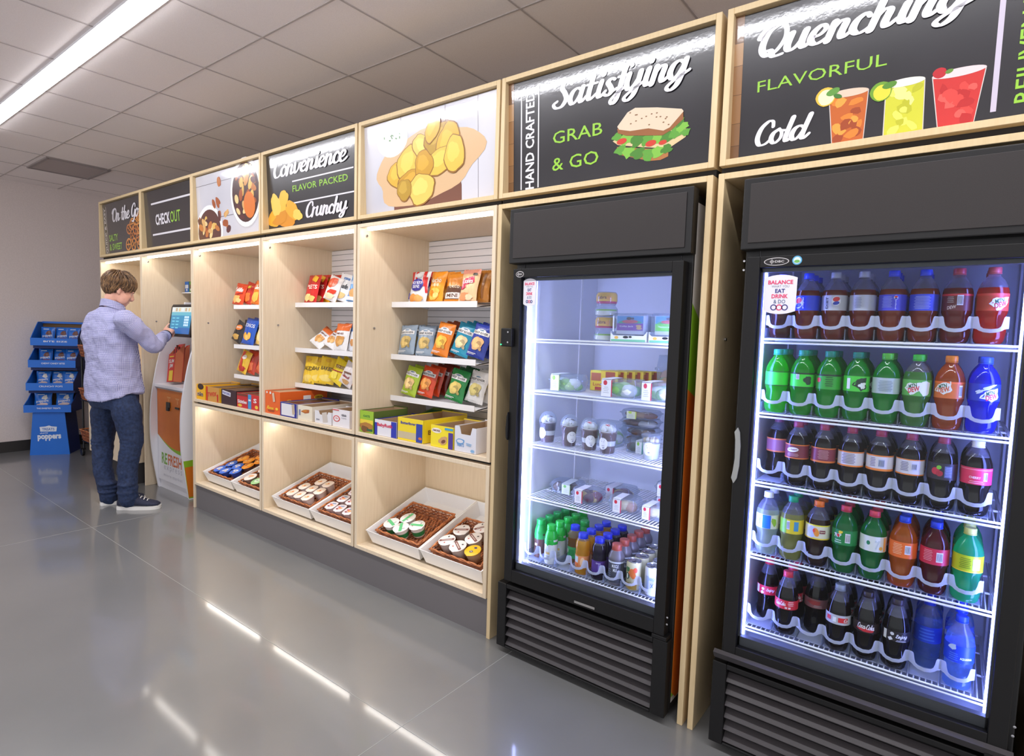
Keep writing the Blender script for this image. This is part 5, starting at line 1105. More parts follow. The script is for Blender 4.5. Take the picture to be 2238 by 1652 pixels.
SHELF_B = [
 [('cola behind the hanging tag', 'soda', (100, 32, 22), (44, 70, 200), (40, 60, 200), ()),
  ('cola with a bright blue label and round emblem', 'soda', (176, 58, 24), (36, 66, 226), (40, 70, 235), globe(-.026, .52, 1.5)+[('text', (240, 240, 250), 'pepsi', -.010, .5, .030, .30, PI/2, 0)] if False else globe(-.024, .52, 1.6)+[('text', (240, 240, 250), 'pepsi', -.008, .5, .034, .13, PI/2)]),
  ('cola with a silver label, round emblem and silver cap', 'soda', (168, 56, 24), (196, 196, 206), (176, 178, 190), globe(.010, .62, 1.3)+[('text', (60, 60, 76), 'DIET', -.016, .5, .036, .18, PI/2)]),
  ('cola with a plain silver label and silver cap', 'soda', (168, 56, 24), (190, 192, 206), (180, 182, 196), lines((140, 146, 170), -.008, .8, .018, 7, .1)),
  ('cola with a violet-blue label and blue cap', 'soda', (186, 70, 24), (74, 74, 220), (50, 70, 226), lines((150, 160, 240), -.010, .85, .026, 8, .09)+globe(.012, .8, .55)+[('text', (200, 206, 250), 'pepsi', .012, .38, .026, .09, PI/2)]),
  ('cola with a blue label full of small print', 'soda', (186, 70, 24), (58, 76, 222), (44, 72, 230), lines((160, 170, 245), -.004, .86, .040, 9, .09)),
  ('dark red soda with a barcode on its label', 'soda', (160, 26, 30), (104, 26, 38), (190, 60, 80), barcode(.004, .62)+lines((170, 150, 150), -.018, .8, .016, 4, .1)+[('band', (214, 40, 60), .88, 1.0), ('text', (226, 200, 200), 'DEW', -.014, .2, .022, .2, .2, .2)]),
  ('red soda with a white jagged logo', 'soda', (226, 44, 26), (200, 66, 44), (196, 80, 84), [('band', (226, 70, 60), .86, 1.0)]+dew(.014, .45, (190, 36, 50)))],
 [('bright green soda with a thin black-edged label', 'soda', (40, 224, 40), (52, 214, 60), (40, 176, 140), [('band', (30, 50, 30), .95, 1.0), ('band', (30, 50, 30), .0, .05)]),
  ('green soda with a black-edged label and small barcode', 'soda', (30, 206, 46), (60, 210, 60), (36, 160, 126), [('band', (20, 40, 26), .9, 1.0), ('band', (30, 50, 30), 0, .05), ('ell', (30, 60, 40), .020, .5, .012, .3, .3, .14)]+barcode(-.010, .72, .010, .34)),
  ('green soda with a dark patch on its label', 'soda', (32, 205, 60), (46, 160, 50), (30, 150, 126), [('band', (24, 50, 30), .88, 1.0), ('ell', (214, 60, 70), -.026, .6, .008, .16, .3)]+lines((24, 80, 36), .006, .8, .022, 5, .14)),
  ('green soda with a white and black jagged label', 'soda', (30, 195, 60), (70, 200, 60), (30, 140, 120), [('ell', (30, 50, 36), .016, .5, .018, .4, .2, .2), ('rect', (226, 230, 226), -.018, .5, .010, .7), ('ell', (220, 226, 222), .020, .4, .010, .2, .3, .2)]),
  ('green soda with a silver label and lime cap', 'soda', (30, 195, 66), (176, 190, 196), (96, 206, 70), lines((130, 146, 156), 0, .8, .036, 7, .1)),
  ('pale green diet soda with a white jagged logo', 'soda', (110, 190, 96), (90, 170, 80), (70, 206, 70), [('ell', (226, 230, 232), .024, .5, .016, .46, 0, .1)]+dew(-.004, .5)),
  ('orange soda with an orange cap and white logo', 'soda', (228, 112, 46), (206, 104, 46), (246, 140, 36), dew(-.012, .6, (206, 80, 40))+barcode(.030, .45, .010, .7)+[('band', (240, 110, 50), .9, 1.0)]),
  ('deep blue soda with a blue cap and white logo', 'soda', (20, 44, 226), (24, 52, 196), (50, 90, 240), dew(.016, .35, (190, 40, 70), .034)+[('ell', (200, 214, 250), .010, .8, .016, .10, .5, .2), ('ell', (200, 214, 250), -.010, .55, .010, .1, .4, .2)])],
 [('dark soda set back in its lane, orange-rimmed label', 'soda', (40, 14, 26), (150, 90, 110), (120, 60, 90), [('band', (226, 120, 60), .9, 1), ('band', (226, 120, 60), 0, .1)]),
  ('dark soda with a maroon label and oval name', 'soda', (34, 14, 18), (120, 40, 62), (150, 50, 86), [('band', (226, 120, 50), .93, 1), ('band', (226, 120, 50), 0, .07), ('ell', (232, 226, 232), -.004, .62, .018, .17, .1), ('text', (120, 30, 50), 'Dr Pepper', -.004, .62, .030, .12, .1)]+lines((200, 150, 160), -.002, .35, .034, 3, .08)),
  ('dark soda with a maroon label and printed columns', 'soda', (34, 14, 18), (130, 46, 66), (150, 50, 84), [('band', (226, 120, 50), .93, 1), ('band', (226, 120, 50), 0, .12)]+lines((196, 140, 150), .004, .82, .030, 7, .09)),
  ('dark soda with a white label of small print lines', 'soda', (36, 16, 16), (214, 208, 220), (150, 46, 80), [('band', (230, 130, 50), .92, 1), ('band', (230, 130, 50), 0, .1)]+lines((120, 110, 130), -.004, .84, .036, 7, .1)),
  ('dark soda with a white label, orange rims and barcode', 'soda', (36, 16, 16), (214, 208, 220), (150, 44, 84), [('band', (230, 130, 50), .92, 1), ('band', (230, 130, 50), 0, .14)]+barcode(.008, .5, .016, .5, (176, 186, 220))+lines((130, 120, 140), -.014, .8, .014, 6, .1)),
  ('dark soda with a white label and two print blocks', 'soda', (36, 16, 18), (210, 206, 222), (146, 50, 92), [('band', (230, 130, 50), .94, 1), ('band', (230, 130, 50), 0, .08)]+lines((120, 116, 140), -.010, .8, .020, 6, .1)+barcode(.014, .55, .013, .4, (190, 196, 226))),
  ('dark cherry soda with a black label and red cherries', 'soda', (26, 14, 22), (36, 30, 44), (150, 56, 90), [('ell', (196, 40, 66), -.016, .5, .010, .22), ('ell', (170, 30, 56), -.006, .38, .008, .18), ('ell', (120, 190, 60), -.008, .75, .006, .12, .6), ('rect', (90, 100, 140), .014, .5, .018, .7)]+lines((140, 150, 190), .014, .75, .014, 6, .1)),
  ('dark soda with a bright pink label and white cap', 'soda', (28, 14, 20), (226, 50, 96), (232, 232, 240), [('band', (240, 130, 150), .86, .92), ('text', (250, 220, 230), 'CHERRY', -.004, .42, .026, .14)]+barcode(.020, .5, .010, .5)+lines((250, 170, 190), 0, .2, .034, 2, .1))],
 [('clear lemon drink with a blue and white label', 'soda', (206, 216, 190), (226, 230, 236), (236, 236, 242), [('rect', (30, 110, 206), .004, .5, .026, .96), ('ell', (150, 190, 70), .028, .5, .008, .3, .3, .1)]+barcode(-.020, .5, .010, .7)),
  ('pale yellow drink with a lime and yellow label', 'soda', (196, 196, 110), (226, 206, 50), (30, 160, 110), [('rect', (130, 190, 50), -.022, .5, .030, .98), ('rect', (70, 150, 206), .022, .55, .014, .66)]+barcode(-.002, .6, .009, .6)),
  ('brown iced tea with a yellow-edged picture label', 'soda', (74, 34, 22), (226, 222, 206), (240, 120, 46), [('band', (236, 226, 60), .92, 1), ('band', (236, 206, 60), 0, .09), ('ell', (190, 196, 236), -.014, .5, .012, .4, 0, .1), ('ell', (236, 150, 60), .000, .5, .008, .3, .3), ('ell', (226, 80, 60), -.006, .6, .004, .14), ('rect', (120, 30, 60), .018, .55, .017, .22), ('text', (240, 230, 200), 'Lipton', .018, .55, .014, .12)]),
  ('green lemon-lime soda with a barcode', 'soda', (20, 165, 76), (20, 130, 66), (206, 60, 84), barcode(.014, .5, .014, .62)+[('text', (236, 240, 236), '7UP', -.014, .62, .022, .26, .1), ('ell', (206, 50, 50), -.012, .62, .004, .1), ('ell', (240, 206, 60), -.006, .86, .006, .1, .3, .1)]+lines((190, 220, 196), -.012, .3, .02, 2, .14)),
  ('green soda with a white label', 'soda', (20, 170, 80), (222, 226, 224), (216, 66, 90), [('ell', (30, 120, 80), -.010, .55, .005, .14), ('text', (190, 200, 200), '7', .014, .45, .014, .6), ('ell', (226, 170, 60), .024, .25, .005, .12), ('rect', (240, 170, 90), .036, .5, .008, .9)]),
  ('orange soda with an orange label and barcode', 'soda', (240, 130, 24), (236, 110, 40), (30, 70, 210), barcode(.012, .55, .015, .56)+lines((250, 190, 140), -.014, .85, .024, 7, .1)),
  ('dark red soda with a crimson label and barcode', 'soda', (130, 22, 36), (206, 40, 76), (30, 60, 206), barcode(.010, .5, .016, .6)+lines((240, 150, 170), -.018, .85, .022, 7, .1)),
  ('aqua green drink with a yellow-green label', 'soda', (40, 216, 150), (190, 206, 30), (206, 206, 110), [('rect', (226, 236, 226), .020, .5, .018, .66)]+lines((120, 150, 30), -.006, .8, .026, 6, .11)+[('band', (240, 214, 60), 0, .06)])],
 [('cola with a red label, set back at the left wall', 'contour', (30, 14, 14), (214, 40, 60), (206, 40, 60), [('script', (246, 236, 240), 'Enjoy', .016, .55, .026, .44, .1), ('ell', (240, 226, 230), -.008, .62, .005, .16), ('rect', (236, 226, 230), -.028, .5, .012, .9), ('rect', (240, 226, 230), -.010, .2, .010, .3, .6)]),
  ('cola with a red label and cap, pushed forward', 'contour', (34, 14, 14), (214, 44, 62), (220, 60, 84), [('script', (248, 240, 240), 'Coca-Cola', -.014, .6, .034, .46, .1)]+lines((246, 200, 206), .018, .85, .018, 3, .18)+[('rect', (240, 210, 214), .004, .2, .007, .2), ('rect', (240, 210, 214), .014, .2, .007, .2)]),
  ('set back cola with a faded pinkish label', 'contour', (36, 18, 18), (150, 96, 96), (60, 40, 44), [('ell', (176, 60, 60), -.002, .6, .02, .24, 0, .1)]+lines((196, 170, 170), .01, .3, .026, 2, .14)),
  ('cola with a silver and red label and silver cap', 'contour', (36, 18, 18), (196, 196, 206), (150, 160, 180), [('rect', (214, 44, 50), -.026, .55, .014, .46), ('rect', (214, 44, 50), .016, .5, .028, .5), ('script', (246, 246, 246), 'Co', .024, .5, .012, .36), ('rect', (236, 236, 240), -.008, .5, .010, .5)]),
  ('dark zero-sugar cola with a red wave label', 'contour', (32, 16, 16), (36, 20, 22), (50, 36, 46), [('ell', (206, 40, 50), .004, .3, .024, .20, -.05, .06), ('script', (244, 236, 236), 'Coca-Cola', .004, .66, .044, .56)]),
  ('black cola with white script lettering', 'contour', (26, 16, 18), (30, 22, 28), (56, 44, 56), [('script', (240, 240, 244), 'Enjoy', .014, .52, .030, .5, .1), ('ell', (220, 220, 226), -.010, .72, .005, .16), ('rect', (226, 226, 232), -.030, .5, .010, .9), ('rect', (226, 226, 232), -.014, .2, .010, .3, .6)]+lines((200, 200, 210), .014, .15, .028, 2, .1)),
  ('water bottle with a blue label, set back in its lane', 'water', 'W', (34, 74, 214), (30, 60, 200), lines((70, 120, 236), 0, .8, .04, 4, .2)),
  ('water bottle with a blue cap at the right end', 'water', 'W', (26, 66, 230), (30, 70, 230), [('ell', (190, 210, 250), -.016, .86, .010, .16, .3, .12), ('text', (230, 240, 255), 'AQUAFINA', .018, .28, .030, .16)]+lines((80, 130, 245), -.012, .5, .022, 4, .12))]]
water_m = see_through('bottled_water', (206, 226, 250), (150, 190, 240), .72, .03)
SN = ('top', 'second', 'third', 'fourth', 'bottom')
BACK = {(2, 0): .075, (4, 0): .075, (4, 2): .075, (4, 6): .075}
for j, row in enumerate(SHELF_B):
    g = 'soft drink bottles on the %s shelf of the drink cooler' % SN[j]
    for i, (d, shp, liq, lab, capc, deco) in enumerate(row):
        liquid = water_m if liq == 'W' else liq
        head = None
        if liq != 'W' and max(liq)-min(liq) > 100 and shp == 'soda' and j in (1, 3): head = drink(tuple(min(255, c+20) for c in liq), .6)
        b = make_bottle(d+', %s shelf of drink cooler' % SN[j], g, shp, liquid, lab, capc, deco, .150+.006*((i*3+j) % 3), .50, head, rd.uniform(-.1, .1))
        x, z = LANES_B[i], SH_B[j]+.0025
        y = .0815+BACK.get((j, i), 0); b.location = (x, y, z)
        n = 3
        for k in range(1, n):
            dup(b, (x, y+.0725*k+.001, z), (0, 0, rd.uniform(-1, 1)), '%s bottle behind the %s, %s shelf' % (('second', 'third')[k-1], d.split(',')[0], SN[j]))
# ---------------------------------------------------------------- bottles and cans on the lowest shelf of the food cooler
g = 'small bottles and cans on the lowest shelf of the food cooler'
z = SH_A[4]+.0025
def row(proto, x, n, name, y0=.085, dy=.066, first=0):
    proto.location = (x, y0, z)
    for k in range(1, n): dup(proto, (x, y0+dy*k, z), (0, 0, rd.uniform(-.4, .4)), 'bottle with a %s, %s in its food cooler lane' % (name, ('second', 'third', 'fourth', 'fifth')[k-1]))
A = LANES_A
choc = mat((88, 56, 44), .3); milk = mat((224, 226, 228), .3)
drip = lambda c: [('ell', c, -.020+.010*i, 1.0, .006, .10+.05*(i % 3)) for i in range(5)]
row(make_bottle('chocolate milk bottle with a green cap, at the left wall of the food cooler', g, 'slim', choc, (92, 60, 46), (30, 160, 70), [('band', (40, 150, 70), .82, 1), ('rect', (220, 214, 206), -.006, .55, .014, .12)]+drip((40, 150, 70)), .108, .4, mat((34, 150, 66), .3)), A[0], 5, 'green cap and brown milk', .118)
row(make_bottle('white milk bottle with a green top, second lane of the food cooler', g, 'slim', milk, (222, 226, 228), (26, 190, 60), [('band', (26, 180, 60), .86, 1), ('rect', (226, 190, 120), .0, .45, .020, .10)]+lines((180, 186, 192), 0, .3, .026, 3, .08)+drip((26, 180, 60)), .108, .4, mat((26, 180, 60), .3)), A[1], 5, 'green cap and white milk')
row(make_bottle('green capped milk bottle in the third lane of the food cooler', g, 'slim', milk, (216, 210, 200), (30, 170, 66), [('band', (34, 160, 66), .82, 1), ('rect', (220, 170, 110), -.01, .6, .02, .12)], .108, .4, mat((34, 160, 66), .3)), A[2], 1, '', .232)
row(make_bottle('apple juice bottle with a green label and blue cap', g, 'juice', (196, 140, 70), (60, 170, 100), (36, 60, 210), [('ell', (30, 140, 70), 0, .5, .016, .3, .2, .1), ('ell', (220, 226, 200), -.02, .6, .006, .2)], .118, .55, see_through('juice_head', (236, 220, 190), (200, 180, 150), .6)), A[2]+.001, 1, '', .15)
row(make_bottle('orange juice bottle with yellow juice and blue cap at the front', g, 'juice', (246, 190, 50), (236, 150, 90), (40, 60, 206), [('rect', (206, 216, 222), -.014, .66, .022, .5), ('rect', (240, 120, 40), -.014, .25, .024, .2), ('ell', (246, 200, 150), .016, .5, .01, .4)], .140, .4), A[3], 4, 'blue cap and orange juice', .088)
row(make_bottle('grape juice bottle with purple juice and blue cap at the front', g, 'juice', (44, 28, 62), (78, 44, 130), (36, 50, 200), [('rect', (140, 120, 190), .018, .4, .012, .6), ('text', (200, 190, 230), 'Grape', .012, .8, .02, .16)], .140, .4), A[4], 4, 'blue cap and grape juice', .088)
row(make_bottle('protein shake bottle with a red-brown cap at the front', g, 'shake', mat((110, 104, 110), .3), (70, 72, 80), (176, 80, 66), [('band', (206, 212, 222), .92, 1), ('text', (232, 234, 240), 'MUSCLE\nMILK', .010, .70, .026, .34)]+lines((130, 136, 150), -.016, .6, .016, 5, .1), .150, .4, mat((160, 166, 180), .25)), A[5], 5, 'red-brown cap and grey label', .088)
def can(label, base, deco, x, y):
    t = thing('drink_can', label, 'can', (x, y, z), 0, g); al = mat((206, 208, 214), .25, 1); m = mat(base, .25)
    mb = MB(); mb.lathe([(.022, 0), (.0265, .004), (.0295, .010), (.0295, .104), (.0265, .112)], m, 28); f = wrap(.0295)
    for k, d in enumerate(deco):
        q = d[2:]; c = mat(d[1], .3)
        vf = {'rect': lambda: rect(q[2], q[3], q[0], q[1], 4, 1), 'ell': lambda: ell(q[2], q[3], q[0], q[1], 18, q[4] if len(q) > 4 else 0, q[5] if len(q) > 5 else 0, k, 2), 'text': lambda: text(q[0], q[3], q[4], q[1], q[2])}[d[0]](); mb.shape(vf, lambda x_, z_, l=0, k=k: f(x_, z_, l+.0003*k), c)
    mb.build('body', t, smooth=40)
    mb = MB(); mb.lathe([(.0268, .112), (.0272, .1145), (.0255, .1155), (.0245, .1125), (.0001, .1125)], al, 28); mb.shape(ell(.005, .008, 0, -.004, 12), lambda a, b, l=0: (a, b, .1142+l), al); mb.shape(ring2(.008, .012, .003, 0, -.003, 16), lambda a, b, l=0: (a, b, .1136+l), mat((150, 152, 158), .3, 1)); mb.build('lid', t, smooth=40)
    return t
c8 = can('vegetable juice can with an orange fruit print at the front', (196, 190, 150), [('ell', (210, 110, 50), .006, .070, .014, .020, .3, .1), ('ell', (60, 110, 60), -.014, .084, .010, .010, .3, .1), ('ell', (40, 70, 50), -.014, .058, .010, .013), ('text', (240, 240, 220), '8', -.014, .058, .008, .018), ('rect', (150, 120, 50), 0, .020, .05, .024), ('ell', (220, 90, 60), .018, .085, .008, .01)], A[6], .088)
dup(c8, (A[6]+.002, .152, z), (0, 0, 1.9), 'second can behind the orange fruit can, in its lane'); dup(c8, (A[6], .216, z), (0, 0, -.6), 'third can behind the orange fruit can, in its lane'); dup(c8, (A[6], .28, z), (0, 0, -.9), 'fourth can at the back of the fruit can lane')
cs = can('silver energy drink can with grey lettering at the right end', (200, 204, 212), [('text', (110, 150, 176), 'ENERGY', .008, .07, .026, .012), ('rect', (150, 166, 186), -.010, .055, .014, .05), ('text', (90, 120, 150), 'X', .010, .045, .012, .016)], A[7], .088)
dup(cs, (A[7], .152, z), (0, 0, .8), 'second silver can behind the front one, right lane'); dup(cs, (A[7], .216, z), (0, 0, 2), 'third silver can back in the right lane')
tall = make_bottle('dark shake bottle at the back right, behind the cans', g, 'shake', mat((40, 42, 50), .3), (40, 42, 52), (60, 62, 70), [('text', (220, 224, 232), 'MUSCLE\nMILK', .0, .72, .034, .36)], .150, .4, mat((60, 64, 76), .3)); tall.location = (A[7], .33, z); tall.scale = (1.1, 1.1, 1.2)
# ---------------------------------------------------------------- food on the upper shelves of the food cooler
g = 'chilled food in the food cooler'
def clam(name, label, x, y, z, w, l, h, fillm, card_rgb, dot, rz=0, lumps=14, seed=1, band=(196, 60, 80), cardx=-.2, top=True):
    """clear lidded box with food inside and a paper sleeve"""
    t = thing(name, label, 'food box', (x, y, z), R(rz), g); r = random.Random(seed)
    def rr(sx, sy, z_): return [Vector((sx*w/2*math.copysign(abs(math.cos(a))**.5, math.cos(a)), sy*l/2*math.copysign(abs(math.sin(a))**.5, math.sin(a)), z_)) for a in [2*PI*(k+.5)/24 for k in range(24)]]
    mb = MB(); mb.rings([rr(.86, .86, 0), rr(.97, .97, h*.62), rr(1.04, 1.04, h*.63), rr(1.04, 1.04, h*.68), rr(.96, .96, h*.70), rr(.88, .88, h)], clear_pl); mb.build('clear_box', t, smooth=40)
    mb = MB()
    for k in range(lumps):
        m = fillm[k % len(fillm)]; a = r.uniform(0, 6.28); q = math.sqrt(r.random()); s_ = r.uniform(.22, .34)*min(w, l)
        hh = min(s_*.6, h*.36); mb.ball((w*.33*q*math.cos(a), l*.31*q*math.sin(a), max(hh+.002, r.uniform(.2, .48)*h)), s_*.8, m, 9, 6, (1, 1, hh/(s_*.8)))
    mb.build('food', t, smooth=60)
    if card_rgb:
        cx = cardx*w; cw = w*.24; fm = mat(card_rgb, .5); mb = MB(); y0 = -l/2*1.05-.002
        mb.box(cx-cw/2, cx+cw/2, y0, y0+.001, .002, h*.95, fm)
        if top: mb.box(cx-cw/2, cx+cw/2, y0, l*.34, h+.001, h+.002, fm); mb.add([(cx-cw/2, y0, h*.95), (cx+cw/2, y0, h*.95), (cx+cw/2, y0+.012, h+.0015), (cx-cw/2, y0+.012, h+.0015)], [(0, 1, 2, 3)], fm)
        mb.box(cx+cw/2, cx+cw/2+.004, y0, y0+.0012, .002, h*.95, mat(band, .5)); mb.shape(ell(cw*.20, h*.14, cx-cw*.1, h*.80, 14), on(y0-.0006), mat(dot, .5))
        mb.shape(cat(*[rect(cw*(.6 if k % 2 else .45), h*.03, cx, h*(.55-.1*k)) for k in range(4)]), on(y0-.0005), mat((180, 184, 190), .5)); mb.build('paper_sleeve', t)
    return t
leaf = [mat(c, .5) for c in ((150, 196, 110), (196, 222, 150), (120, 170, 84), (226, 232, 214), (236, 236, 230))]
grape = [mat(c, .4) for c in ((110, 40, 64), (90, 30, 60), (140, 60, 80), (226, 190, 110))]; egg = [mat(c, .4) for c in ((238, 236, 226), (226, 206, 160), (200, 150, 120), (238, 234, 220))]
bread = [mat(c, .6) for c in ((150, 96, 54), (196, 150, 96), (236, 226, 206), (120, 74, 40))]; dk = [mat(c, .5) for c in ((50, 44, 40), (90, 60, 44), (70, 80, 60), (120, 90, 60))]
orn = [mat(c, .5) for c in ((236, 140, 40), (222, 170, 120), (206, 120, 90), (240, 180, 90))]
# top shelf
zt = SH_A[0]+.0005
def hummus(label, x, y, z):
    t = thing('hummus_pot', label, 'food pot', (x, y, z), 0, g); ye = mat((246, 190, 60), .4); mg = mat((196, 40, 90), .4); gn = mat((150, 200, 60), .4)
    mb = MB(); mb.lathe([(.040, 0), (.048, .006), (.046, .030), (.036, .044), (.040, .052), (.044, .062), (.043, .088), (.037, .098), (.0001, .099)], clear_pl, 28); mb.build('clear_shell', t, smooth=50)
    mb = MB(); mb.lathe([(.036, .002), (.043, .006), (.042, .022, gn), (.041, .028), (.0001, .029)], mat((236, 230, 206), .5), 24); mb.build('dip', t, smooth=50)
    mb = MB(); mb.lathe([(.0405, .053), (.0425, .060, ye), (.0425, .086, ye), (.036, .095, ye), (.0001, .096)], mg, 28); f = wrap(.0425); mb.shape(text('Sabra', .040, .014, 0, .076), f, mat((120, 40, 50), .4)); mb.shape(ell(.011, .010, .030, .072, 14, 0, .06), f, mat((240, 160, 50), .4)); mb.build('cracker_cup', t, smooth=50)
    return t
p = at(1316, 733, 'z', zt+.002); hx, hy = -1.149, .17
hummus('yellow lidded dip pot at the bottom of a stack of two', hx, hy, zt); hummus('yellow lidded dip pot on top of another', hx, hy, zt+.0995)
def cheese_box(label, x, y, col, word):
    t = thing('cheese_box', label, 'food box', (x, y, zt), 0, g); w, l, h = .152, .17, .112
    mb = MB(); mb.prism([(-w/2, 0), (w/2, 0), (w/2, .036), (w/2-.012, .024), (-w/2+.012, .024), (-w/2, .036)], -.001, 0, mat((236, 238, 236), .4), 'xz'); mb.box(-w/2, -w/2+.001, 0, l, 0, .04, mat((232, 234, 232), .4)); mb.box(w/2-.001, w/2, 0, l, 0, .04, mat((232, 234, 232), .4))
    f = on(-.0016); mb.shape(rect(w*.96, .008, 0, .005), f, mat((120, 196, 150), .4)); mb.shape(cat(ell(.012, .005, -.01, .018, 12), ell(.007, .004, .01, .019, 12)), f, mat((30, 30, 34), .4)); mb.shape(ell(.009, .006, -.05, .016, 10), f, mat((230, 180, 80), .4)); mb.build('card_tray', t)
    mb = MB(); mb.box(-w/2+.002, w/2-.002, .002, l-.01, .002, h, clear_pl); mb.build('clear_box', t, bevel=.01)
    mb = MB(); y1 = .012; f = on(y1); mb.box(-.058, .058, y1, y1+.10, .030, .102, mat((226, 228, 230), .5))
    f = on(y1-.0006); mb.shape(rect(.112, .030, 0, .086), f, mat((70, 150, 200), .4)); mb.shape(ell(.050, .012, 0, .074, 22), on(y1-.001), mat((60, 170, 110), .4)); mb.shape(rect(.112, .028, 0, .058), on(y1-.0014), mat(col, .4)); mb.shape(ell(.034, .007, 0, .079, 18), on(y1-.0018), mat((206, 80, 90), .4)); mb.shape(cat(ell(.011, .006, -.004, .091, 12), ell(.006, .004, .012, .091, 12)), on(y1-.0022), mat((26, 26, 34), .4))
    mb.shape(text(word, .060, .008, -.014, .060), on(y1-.002), mat((240, 236, 240), .4)); mb.shape(cat(ell(.012, .005, .038, .062, 14), ell(.012, .005, .040, .053, 14)), on(y1-.002), mat((226, 180, 110), .4)); mb.build('cheese_pack', t)
    return t
cheese_box('cheese snack box with a purple stripe on the top shelf', -1.022, .120, (130, 50, 160), 'Colby Jack'); cheese_box('cheese snack box with a lime green stripe on the top shelf', -.860, .120, (110, 210, 40), 'Pepper Jack')
clam('snack_tub', 'dark lidded snack tub behind the dip pots, top shelf', -1.06, .385, zt, .15, .13, .10, dk, None, None, lumps=12, seed=5)
# second shelf: lunch boxes, salads, big salad
zt = SH_A[1]+.0005
def lunch(label, x, y, rz):
    t = thing('lunch_kit', label, 'food box', (x, y, zt), R(rz), g); w, h, d = .13, .088, .030; m = mat((240, 206, 60), .4); mb = MB(); mb.box(-w/2, w/2, 0, d, 0, h, m); f = on(-.0006)
    mb.shape(rect(.046, .034, -.036, .060), f, mat((196, 110, 70), .4)); mb.shape(rect(.044, .044, .030, .062), f, mat((176, 84, 56), .4)); mb.shape(rect(.040, .010, -.034, .084), f, mat((236, 226, 80), .4)); mb.shape(text('Lunchables', .100, .014, 0, .028), f, mat((206, 90, 60), .4)); mb.shape(rect(.08, .014, 0, .010), f, mat((190, 70, 60), .4))
    sd = lambda y_, z_, l=0: (w/2+.0006+l, y_+d/2, z_); mb.shape(rect(.022, .05, 0, .05), sd, mat((190, 100, 60), .4)); mb.build('sleeve', t, bevel=.003); return t
for k in range(6): lunch(('yellow lunch kit box at the front of the row', 'yellow lunch kit box, second in the row', 'yellow lunch kit box, third in the row', 'yellow lunch kit box, fourth in the row', 'yellow lunch kit box, fifth in the row', 'yellow lunch kit box at the back of the row')[k]+' on the second shelf', -1.20+.022*k, .268+.036*k, 4)
clam('salad_box', 'clear salad box with a plain sleeve, left on the second shelf', -1.312, .165, zt, .155, .125, .070, leaf, (226, 232, 222), (150, 190, 80), 6, 18, 2, (170, 190, 110), -.22)
clam('salad_box', 'clear salad box with a white and red sleeve, middle of the second shelf', -1.040, .140, zt, .17, .13, .070, leaf, (238, 236, 240), (206, 50, 70), 4, 18, 3, (190, 40, 70), -.26)
clam('salad_box', 'clear salad box with a white sleeve at the right end', -.868, .140, zt, .15, .13, .070, leaf, (238, 236, 240), (206, 60, 80), 0, 18, 4, (190, 60, 80), -.30)
clam('salad_bowl', 'big orange and green salad bowl at the back of the second shelf', -.912, .395, zt, .18, .16, .165, orn+leaf[:1], (226, 230, 240), (200, 80, 90), 0, 30, 7, (200, 206, 220), .0)
# third shelf: dessert cups, sandwich stacks
zt = SH_A[2]+.0005
def dessert(label, x, y, kind):
    t = thing('dessert_cup', label, 'dessert cup', (x, y, zt), 0, g); ch = mat((96, 56, 44), .3); dkc = mat((56, 34, 30), .3); cr = mat((240, 236, 230), .4)
    ww = [(.026, 0), (.0275, .004), (.030, .03), (.028, .05) if kind == 1 else (.0325, .05), (.036, .082)]
    mb = MB(); mb.lathe([(r+.001, z_) for r, z_ in ww]+[(.0385, .083), (.0385, .086)], clear_pl, 26, caps=False); mb.build('clear_cup', t, smooth=50)
    mb = MB(); mb.lathe([(r-.0006, z_+.002, (ch if i < 2 else cr if (i == 2 and kind != 1) else dkc if kind == 0 else ch)) for i, (r, z_) in enumerate(ww)]+[(.030, .086, cr), (.0001, .088)], ch, 24); mb.build('pudding', t, smooth=50)
    mb = MB()
    for i in range(9): a = i*2.4; q = .022*math.sqrt(i/9); mb.ball((q*math.cos(a), q*math.sin(a), .094+.012*(1-i/9)), .0125, cr, 10, 6)
    if kind < 2:
        for i in range(5): mb.tube([(-.020+.010*i, -.022, .097), (-.014+.008*i, 0, .118-.001*i), (.004+.004*i, .020, .10)], .0016, dkc, 5)
    else: mb.ball((.004, -.012, .113), .008, mat((206, 40, 50), .3), 10, 6, (1.3, .8, .6))
    mb.build('whipped_cream', t, smooth=70)
    mb = MB(); mb.lathe([(.0385, .087), (.039, .091), (.037, .104), (.030, .120), (.018, .131), (.0001, .135)], clear_pl, 26, caps=False); mb.build('dome_lid', t, smooth=50)
    mb = MB(); f = wrap(.0335, (.5, -1.2, .35, .0)[min(3, ('abcd'.index(label[0])) if label[0] in 'abcd' else 0)] if False else 0); th = {0: -.25, 1: .9, 2: .62, 3: -.1, 4: -.1}[dessert.n]; f = wrap(.0345, th); dessert.n += 1
    mb.shape(ell(.021, .024, 0, .042, 24, 0, 0, 0, 3), f, mat((236, 236, 244), .5)); mb.shape(cat(rect(.018, .0022, 0, .055), rect(.014, .002, 0, .05), rect(.012, .002, .002, .034), rect(.008, .005, .004, .026)), lambda a, b, l=0: f(a, b, l+.0006), mat((150, 150, 176), .5)); mb.build('round_label', t, smooth=60)
    return t
dessert.n = 0
dessert('chocolate dessert cup with drizzled cream, leftmost of four', -1.385, .125, 0); dessert('dark chocolate dessert cup with a pinched waist, second of four', -1.269, .115, 1); dessert('chocolate dessert cup with a red berry, third of four', -1.165, .105, 2); dessert('chocolate dessert cup with tall cream, rightmost of four', -1.080, .100, 3)
t = thing('yogurt_parfait', 'white yogurt parfait cup with granola and a round label', 'dessert cup', (-.905, .125, zt), 0, g)
mb = MB(); mb.lathe([(.027, 0), (.029, .004), (.037, .088), (.040, .089), (.040, .095), (.030, .098), (.0001, .098)], clear_pl, 26); mb.build('clear_cup', t, smooth=50)
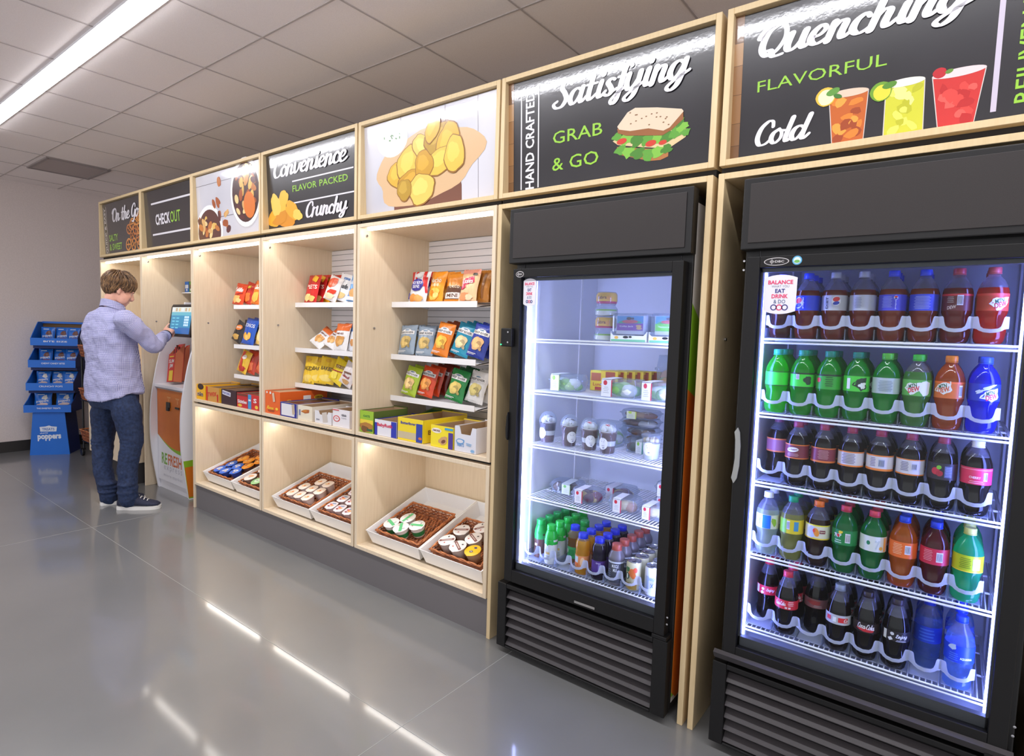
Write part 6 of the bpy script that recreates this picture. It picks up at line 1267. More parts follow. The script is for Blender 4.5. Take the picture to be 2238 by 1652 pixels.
mb = MB(); mb.lathe([(.026, .002), (.028, .006), (.0335, .062), (.0001, .064)], mat((238, 238, 238), .4), 24); mb.build('yogurt', t, smooth=50); mb = MB()
for i in range(14): a = i*2.4; q = .026*math.sqrt(i/14); mb.ball((q*math.cos(a), q*math.sin(a), .074), .009, mat([(196, 170, 120), (220, 206, 170), (160, 130, 90)][i % 3], .6), 8, 5)
mb.build('granola', t, smooth=60); mb = MB(); f = wrap(.0345, .1); mb.shape(ell(.023, .026, 0, .044, 24, 0, 0, 0, 3), f, mat((240, 240, 246), .5)); mb.shape(cat(rect(.018, .0022, 0, .055), rect(.014, .002, 0, .048), rect(.008, .005, .002, .030)), lambda a, b, l=0: f(a, b, l+.0006), mat((150, 150, 176), .5)); mb.build('round_label', t, smooth=60)
for k in range(4): clam('sandwich_box', ('sandwich box at the bottom of the tall stack', 'sandwich box second from the bottom of the tall stack', 'sandwich box third from the bottom of the tall stack', 'sandwich box on top of the tall stack, with a yellow sleeve')[k]+' on the third shelf', -1.075, .395, zt+.0375*k, .17, .13, .036, bread, (226, 226, 180) if k == 3 else None, (190, 210, 60), 0, 12, 20+k, (200, 210, 70), -.1, False)
for k in range(4): clam('sandwich_box', ('wrapped sandwich box at the bottom of the right stack', 'wrapped sandwich box second from the bottom, right stack', 'wrapped sandwich box third from the bottom, right stack', 'wrapped sandwich box on top of the right stack')[k]+' on the third shelf', -.875, .375, zt+.0375*k, .12, .13, .036, bread, (226, 232, 236), (90, 180, 110), 0, 10, 30+k, (40, 150, 130), -.05, False)
clam('salad_bowl', 'clear bowl of pale salad behind the dessert cups', -1.165, .265, zt, .15, .13, .10, leaf, (230, 232, 190), (190, 210, 70), 0, 18, 40, (200, 210, 90), -.3, False)
clam('snack_box', 'low clear box with a white sleeve beside the parfait', -1.0, .225, zt, .11, .10, .052, dk, (232, 236, 236), (150, 200, 80), 0, 10, 41, (40, 150, 130), .2)
# fourth shelf: fruit, grape and egg boxes
zt = SH_A[3]+.0005
clam('fruit_box', 'low clear box of dark fruit, left on the fourth shelf', -1.33, .225, zt, .15, .12, .046, dk, (210, 216, 206), (120, 180, 80), 8, 12, 50, (150, 170, 110), .1)
clam('fruit_box', 'clear box of grapes with a red-dotted sleeve', -1.185, .150, zt, .13, .11, .055, grape, (240, 236, 238), (206, 40, 60), 4, 16, 51, (190, 40, 70), -.14)
clam('fruit_box', 'clear box of boiled eggs with a red-dotted sleeve', -1.012, .145, zt, .13, .11, .055, egg, (240, 238, 240), (206, 40, 60), 4, 12, 52, (190, 40, 70), -.10)
clam('fruit_box', 'clear box behind the egg box on the fourth shelf', -1.10, .285, zt, .14, .11, .055, grape, (230, 228, 232), (206, 60, 80), 0, 12, 53)
clam('fruit_box', 'clear box with a red-dotted sleeve at the right front', -.872, .140, zt, .12, .11, .052, egg, (240, 238, 240), (206, 50, 70), 0, 12, 54)
for k in range(2): clam('fruit_box', ('lower', 'upper')[k]+' clear box of a stack of two at the right back, fourth shelf', -.875, .29, zt+.056*k, .13, .11, .053, grape, (238, 236, 240), (206, 50, 70), 0, 12, 56+k)
# ---------------------------------------------------------------- checkout kiosk
def pv(u, v, dep): return CAM+(_rt*(u-IMG_W/2)/FPX+_up*(IMG_H/2-v)/FPX+_fw)*dep
KX, KW = -5.246, .576
kio = thing('checkout_kiosk', 'white self-checkout kiosk with orange door and tilted touch screen', 'kiosk', (KX, 0, 0))
kw = mat((236, 235, 240), .35)
prof = spline([(.060, 0), (.022, .25), (.007, .42), (.005, .58), (.014, .74), (.033, .87), (.076, 1.087), (.135, 1.25), (.245, 1.42), (.278, 1.50), (.288, 1.55)], 4)+[(.36, 1.55), (.40, 1.40), (.42, 1.0), (.43, 0)]
for x in (0, KW-.020): MB().prism(prof, x, x+.020, kw, 'yz').build('side_panel', kio, bevel=.003)
MB().box(.021, KW-.021, .075, .42, .0, .845, kw).build('body', kio)
mb = MB(); x0, x1 = .024, KW-.024; mb.box(x0, x1, .058, .0745, .075, .835, kw); door = mb.build('door', kio, bevel=.002)
og = noise_mat('kiosk_orange', (206, 106, 26), (222, 122, 34), (1, 1, 1), 3, .4); gn_ = mat((140, 186, 40), .4)
def arcz(x, a, b, c): f = (x-x0)/(x1-x0); return a+(b-a)*f-c*math.sin(PI*f)
mb = MB(); xs = [x0+(x1-x0)*k/14 for k in range(15)]; f = on(.0572)
mb.shape(([(x, .832) for x in (x0, x1)][:1]+[(x0, .832), (x1, .832)][1:]+[(x, arcz(x, .452, .372, .045)) for x in xs[::-1]], [tuple(range(17))]), on(.0568), og)
top_ = [(x, arcz(x, .452, .372, .045)) for x in xs]; bot = [(x, arcz(x, .450, .328, .040)) for x in xs]
mb.shape((top_+bot[::-1], [tuple(range(30))]), on(.0572), gn_); mb.build('door_graphic', door)
mb = MB(); f = on(.0570); c1, c2, c3 = mat((120, 176, 60), .4), mat((216, 110, 50), .4), mat((190, 190, 200), .4)
mb.shape(text('RE', .105, .092, .145, .262), f, c1); mb.shape(text('FRESH', .245, .092, .335, .262), f, c2); mb.shape(text('express', .33, .05, .30, .180, bold=-.005, space=1.3), f, c3); mb.shape(text('micro-market', .34, .026, .30, .128, bold=-.005, space=1.3), f, c3); mb.build('door_lettering', door)
mb = MB(); dk_ = mat((24, 22, 24), .4)
mb.box(.215, .275, .045, .0575, .69, .735, dk_); mb.box(.225, .262, .040, .0575, .665, .70, dk_); mb.build('card_reader', door, bevel=.004)
mb = MB(); mb.box(.365, .435, .050, .0575, .692, .708, dk_); mb.build('cash_slot', door, bevel=.002)
mb = MB(); f = on(.0560); wl = mat((240, 190, 130), .5)
for x in (.245, .40): mb.shape(cat(rect(.07, .004, x, .775), rect(.05, .003, x, .768), rect(.008, .030, x, .745)), f, wl)
mb.build('door_print', door)
MB().box(.021, KW-.021, .038, .40, .846, .872, kw).build('counter', kio, bevel=.003)
MB().box(.03, KW-.03, .085, .40, .0, .06, mat((206, 204, 208), .4)).build('toe_kick', kio)
MB().prism([(.30, .873), (.335, .873), (.352, 1.58), (.326, 1.58)], .07, KW-.07, kw, 'yz').build('back_column', kio)
mb = MB(); mb.prism([(.10, 1.50), (KW-.02, 1.50), (KW-.06, 1.60), (.155, 1.60)], .300, .330, kw, 'xz'); hp = mb.build('header_plate', kio, bevel=.003)
MB().box(.44, .53, .2955, .2995, 1.51, 1.58, mat((236, 140, 40), .4)).build('header_sticker', hp)
mb = MB(); X = KW+.0006
def yz(p, m, dx): mb.add([(X+dx, q[0], q[1]) for q in p], [tuple(range(len(p)))], m)
yz([(.058, .01), (.42, .01), (.42, .40)]+[(.40-.38*k/8, .37-.06*math.sin(PI*k/16)) for k in range(9)], gn_, 0)
yz([(.058, .02), (.42, .02), (.42, .33)]+[(.40-.37*k/8, .31-.05*math.sin(PI*k/16)) for k in range(9)], og, .0004); mb.build('side_graphic', kio)
# touch screen
scr = thing('screen_pivot', 'x', 'x'); 
for k in ('label', 'category'): del scr[k]
bpy.data.objects.remove(scr)
mb = MB(); SX0, SX1, SZ0, SZ1 = .150, .585, 1.262, 1.520
TS = Matrix.Translation((0, .125, 1.39)) @ Matrix.Rotation(R(-9), 4, 'X') @ Matrix.Translation((0, -.125, -1.39))
pts = [(SX0+.02, SZ0), (SX1-.02, SZ0), (SX1, SZ0+.02), (SX1, SZ1-.02), (SX1-.02, SZ1), (SX0+.02, SZ1), (SX0, SZ1-.02), (SX0, SZ0+.02)]
SX1 = .548; pts = [(min(a, SX1), b) for a, b in pts]
mb.T = TS; mb.prism(pts, .110, .140, mat((26, 24, 26), .3), 'xz'); ts = mb.build('touch_screen', kio, bevel=.003)
def glow(rgb, e=1.0): return mat(rgb, .3, emit=e)
mb = MB(); mb.T = TS; f = on(.1094); sw, cx_ = SX1-SX0-.044, (SX0+SX1)/2
mb.shape(rect(sw, .214, cx_, 1.391), f, glow((52, 128, 166), .55)); f = on(.1090)
mb.shape(rect(sw, .040, cx_, 1.478), f, glow((190, 196, 190), .6)); mb.shape(rect(sw, .026, cx_, 1.444), f, glow((96, 164, 180), .55)); mb.shape(rect(sw, .050, cx_, 1.309), f, glow((40, 96, 160), .55))
f = on(.1086)
for k in range(6): mb.shape(rect(.030, .026, SX0+.05+.055*k, 1.478), f, glow(((206, 212, 214), (170, 150, 120), (196, 176, 130))[k % 3], .5))
for i in range(3):
    for j in range(4): mb.shape(rect(.022, .016, SX1-.125+.027*i, 1.418-.021*j), f, glow((190, 214, 230), .6))
for i in range(2):
    for j in range(4): mb.shape(rect(.05, .010, SX0+.075+.07*i, 1.41-.026*j), f, glow((110, 190, 210), .45))
mb.build('screen_image', ts)
mb = MB(); mb.tube([(.36, .150, 1.38), (.36, .24, 1.36), (.36, .325, 1.34)], .018, mat((60, 60, 62), .4), 10); mb.build('screen_arm', kio, smooth=50)
mb = MB(); mb.tube([(.50, .22, 1.06), (.47, .20, 1.10), (.50, .19, 1.14), (.53, .21, 1.10), (.50, .22, 1.05), (.48, .24, 1.0), (.45, .27, .95)], .007, mat((24, 24, 26), .4), 8); mb.build('scanner_cord', kio, smooth=60)
# open meat stick cartons standing on the counter
def stick_box(label, x, y, roll, h, w=.115, d=.07, two=True):
    t = thing('meat_stick_box', label, 'display box', (KX+x, y, .8925), 0, 'meat stick cartons on the kiosk counter'); t.rotation_euler = (R(-8), R(roll), 0)
    rdm, yl, br = mat((206, 40, 34), .4), mat((240, 206, 40), .4), mat((110, 40, 30), .5); mb = MB(); e = .003
    mb.box(-w/2, w/2, 0, e, 0, h*.72, rdm); mb.box(-w/2, w/2, d-e, d, 0, h, rdm)
    for s in (-w/2, w/2-e): mb.prism([(e, 0), (d-e, 0), (d-e, h), (e, h*.72)], s, s+e, mat((216, 120, 80), .5), 'yz')
    mb.box(-w/2+e, w/2-e, e, d-e, 0, e, card); f = on(-.0007)
    mb.shape(rect(w*.6, h*.26, .01, h*.16), f, yl); mb.shape(text('SLIM\nJIM', w*.80, h*.24, .004, h*.46), on(-.0012), mat((240, 236, 230), .4)); mb.shape(rect(w*.7, h*.03, .0, h*.65), f, yl); mb.build('carton', t)
    for k in range(5):
        mb = MB(); xx = -w*.36+w*.18*k; mb.tube([(xx, d*.4+.012*(k % 2), .006), (xx+.004, d*.45, h*(.86+.05*(k % 3)))], .0065, (br, rdm)[k % 2], 7); mb.build('meat_stick', t)
stick_box('tall red carton of meat sticks leaning on the kiosk counter', .170, .095, -6, .32)
stick_box('narrow red carton of meat sticks behind the tall one', .118, .176, -10, .31, .06)
# little high shelf with two small boxes in the checkout bay
q = at(397, 639, 'y', .30); bx_ = [o for o in COL.objects if o.name == 'checkout_bay'][0]; xl = q.x-XB[1][0]
MB().box(xl, XB[1][1]-XB[1][0]-T, .30, .629, q.z-.008, q.z, white_metal).build('shelf', bx_)
for k, (w_, col, lb) in enumerate(((.070, (44, 110, 200), 'small blue box on the high shelf over the kiosk'), (.060, (96, 140, 60), 'small green and brown box on the high shelf over the kiosk'))):
    mb = MB(); xx = q.x+.018+.078*k; mb.box(0, w_, 0, .05, 0, .092, mat(col, .4)); f = on(-.0006); mb.shape(rect(w_*.8, .03, w_/2, .05), f, mat((226, 230, 236) if not k else (110, 80, 60), .4)); mb.shape(ell(.012, .010, w_/2, .022, 14), f, mat((236, 236, 240), .4))
    tag(mb.build('snack_box', loc=(xx, .32, q.z)), lb, 'box', 'small boxes on the high shelf')
# items seen in the first bay
o = place_bag('bronze', -5.50, .22, ZU+T+.002, 'dark brown coffee bag in the first bay beside the man', None, .11, .22, .07, 2, 0); o['category'] = 'coffee bag'
# ---------------------------------------------------------------- blue cardboard display stand by the end wall
st = thing('cardboard_display', 'bright blue four-tier cardboard candy stand against the end wall', 'display stand', (-7.345, -.085, 0), R(55))
blu = noise_mat('blue_card', (20, 104, 206), (26, 112, 214), (1, 1, 1), 3, .5); blu_shade = mat((22, 40, 104), .6); brn = mat((120, 92, 62), .8)  # darker card: shade on the stand's right side put into its colour
def bar3(m, pts, y0, y1): return MB().prism(pts, y0, y1, m, 'xz')
bar3(blu, [(-.17, 0), (.17, 0), (.135, .43), (-.135, .43)], -.16, -.15).build('base_front', st)
mb = MB(); bar = [(-.165, 0), (.165, 0), (.13, .43), (-.13, .43)]; mb.prism(bar, -.149, .13, blu_shade, 'xz'); mb.build('base_body', st)
mb = MB(); f = on(-.1606); wl = mat((226, 232, 244), .5)
mb.shape(text('poppers', .20, .062, .0, .175, .03, .05), f, wl); mb.shape(poly((-.075, .238), (.06, .238), (.066, .285), (.02, .290), (0, .300), (-.03, .290), (-.081, .285)), f, wl); mb.shape(text('TREATS', .105, .026, -.008, .262), on(-.1612), mat((70, 110, 190), .5)); mb.shape(text('chewy', .07, .018, -.045, .222, .1), f, wl); mb.build('base_lettering', st)
TZ = (.435, .655, .885, 1.105); TO = (0, .020, .040, .060); words = ('THE SWEETEST TREATS', 'CRUNCHY POPS', 'CHEWY CANDY BITES', 'BITE SIZE')
for k in range(4):
    z, o_ = TZ[k], TO[k]; mb = MB()
    mb.box(-.20+o_, .20+o_, -.185+.012*k, -.178+.012*k, z, z+.075, blu); mb.box(-.20+o_, .20+o_, -.178+.012*k, .13, z, z+.006, blu_shade); mb.box(-.195+o_, .195+o_, -.14+.012*k, .13, z-.03 if k else z-.004, z-.001, blu_shade)
    for s in (-1, 1):
        xx = s*.197+o_; mb.prism([(-.185+.012*k, z), (.13, z), (.13, z+(.22 if k < 3 else .235)), (.02, z+(.22 if k < 3 else .235)), (-.10, z+.12), (-.178+.012*k, z+.075)], xx-.003, xx+.003, blu_shade if s > 0 else blu, 'yz')
    mb.box(-.195+o_, .195+o_, .123, .130, z+.006, z+(.22 if k < 3 else .235), brn)
    tr_ = mb.build('tier_tray', st); mb = MB(); mb.shape(text(words[k], .20, .016, .01+o_, z+.042), on(-.1857+.012*k), wl); mb.build('tray_lettering', tr_)
MB().prism([(-.195+.06, 1.325), (.195+.06, 1.325), (.19+.06, 1.345), (-.19+.06, 1.345)], .10, .131, blu, 'xz').build('top_edge', st)
DESIGN['pops_brown'] = dict(rgb=(30, 110, 210), deco=[('ell', (110, 60, 50), .1, .62, .2, .14, .5, .1), ('text', (232, 236, 244), 'poppers', 0, .42, .7, .14, .1), ('ell', (120, 60, 110), 0, .2, .38, .14, .1, .1), ('rect', (206, 220, 240), -.1, .86, .4, .05)])
DESIGN['pops_white'] = dict(rgb=(34, 116, 216), deco=[('ell', (226, 222, 216), .14, .70, .16, .14, .5, .12), ('text', (236, 240, 246), 'poppers', 0, .45, .7, .14, .1), ('ell', (226, 200, 196), 0, .22, .3, .16, .1, .12), ('rect', (206, 220, 240), -.1, .88, .4, .05)])
Mst = Matrix.Rotation(R(55), 4, 'Z'); pos_ = ('left', 'middle', 'right'); tier = ('lowest', 'second lowest', 'second highest', 'highest')
for k in range(4):
    nb = 3 if k in (2, 3) else 2
    if k == 1: nb = 3
    for j in range(nb):
        lx = (-.105+.115*j if nb == 3 else -.09+.175*j)+TO[k]; w_ = .125 if nb == 3 else .155; p = Mst @ Vector((lx, -.055+.012*k+.03*(j % 2), 0))
        place_bag('pops_brown' if k >= 2 else 'pops_white', -7.345+p.x, -.085+p.y, TZ[k]+.019, 'blue candy pouch at the %s of the %s tier, blue stand' % (pos_[j] if nb == 3 else ('left', 'right')[j], tier[k]), 'blue candy pouches on the cardboard stand', w_, .166, .036, 10, 55)
# ---------------------------------------------------------------- black wire basket cart
ct = thing('basket_cart', 'black wire cart on casters between the blue stand and the wooden wall', 'cart', (-6.72, .20, 0))
bw = mat((22, 22, 24), .4); mb = MB()
for x in (-.24, .24):
    for y in (-.16, .16): mb.tube([(x, y, .075), (x, y, 1.22)], .009, bw, 8)
mb.build('post', ct, smooth=50) if False else None
for x in (-.24, .24):
    for y in (-.16, .16):
        m2 = MB(); m2.tube([(x, y, .075), (x, y, 1.22)], .009, bw, 8); m2.build('post', ct, smooth=50)
        m2 = MB(); m2.T = Matrix.Translation((x, y-.012, .0385)) @ Matrix.Rotation(PI/2, 4, 'X'); m2.lathe([(.012, -.012), (.034, -.012), (.038, -.008), (.038, .008), (.034, .012), (.012, .012)], bw, 18); m2.T = Matrix(); m2.box(x-.014, x+.014, y-.03, y+.012, .06, .078, bw); m2.build('caster', ct, smooth=40)
for z in (.155, .57, 1.0):
    m2 = MB(); m2.tube([(-.25, -.17, z), (.25, -.17, z), (.25, .17, z), (-.25, .17, z)], .006, bw, 6, True)
    for k in range(11): m2.tube([(-.23+.046*k, -.17, z), (-.23+.046*k, .17, z)], .003, bw, 5)
    m2.build('wire_shelf', ct, smooth=50)
m2 = MB(); m2.box(-.235, .235, .150, .156, .17, 1.2, mat((26, 30, 52), .6)); m2.build('back_panel', ct)
for k, (z, lb) in enumerate(((.165, 'wicker basket on the lowest rack of the black cart'), (.58, 'wicker basket on the middle rack of the black cart'), (1.01, 'wicker basket on the top rack of the black cart'))):
    t = thing('wicker_basket', lb, 'basket', (-6.73, .165, z), 0, 'wicker baskets on the black cart'); wicker(.42, .32, .11, t)
for k, (x, y, z, kd, lb) in enumerate(((-6.83, .10, 1.03, 'bronze', 'brown snack bag at the left of the cart top basket'), (-6.70, .11, 1.03, 'bronze', 'brown snack bag in the middle of the cart top basket'), (-6.80, .10, .60, 'gold', 'golden snack bag in the cart middle basket'), (-6.72, .10, .18, 'blue', 'purple-blue snack bag in the cart lowest basket'))):
    place_bag(kd, x, y, z, lb, 'snack bags in the cart baskets', .12, .15, .05, 10, rd.uniform(-15, 15))
# ---------------------------------------------------------------- the man at the kiosk
D0 = 4.29
def fuse(mb, name, parent, m, vox, smooth_it=6, fac=.5, disp=None):
    """one continuous skin grown over the overlapping body pieces"""
    o = mb.build(name+'_pieces'); md = o.modifiers.new('r', 'REMESH'); md.mode = 'VOXEL'; md.voxel_size = vox
    s_ = o.modifiers.new('s', 'SMOOTH'); s_.factor = fac; s_.iterations = smooth_it
    if disp:
        tx = bpy.data.textures.new(name, 'CLOUDS'); tx.noise_scale = disp[0]; d = o.modifiers.new('d', 'DISPLACE'); d.texture = tx; d.strength = disp[1]; d.mid_level = .5; d.texture_coords = 'LOCAL'
    me = bpy.data.meshes.new_from_object(o.evaluated_get(bpy.context.evaluated_depsgraph_get())); bpy.data.objects.remove(o); me.name = name
    me.materials.clear(); me.materials.append(m); me.polygons.foreach_set('use_smooth', [True]*len(me.polygons)); me.polygons.foreach_set('material_index', [0]*len(me.polygons))
    n = bpy.data.objects.new(name, me); COL.objects.link(n)
    if parent: n.parent = parent
    return n
def limb(mb, pts, n=16, flat=1.0, m=None):
    """tapering round limb with closed, rounded ends; pts are (point, radius)"""
    P = [p for p, r in pts]; rs = [r for p, r in pts]; k = len(P); vs = spline([tuple(p)+(r,) for p, r in zip(P, rs)], 5)
    mb.tube([v[:3] for v in vs], [v[3] for v in vs], m, n)
    for i in (0, -1): mb.ball(P[i], rs[i]*.99, m, n, 10)
skin = noise_mat('skin', (222, 164, 142), (232, 178, 156), (1, 1, 1), 30, .5)
hair_m = noise_mat('brown_hair', (74, 54, 36), (124, 96, 66), (90, 90, 14), 2.2, .5, .5, 3, bdist=.003)
denim = noise_mat('dark_denim', (22, 36, 66), (36, 54, 92), (1, 1, 1), 60, .8, .5, 4, bscale=22, bdist=.008)
shoe_m = noise_mat('navy_canvas', (34, 38, 60), (46, 50, 74), (1, 1, 1), 120, .8, .2, 2)
def gingham():
    m, nt, p = newmat('gingham_shirt'); lk = nt.links.new; tc = N(nt, 'ShaderNodeTexCoord'); at_ = N(nt, 'ShaderNodeAttribute'); at_.attribute_name = 'weave'; sp_ = N(nt, 'ShaderNodeSeparateXYZ'); lk(at_.outputs['Vector'], sp_.inputs[0])
    def stripe(src_nodes):
        a = N(nt, 'ShaderNodeMath', operation='MULTIPLY'); a.inputs[1].default_value = 1/.0064; lk(src_nodes, a.inputs[0])
        b = N(nt, 'ShaderNodeMath', operation='FRACT'); lk(a.outputs[0], b.inputs[0]); c = N(nt, 'ShaderNodeMath', operation='LESS_THAN'); c.inputs[1].default_value = .5; lk(b.outputs[0], c.inputs[0]); return c.outputs[0]
    ad = N(nt, 'ShaderNodeMath', operation='ADD'); lk(stripe(sp_.outputs[0]), ad.inputs[0]); lk(stripe(sp_.outputs[1]), ad.inputs[1])
    hf = N(nt, 'ShaderNodeMath', operation='MULTIPLY'); lk(ad.outputs[0], hf.inputs[0]); hf.inputs[1].default_value = .5
    cr = N(nt, 'ShaderNodeValToRGB'); cr.color_ramp.elements[0].color = lin((216, 216, 234)); cr.color_ramp.elements[1].color = lin((100, 104, 166)); e = cr.color_ramp.elements.new(.5); e.color = lin((160, 160, 202)); lk(hf.outputs[0], cr.inputs[0]); lk(cr.outputs[0], p.inputs['Base Color'])
    p.inputs['Roughness'].default_value = .85
    nz = N(nt, 'ShaderNodeTexNoise'); nz.inputs['Scale'].default_value = 14; nz.inputs['Detail'].default_value = 3; lk(tc.outputs['Object'], nz.inputs['Vector']); b = N(nt, 'ShaderNodeBump'); b.inputs['Strength'].default_value = .7; b.inputs['Distance'].default_value = .02; lk(nz.outputs['Fac'], b.inputs['Height']); lk(b.outputs[0], p.inputs['Normal'])
    m.diffuse_color = lin((160, 160, 202)); return m
shirt_m = gingham()
man = thing('person', 'man in a blue gingham shirt and dark jeans touching the kiosk screen', 'person', (-4.80, -.33, 0))
OFF = Vector((-4.80, -.33, 0))
def P(u, v, d=0): return pv(u, v, D0+d)-OFF
FT = Vector((-.30, .954, 0)).normalized(); RT_ = Vector((FT.y, -FT.x, 0)); UPV = Vector((0, 0, 1))   # the way the chest faces, his right
def ringe(c, a, b, n=28, tiltv=None, p=2.3):
    out = []
    for k in range(n):
        t = 2*PI*k/n; ct_, st_ = math.cos(t), math.sin(t); out.append(c+RT_*a*math.copysign(abs(ct_)**(2/p), ct_)+FT*b*math.copysign(abs(st_)**(2/p), st_)+(tiltv(t) if tiltv else Vector()))
    return out
# joints
neck = P(251, 668, 0); sh_r = P(277, 699, -.13); el_r = P(337, 755, .0); wr_r = P(362, 733, .235); sh_l = P(207, 700, .15); el_l = P(232, 778, .30); wr_l = P(262, 775, .36)
hip_r = P(272, 868, -.06); kn_r = P(288, 962, -.03); an_r = P(280, 1086, -.04); hip_l = P(232, 870, .08); kn_l = P(225, 966, .10); sn_l = P(224, 1018, .08); an_l = P(238, 1083, .065); sn_r = P(279, 1020, -.04)
def mid(a, b, f=.5): return a*(1-f)+b*f
# ---- head
HC = P(258, 637, -.01)
ta = R(-24); fh = Vector((.10, .995, 0)).normalized(); FH = (fh*math.cos(ta)+UPV*math.sin(ta)); RH = fh.cross(UPV).normalized(); UH = RH.cross(FH).normalized()
def H(x, y, z): return HC+(RH*x+FH*y+UH*z)*.97
HM = Matrix((RH, FH, UH)).transposed().to_4x4(); HM = Matrix.Translation(HC) @ HM @ Matrix.Scale(.97, 4)
body = MB(); body.T = HM
body.ball((0, -.012, .040), 1, skin, 28, 20, (.076, .098, .092)); body.ball((0, .030, -.010), 1, skin, 24, 16, (.064, .066, .085)); body.ball((0, .048, -.066), 1, skin, 20, 14, (.048, .044, .042)); body.ball((0, .070, -.088), 1, skin, 14, 10, (.022, .020, .020))
for s in (-1, 1):
    body.ball((s*.050, .035, -.040), 1, skin, 14, 10, (.020, .045, .045)); body.ball((s*.034, .068, -.012), 1, skin, 12, 8, (.024, .020, .022)); body.ball((s*.030, .078, .034), 1, skin, 12, 8, (.026, .014, .010))
    body.ball((s*.074, -.012, .004), 1, skin, 14, 12, (.009, .016, .028)); body.ball((s*.078, -.014, .014), 1, skin, 12, 8, (.008, .015, .016)); body.ball((s*.073, -.004, -.018), 1, skin, 10, 8, (.008, .009, .012))
body.tube([(0, .088, .028), (0, .098, .008), (0, .110, -.012), (0, .106, -.022), (0, .090, -.026)], [.010, .010, .0125, .0125, .010], skin, 12)
for s in (-1, 1): body.ball((s*.012, .096, -.020), .009, skin, 10, 8)
body.ball((0, .088, -.046), 1, skin, 14, 8, (.024, .012, .006)); body.ball((0, .086, -.056), 1, skin, 14, 8, (.020, .012, .007))
body.T = Matrix()
limb(body, [(H(0, -.014, -.01), .050), (H(0, -.014, -.06), .049), (mid(H(0, -.02, -.10), neck, .6), .052), (neck+FT*.0-UPV*.05, .072)])
# ---- torso, arms, legs under the clothes
chest = [(neck-UPV*.035, .10, .06), (mid(sh_r, sh_l)+UPV*.005, .17, .085), (mid(sh_r, sh_l)-UPV*.10, .175, .10)]
tc_ = mid(sh_r, sh_l); hc_ = mid(hip_r, hip_l)
rings_ = [ringe(tc_+UPV*.045-FT*.0, .10, .055), ringe(tc_+UPV*.01, .175, .085), ringe(tc_-UPV*.10, .175, .105), ringe(mid(tc_, hc_, .45), .150, .10), ringe(mid(tc_, hc_, .75), .145, .10), ringe(hc_+UPV*.06, .145, .10), ringe(hc_-UPV*.03, .14, .10)]
body.rings(rings_, skin)
limb(body, [(sh_r, .055), (mid(sh_r, el_r, .4), .047), (el_r, .040), (mid(el_r, wr_r, .4), .036), (wr_r, .026)])
limb(body, [(sh_l, .055), (mid(sh_l, el_l, .4), .047), (el_l, .040), (mid(el_l, wr_l, .4), .036), (wr_l, .026)])
limb(body, [(hip_r-UPV*.075, .064), (mid(hip_r, kn_r, .5), .072), (kn_r, .055), (sn_r, .048), (an_r, .036)])
limb(body, [(hip_l-UPV*.075, .064), (mid(hip_l, kn_l, .5), .072), (kn_l, .055), (sn_l, .048), (an_l, .036)])
def hand(w, d, s, nrm, pose, side=1):
    """w wrist, d along the hand, s towards the thumb, nrm out of the back of the hand"""
    body.T = Matrix.Translation(w) @ Matrix((s, d, nrm)).transposed().to_4x4()
    body.rings([[Vector((a*math.cos(t), y, b*math.sin(t))) for t in [2*PI*k/18 for k in range(18)]] for y, a, b in ((-.02, .026, .020), (.02, .034, .018), (.055, .041, .017), (.082, .040, .014))], skin)
    fingers = (('index', .028, .086, (.042, .026, .022)), ('middle', .009, .090, (.046, .030, .022)), ('ring', -.011, .087, (.042, .028, .022)), ('little', -.030, .080, (.034, .022, .020)))
    for (nm_, x, y, seg), bends in zip(fingers, pose):
        p = Vector((x, y-.012, .002)); a = 0; pts = [(p.copy(), .0105)]
        for L_, b_ in zip(seg, bends): a += R(b_); p = p+Vector((0, math.cos(a), -math.sin(a)))*L_; pts.append((p.copy(), .0098-.0009*len(pts)))
        limb(body, pts, 10)
    limb(body, [(Vector((.024, .008, -.006)), .014), (Vector((.050, .036, -.016)), .0125), (Vector((.052, .064, -.026)), .0105), (Vector((.042, .086, -.032)), .0088)], 10)
    body.T = Matrix()
tipt = P(379, 705, .365); dd_ = (tipt-wr_r).normalized()
aw = Vector((-.948, .319, 0)); nr_ = (RT_*.35+UPV*.8-FT*.3); nr_ = (nr_-dd_*nr_.dot(dd_)).normalized(); ss_ = dd_.cross(nr_).normalized()
if ss_.dot(RT_) > 0: ss_ = -ss_   # a right hand held out palm down has its thumb on his left
nr_ = dd_.cross(ss_).normalized()
hand(wr_r, dd_, ss_, nr_, ((4, 6, 4), (48, 70, 40), (56, 74, 44), (60, 74, 44)))
dl = (FT*.5+RT_*.6+UPV*.1).normalized(); nl = UPV; nl = (nl-dl*nl.dot(dl)).normalized(); sl = dl.cross(nl).normalized(); hand(wr_l, dl, sl, nl, ((30, 40, 30),)*4)
bd = fuse(body, 'body', man, skin, .0046, 5)
# eyes and brows
for s in (-1, 1):
    mb = MB(); mb.T = HM; mb.ball((s*.030, .074, .012), .0105, mat((236, 232, 228), .2), 14, 10); mb.ball((s*.030, .0812, .012), .0048, mat((50, 40, 34), .2), 10, 8); mb.build('eye', bd, smooth=80)
    mb = MB(); mb.T = HM; mb.tube([(s*.014, .093, .032), (s*.032, .090, .037), (s*.050, .074, .031)], [.0035, .0045, .002], hair_m, 8); mb.build('eyebrow', bd, smooth=80)
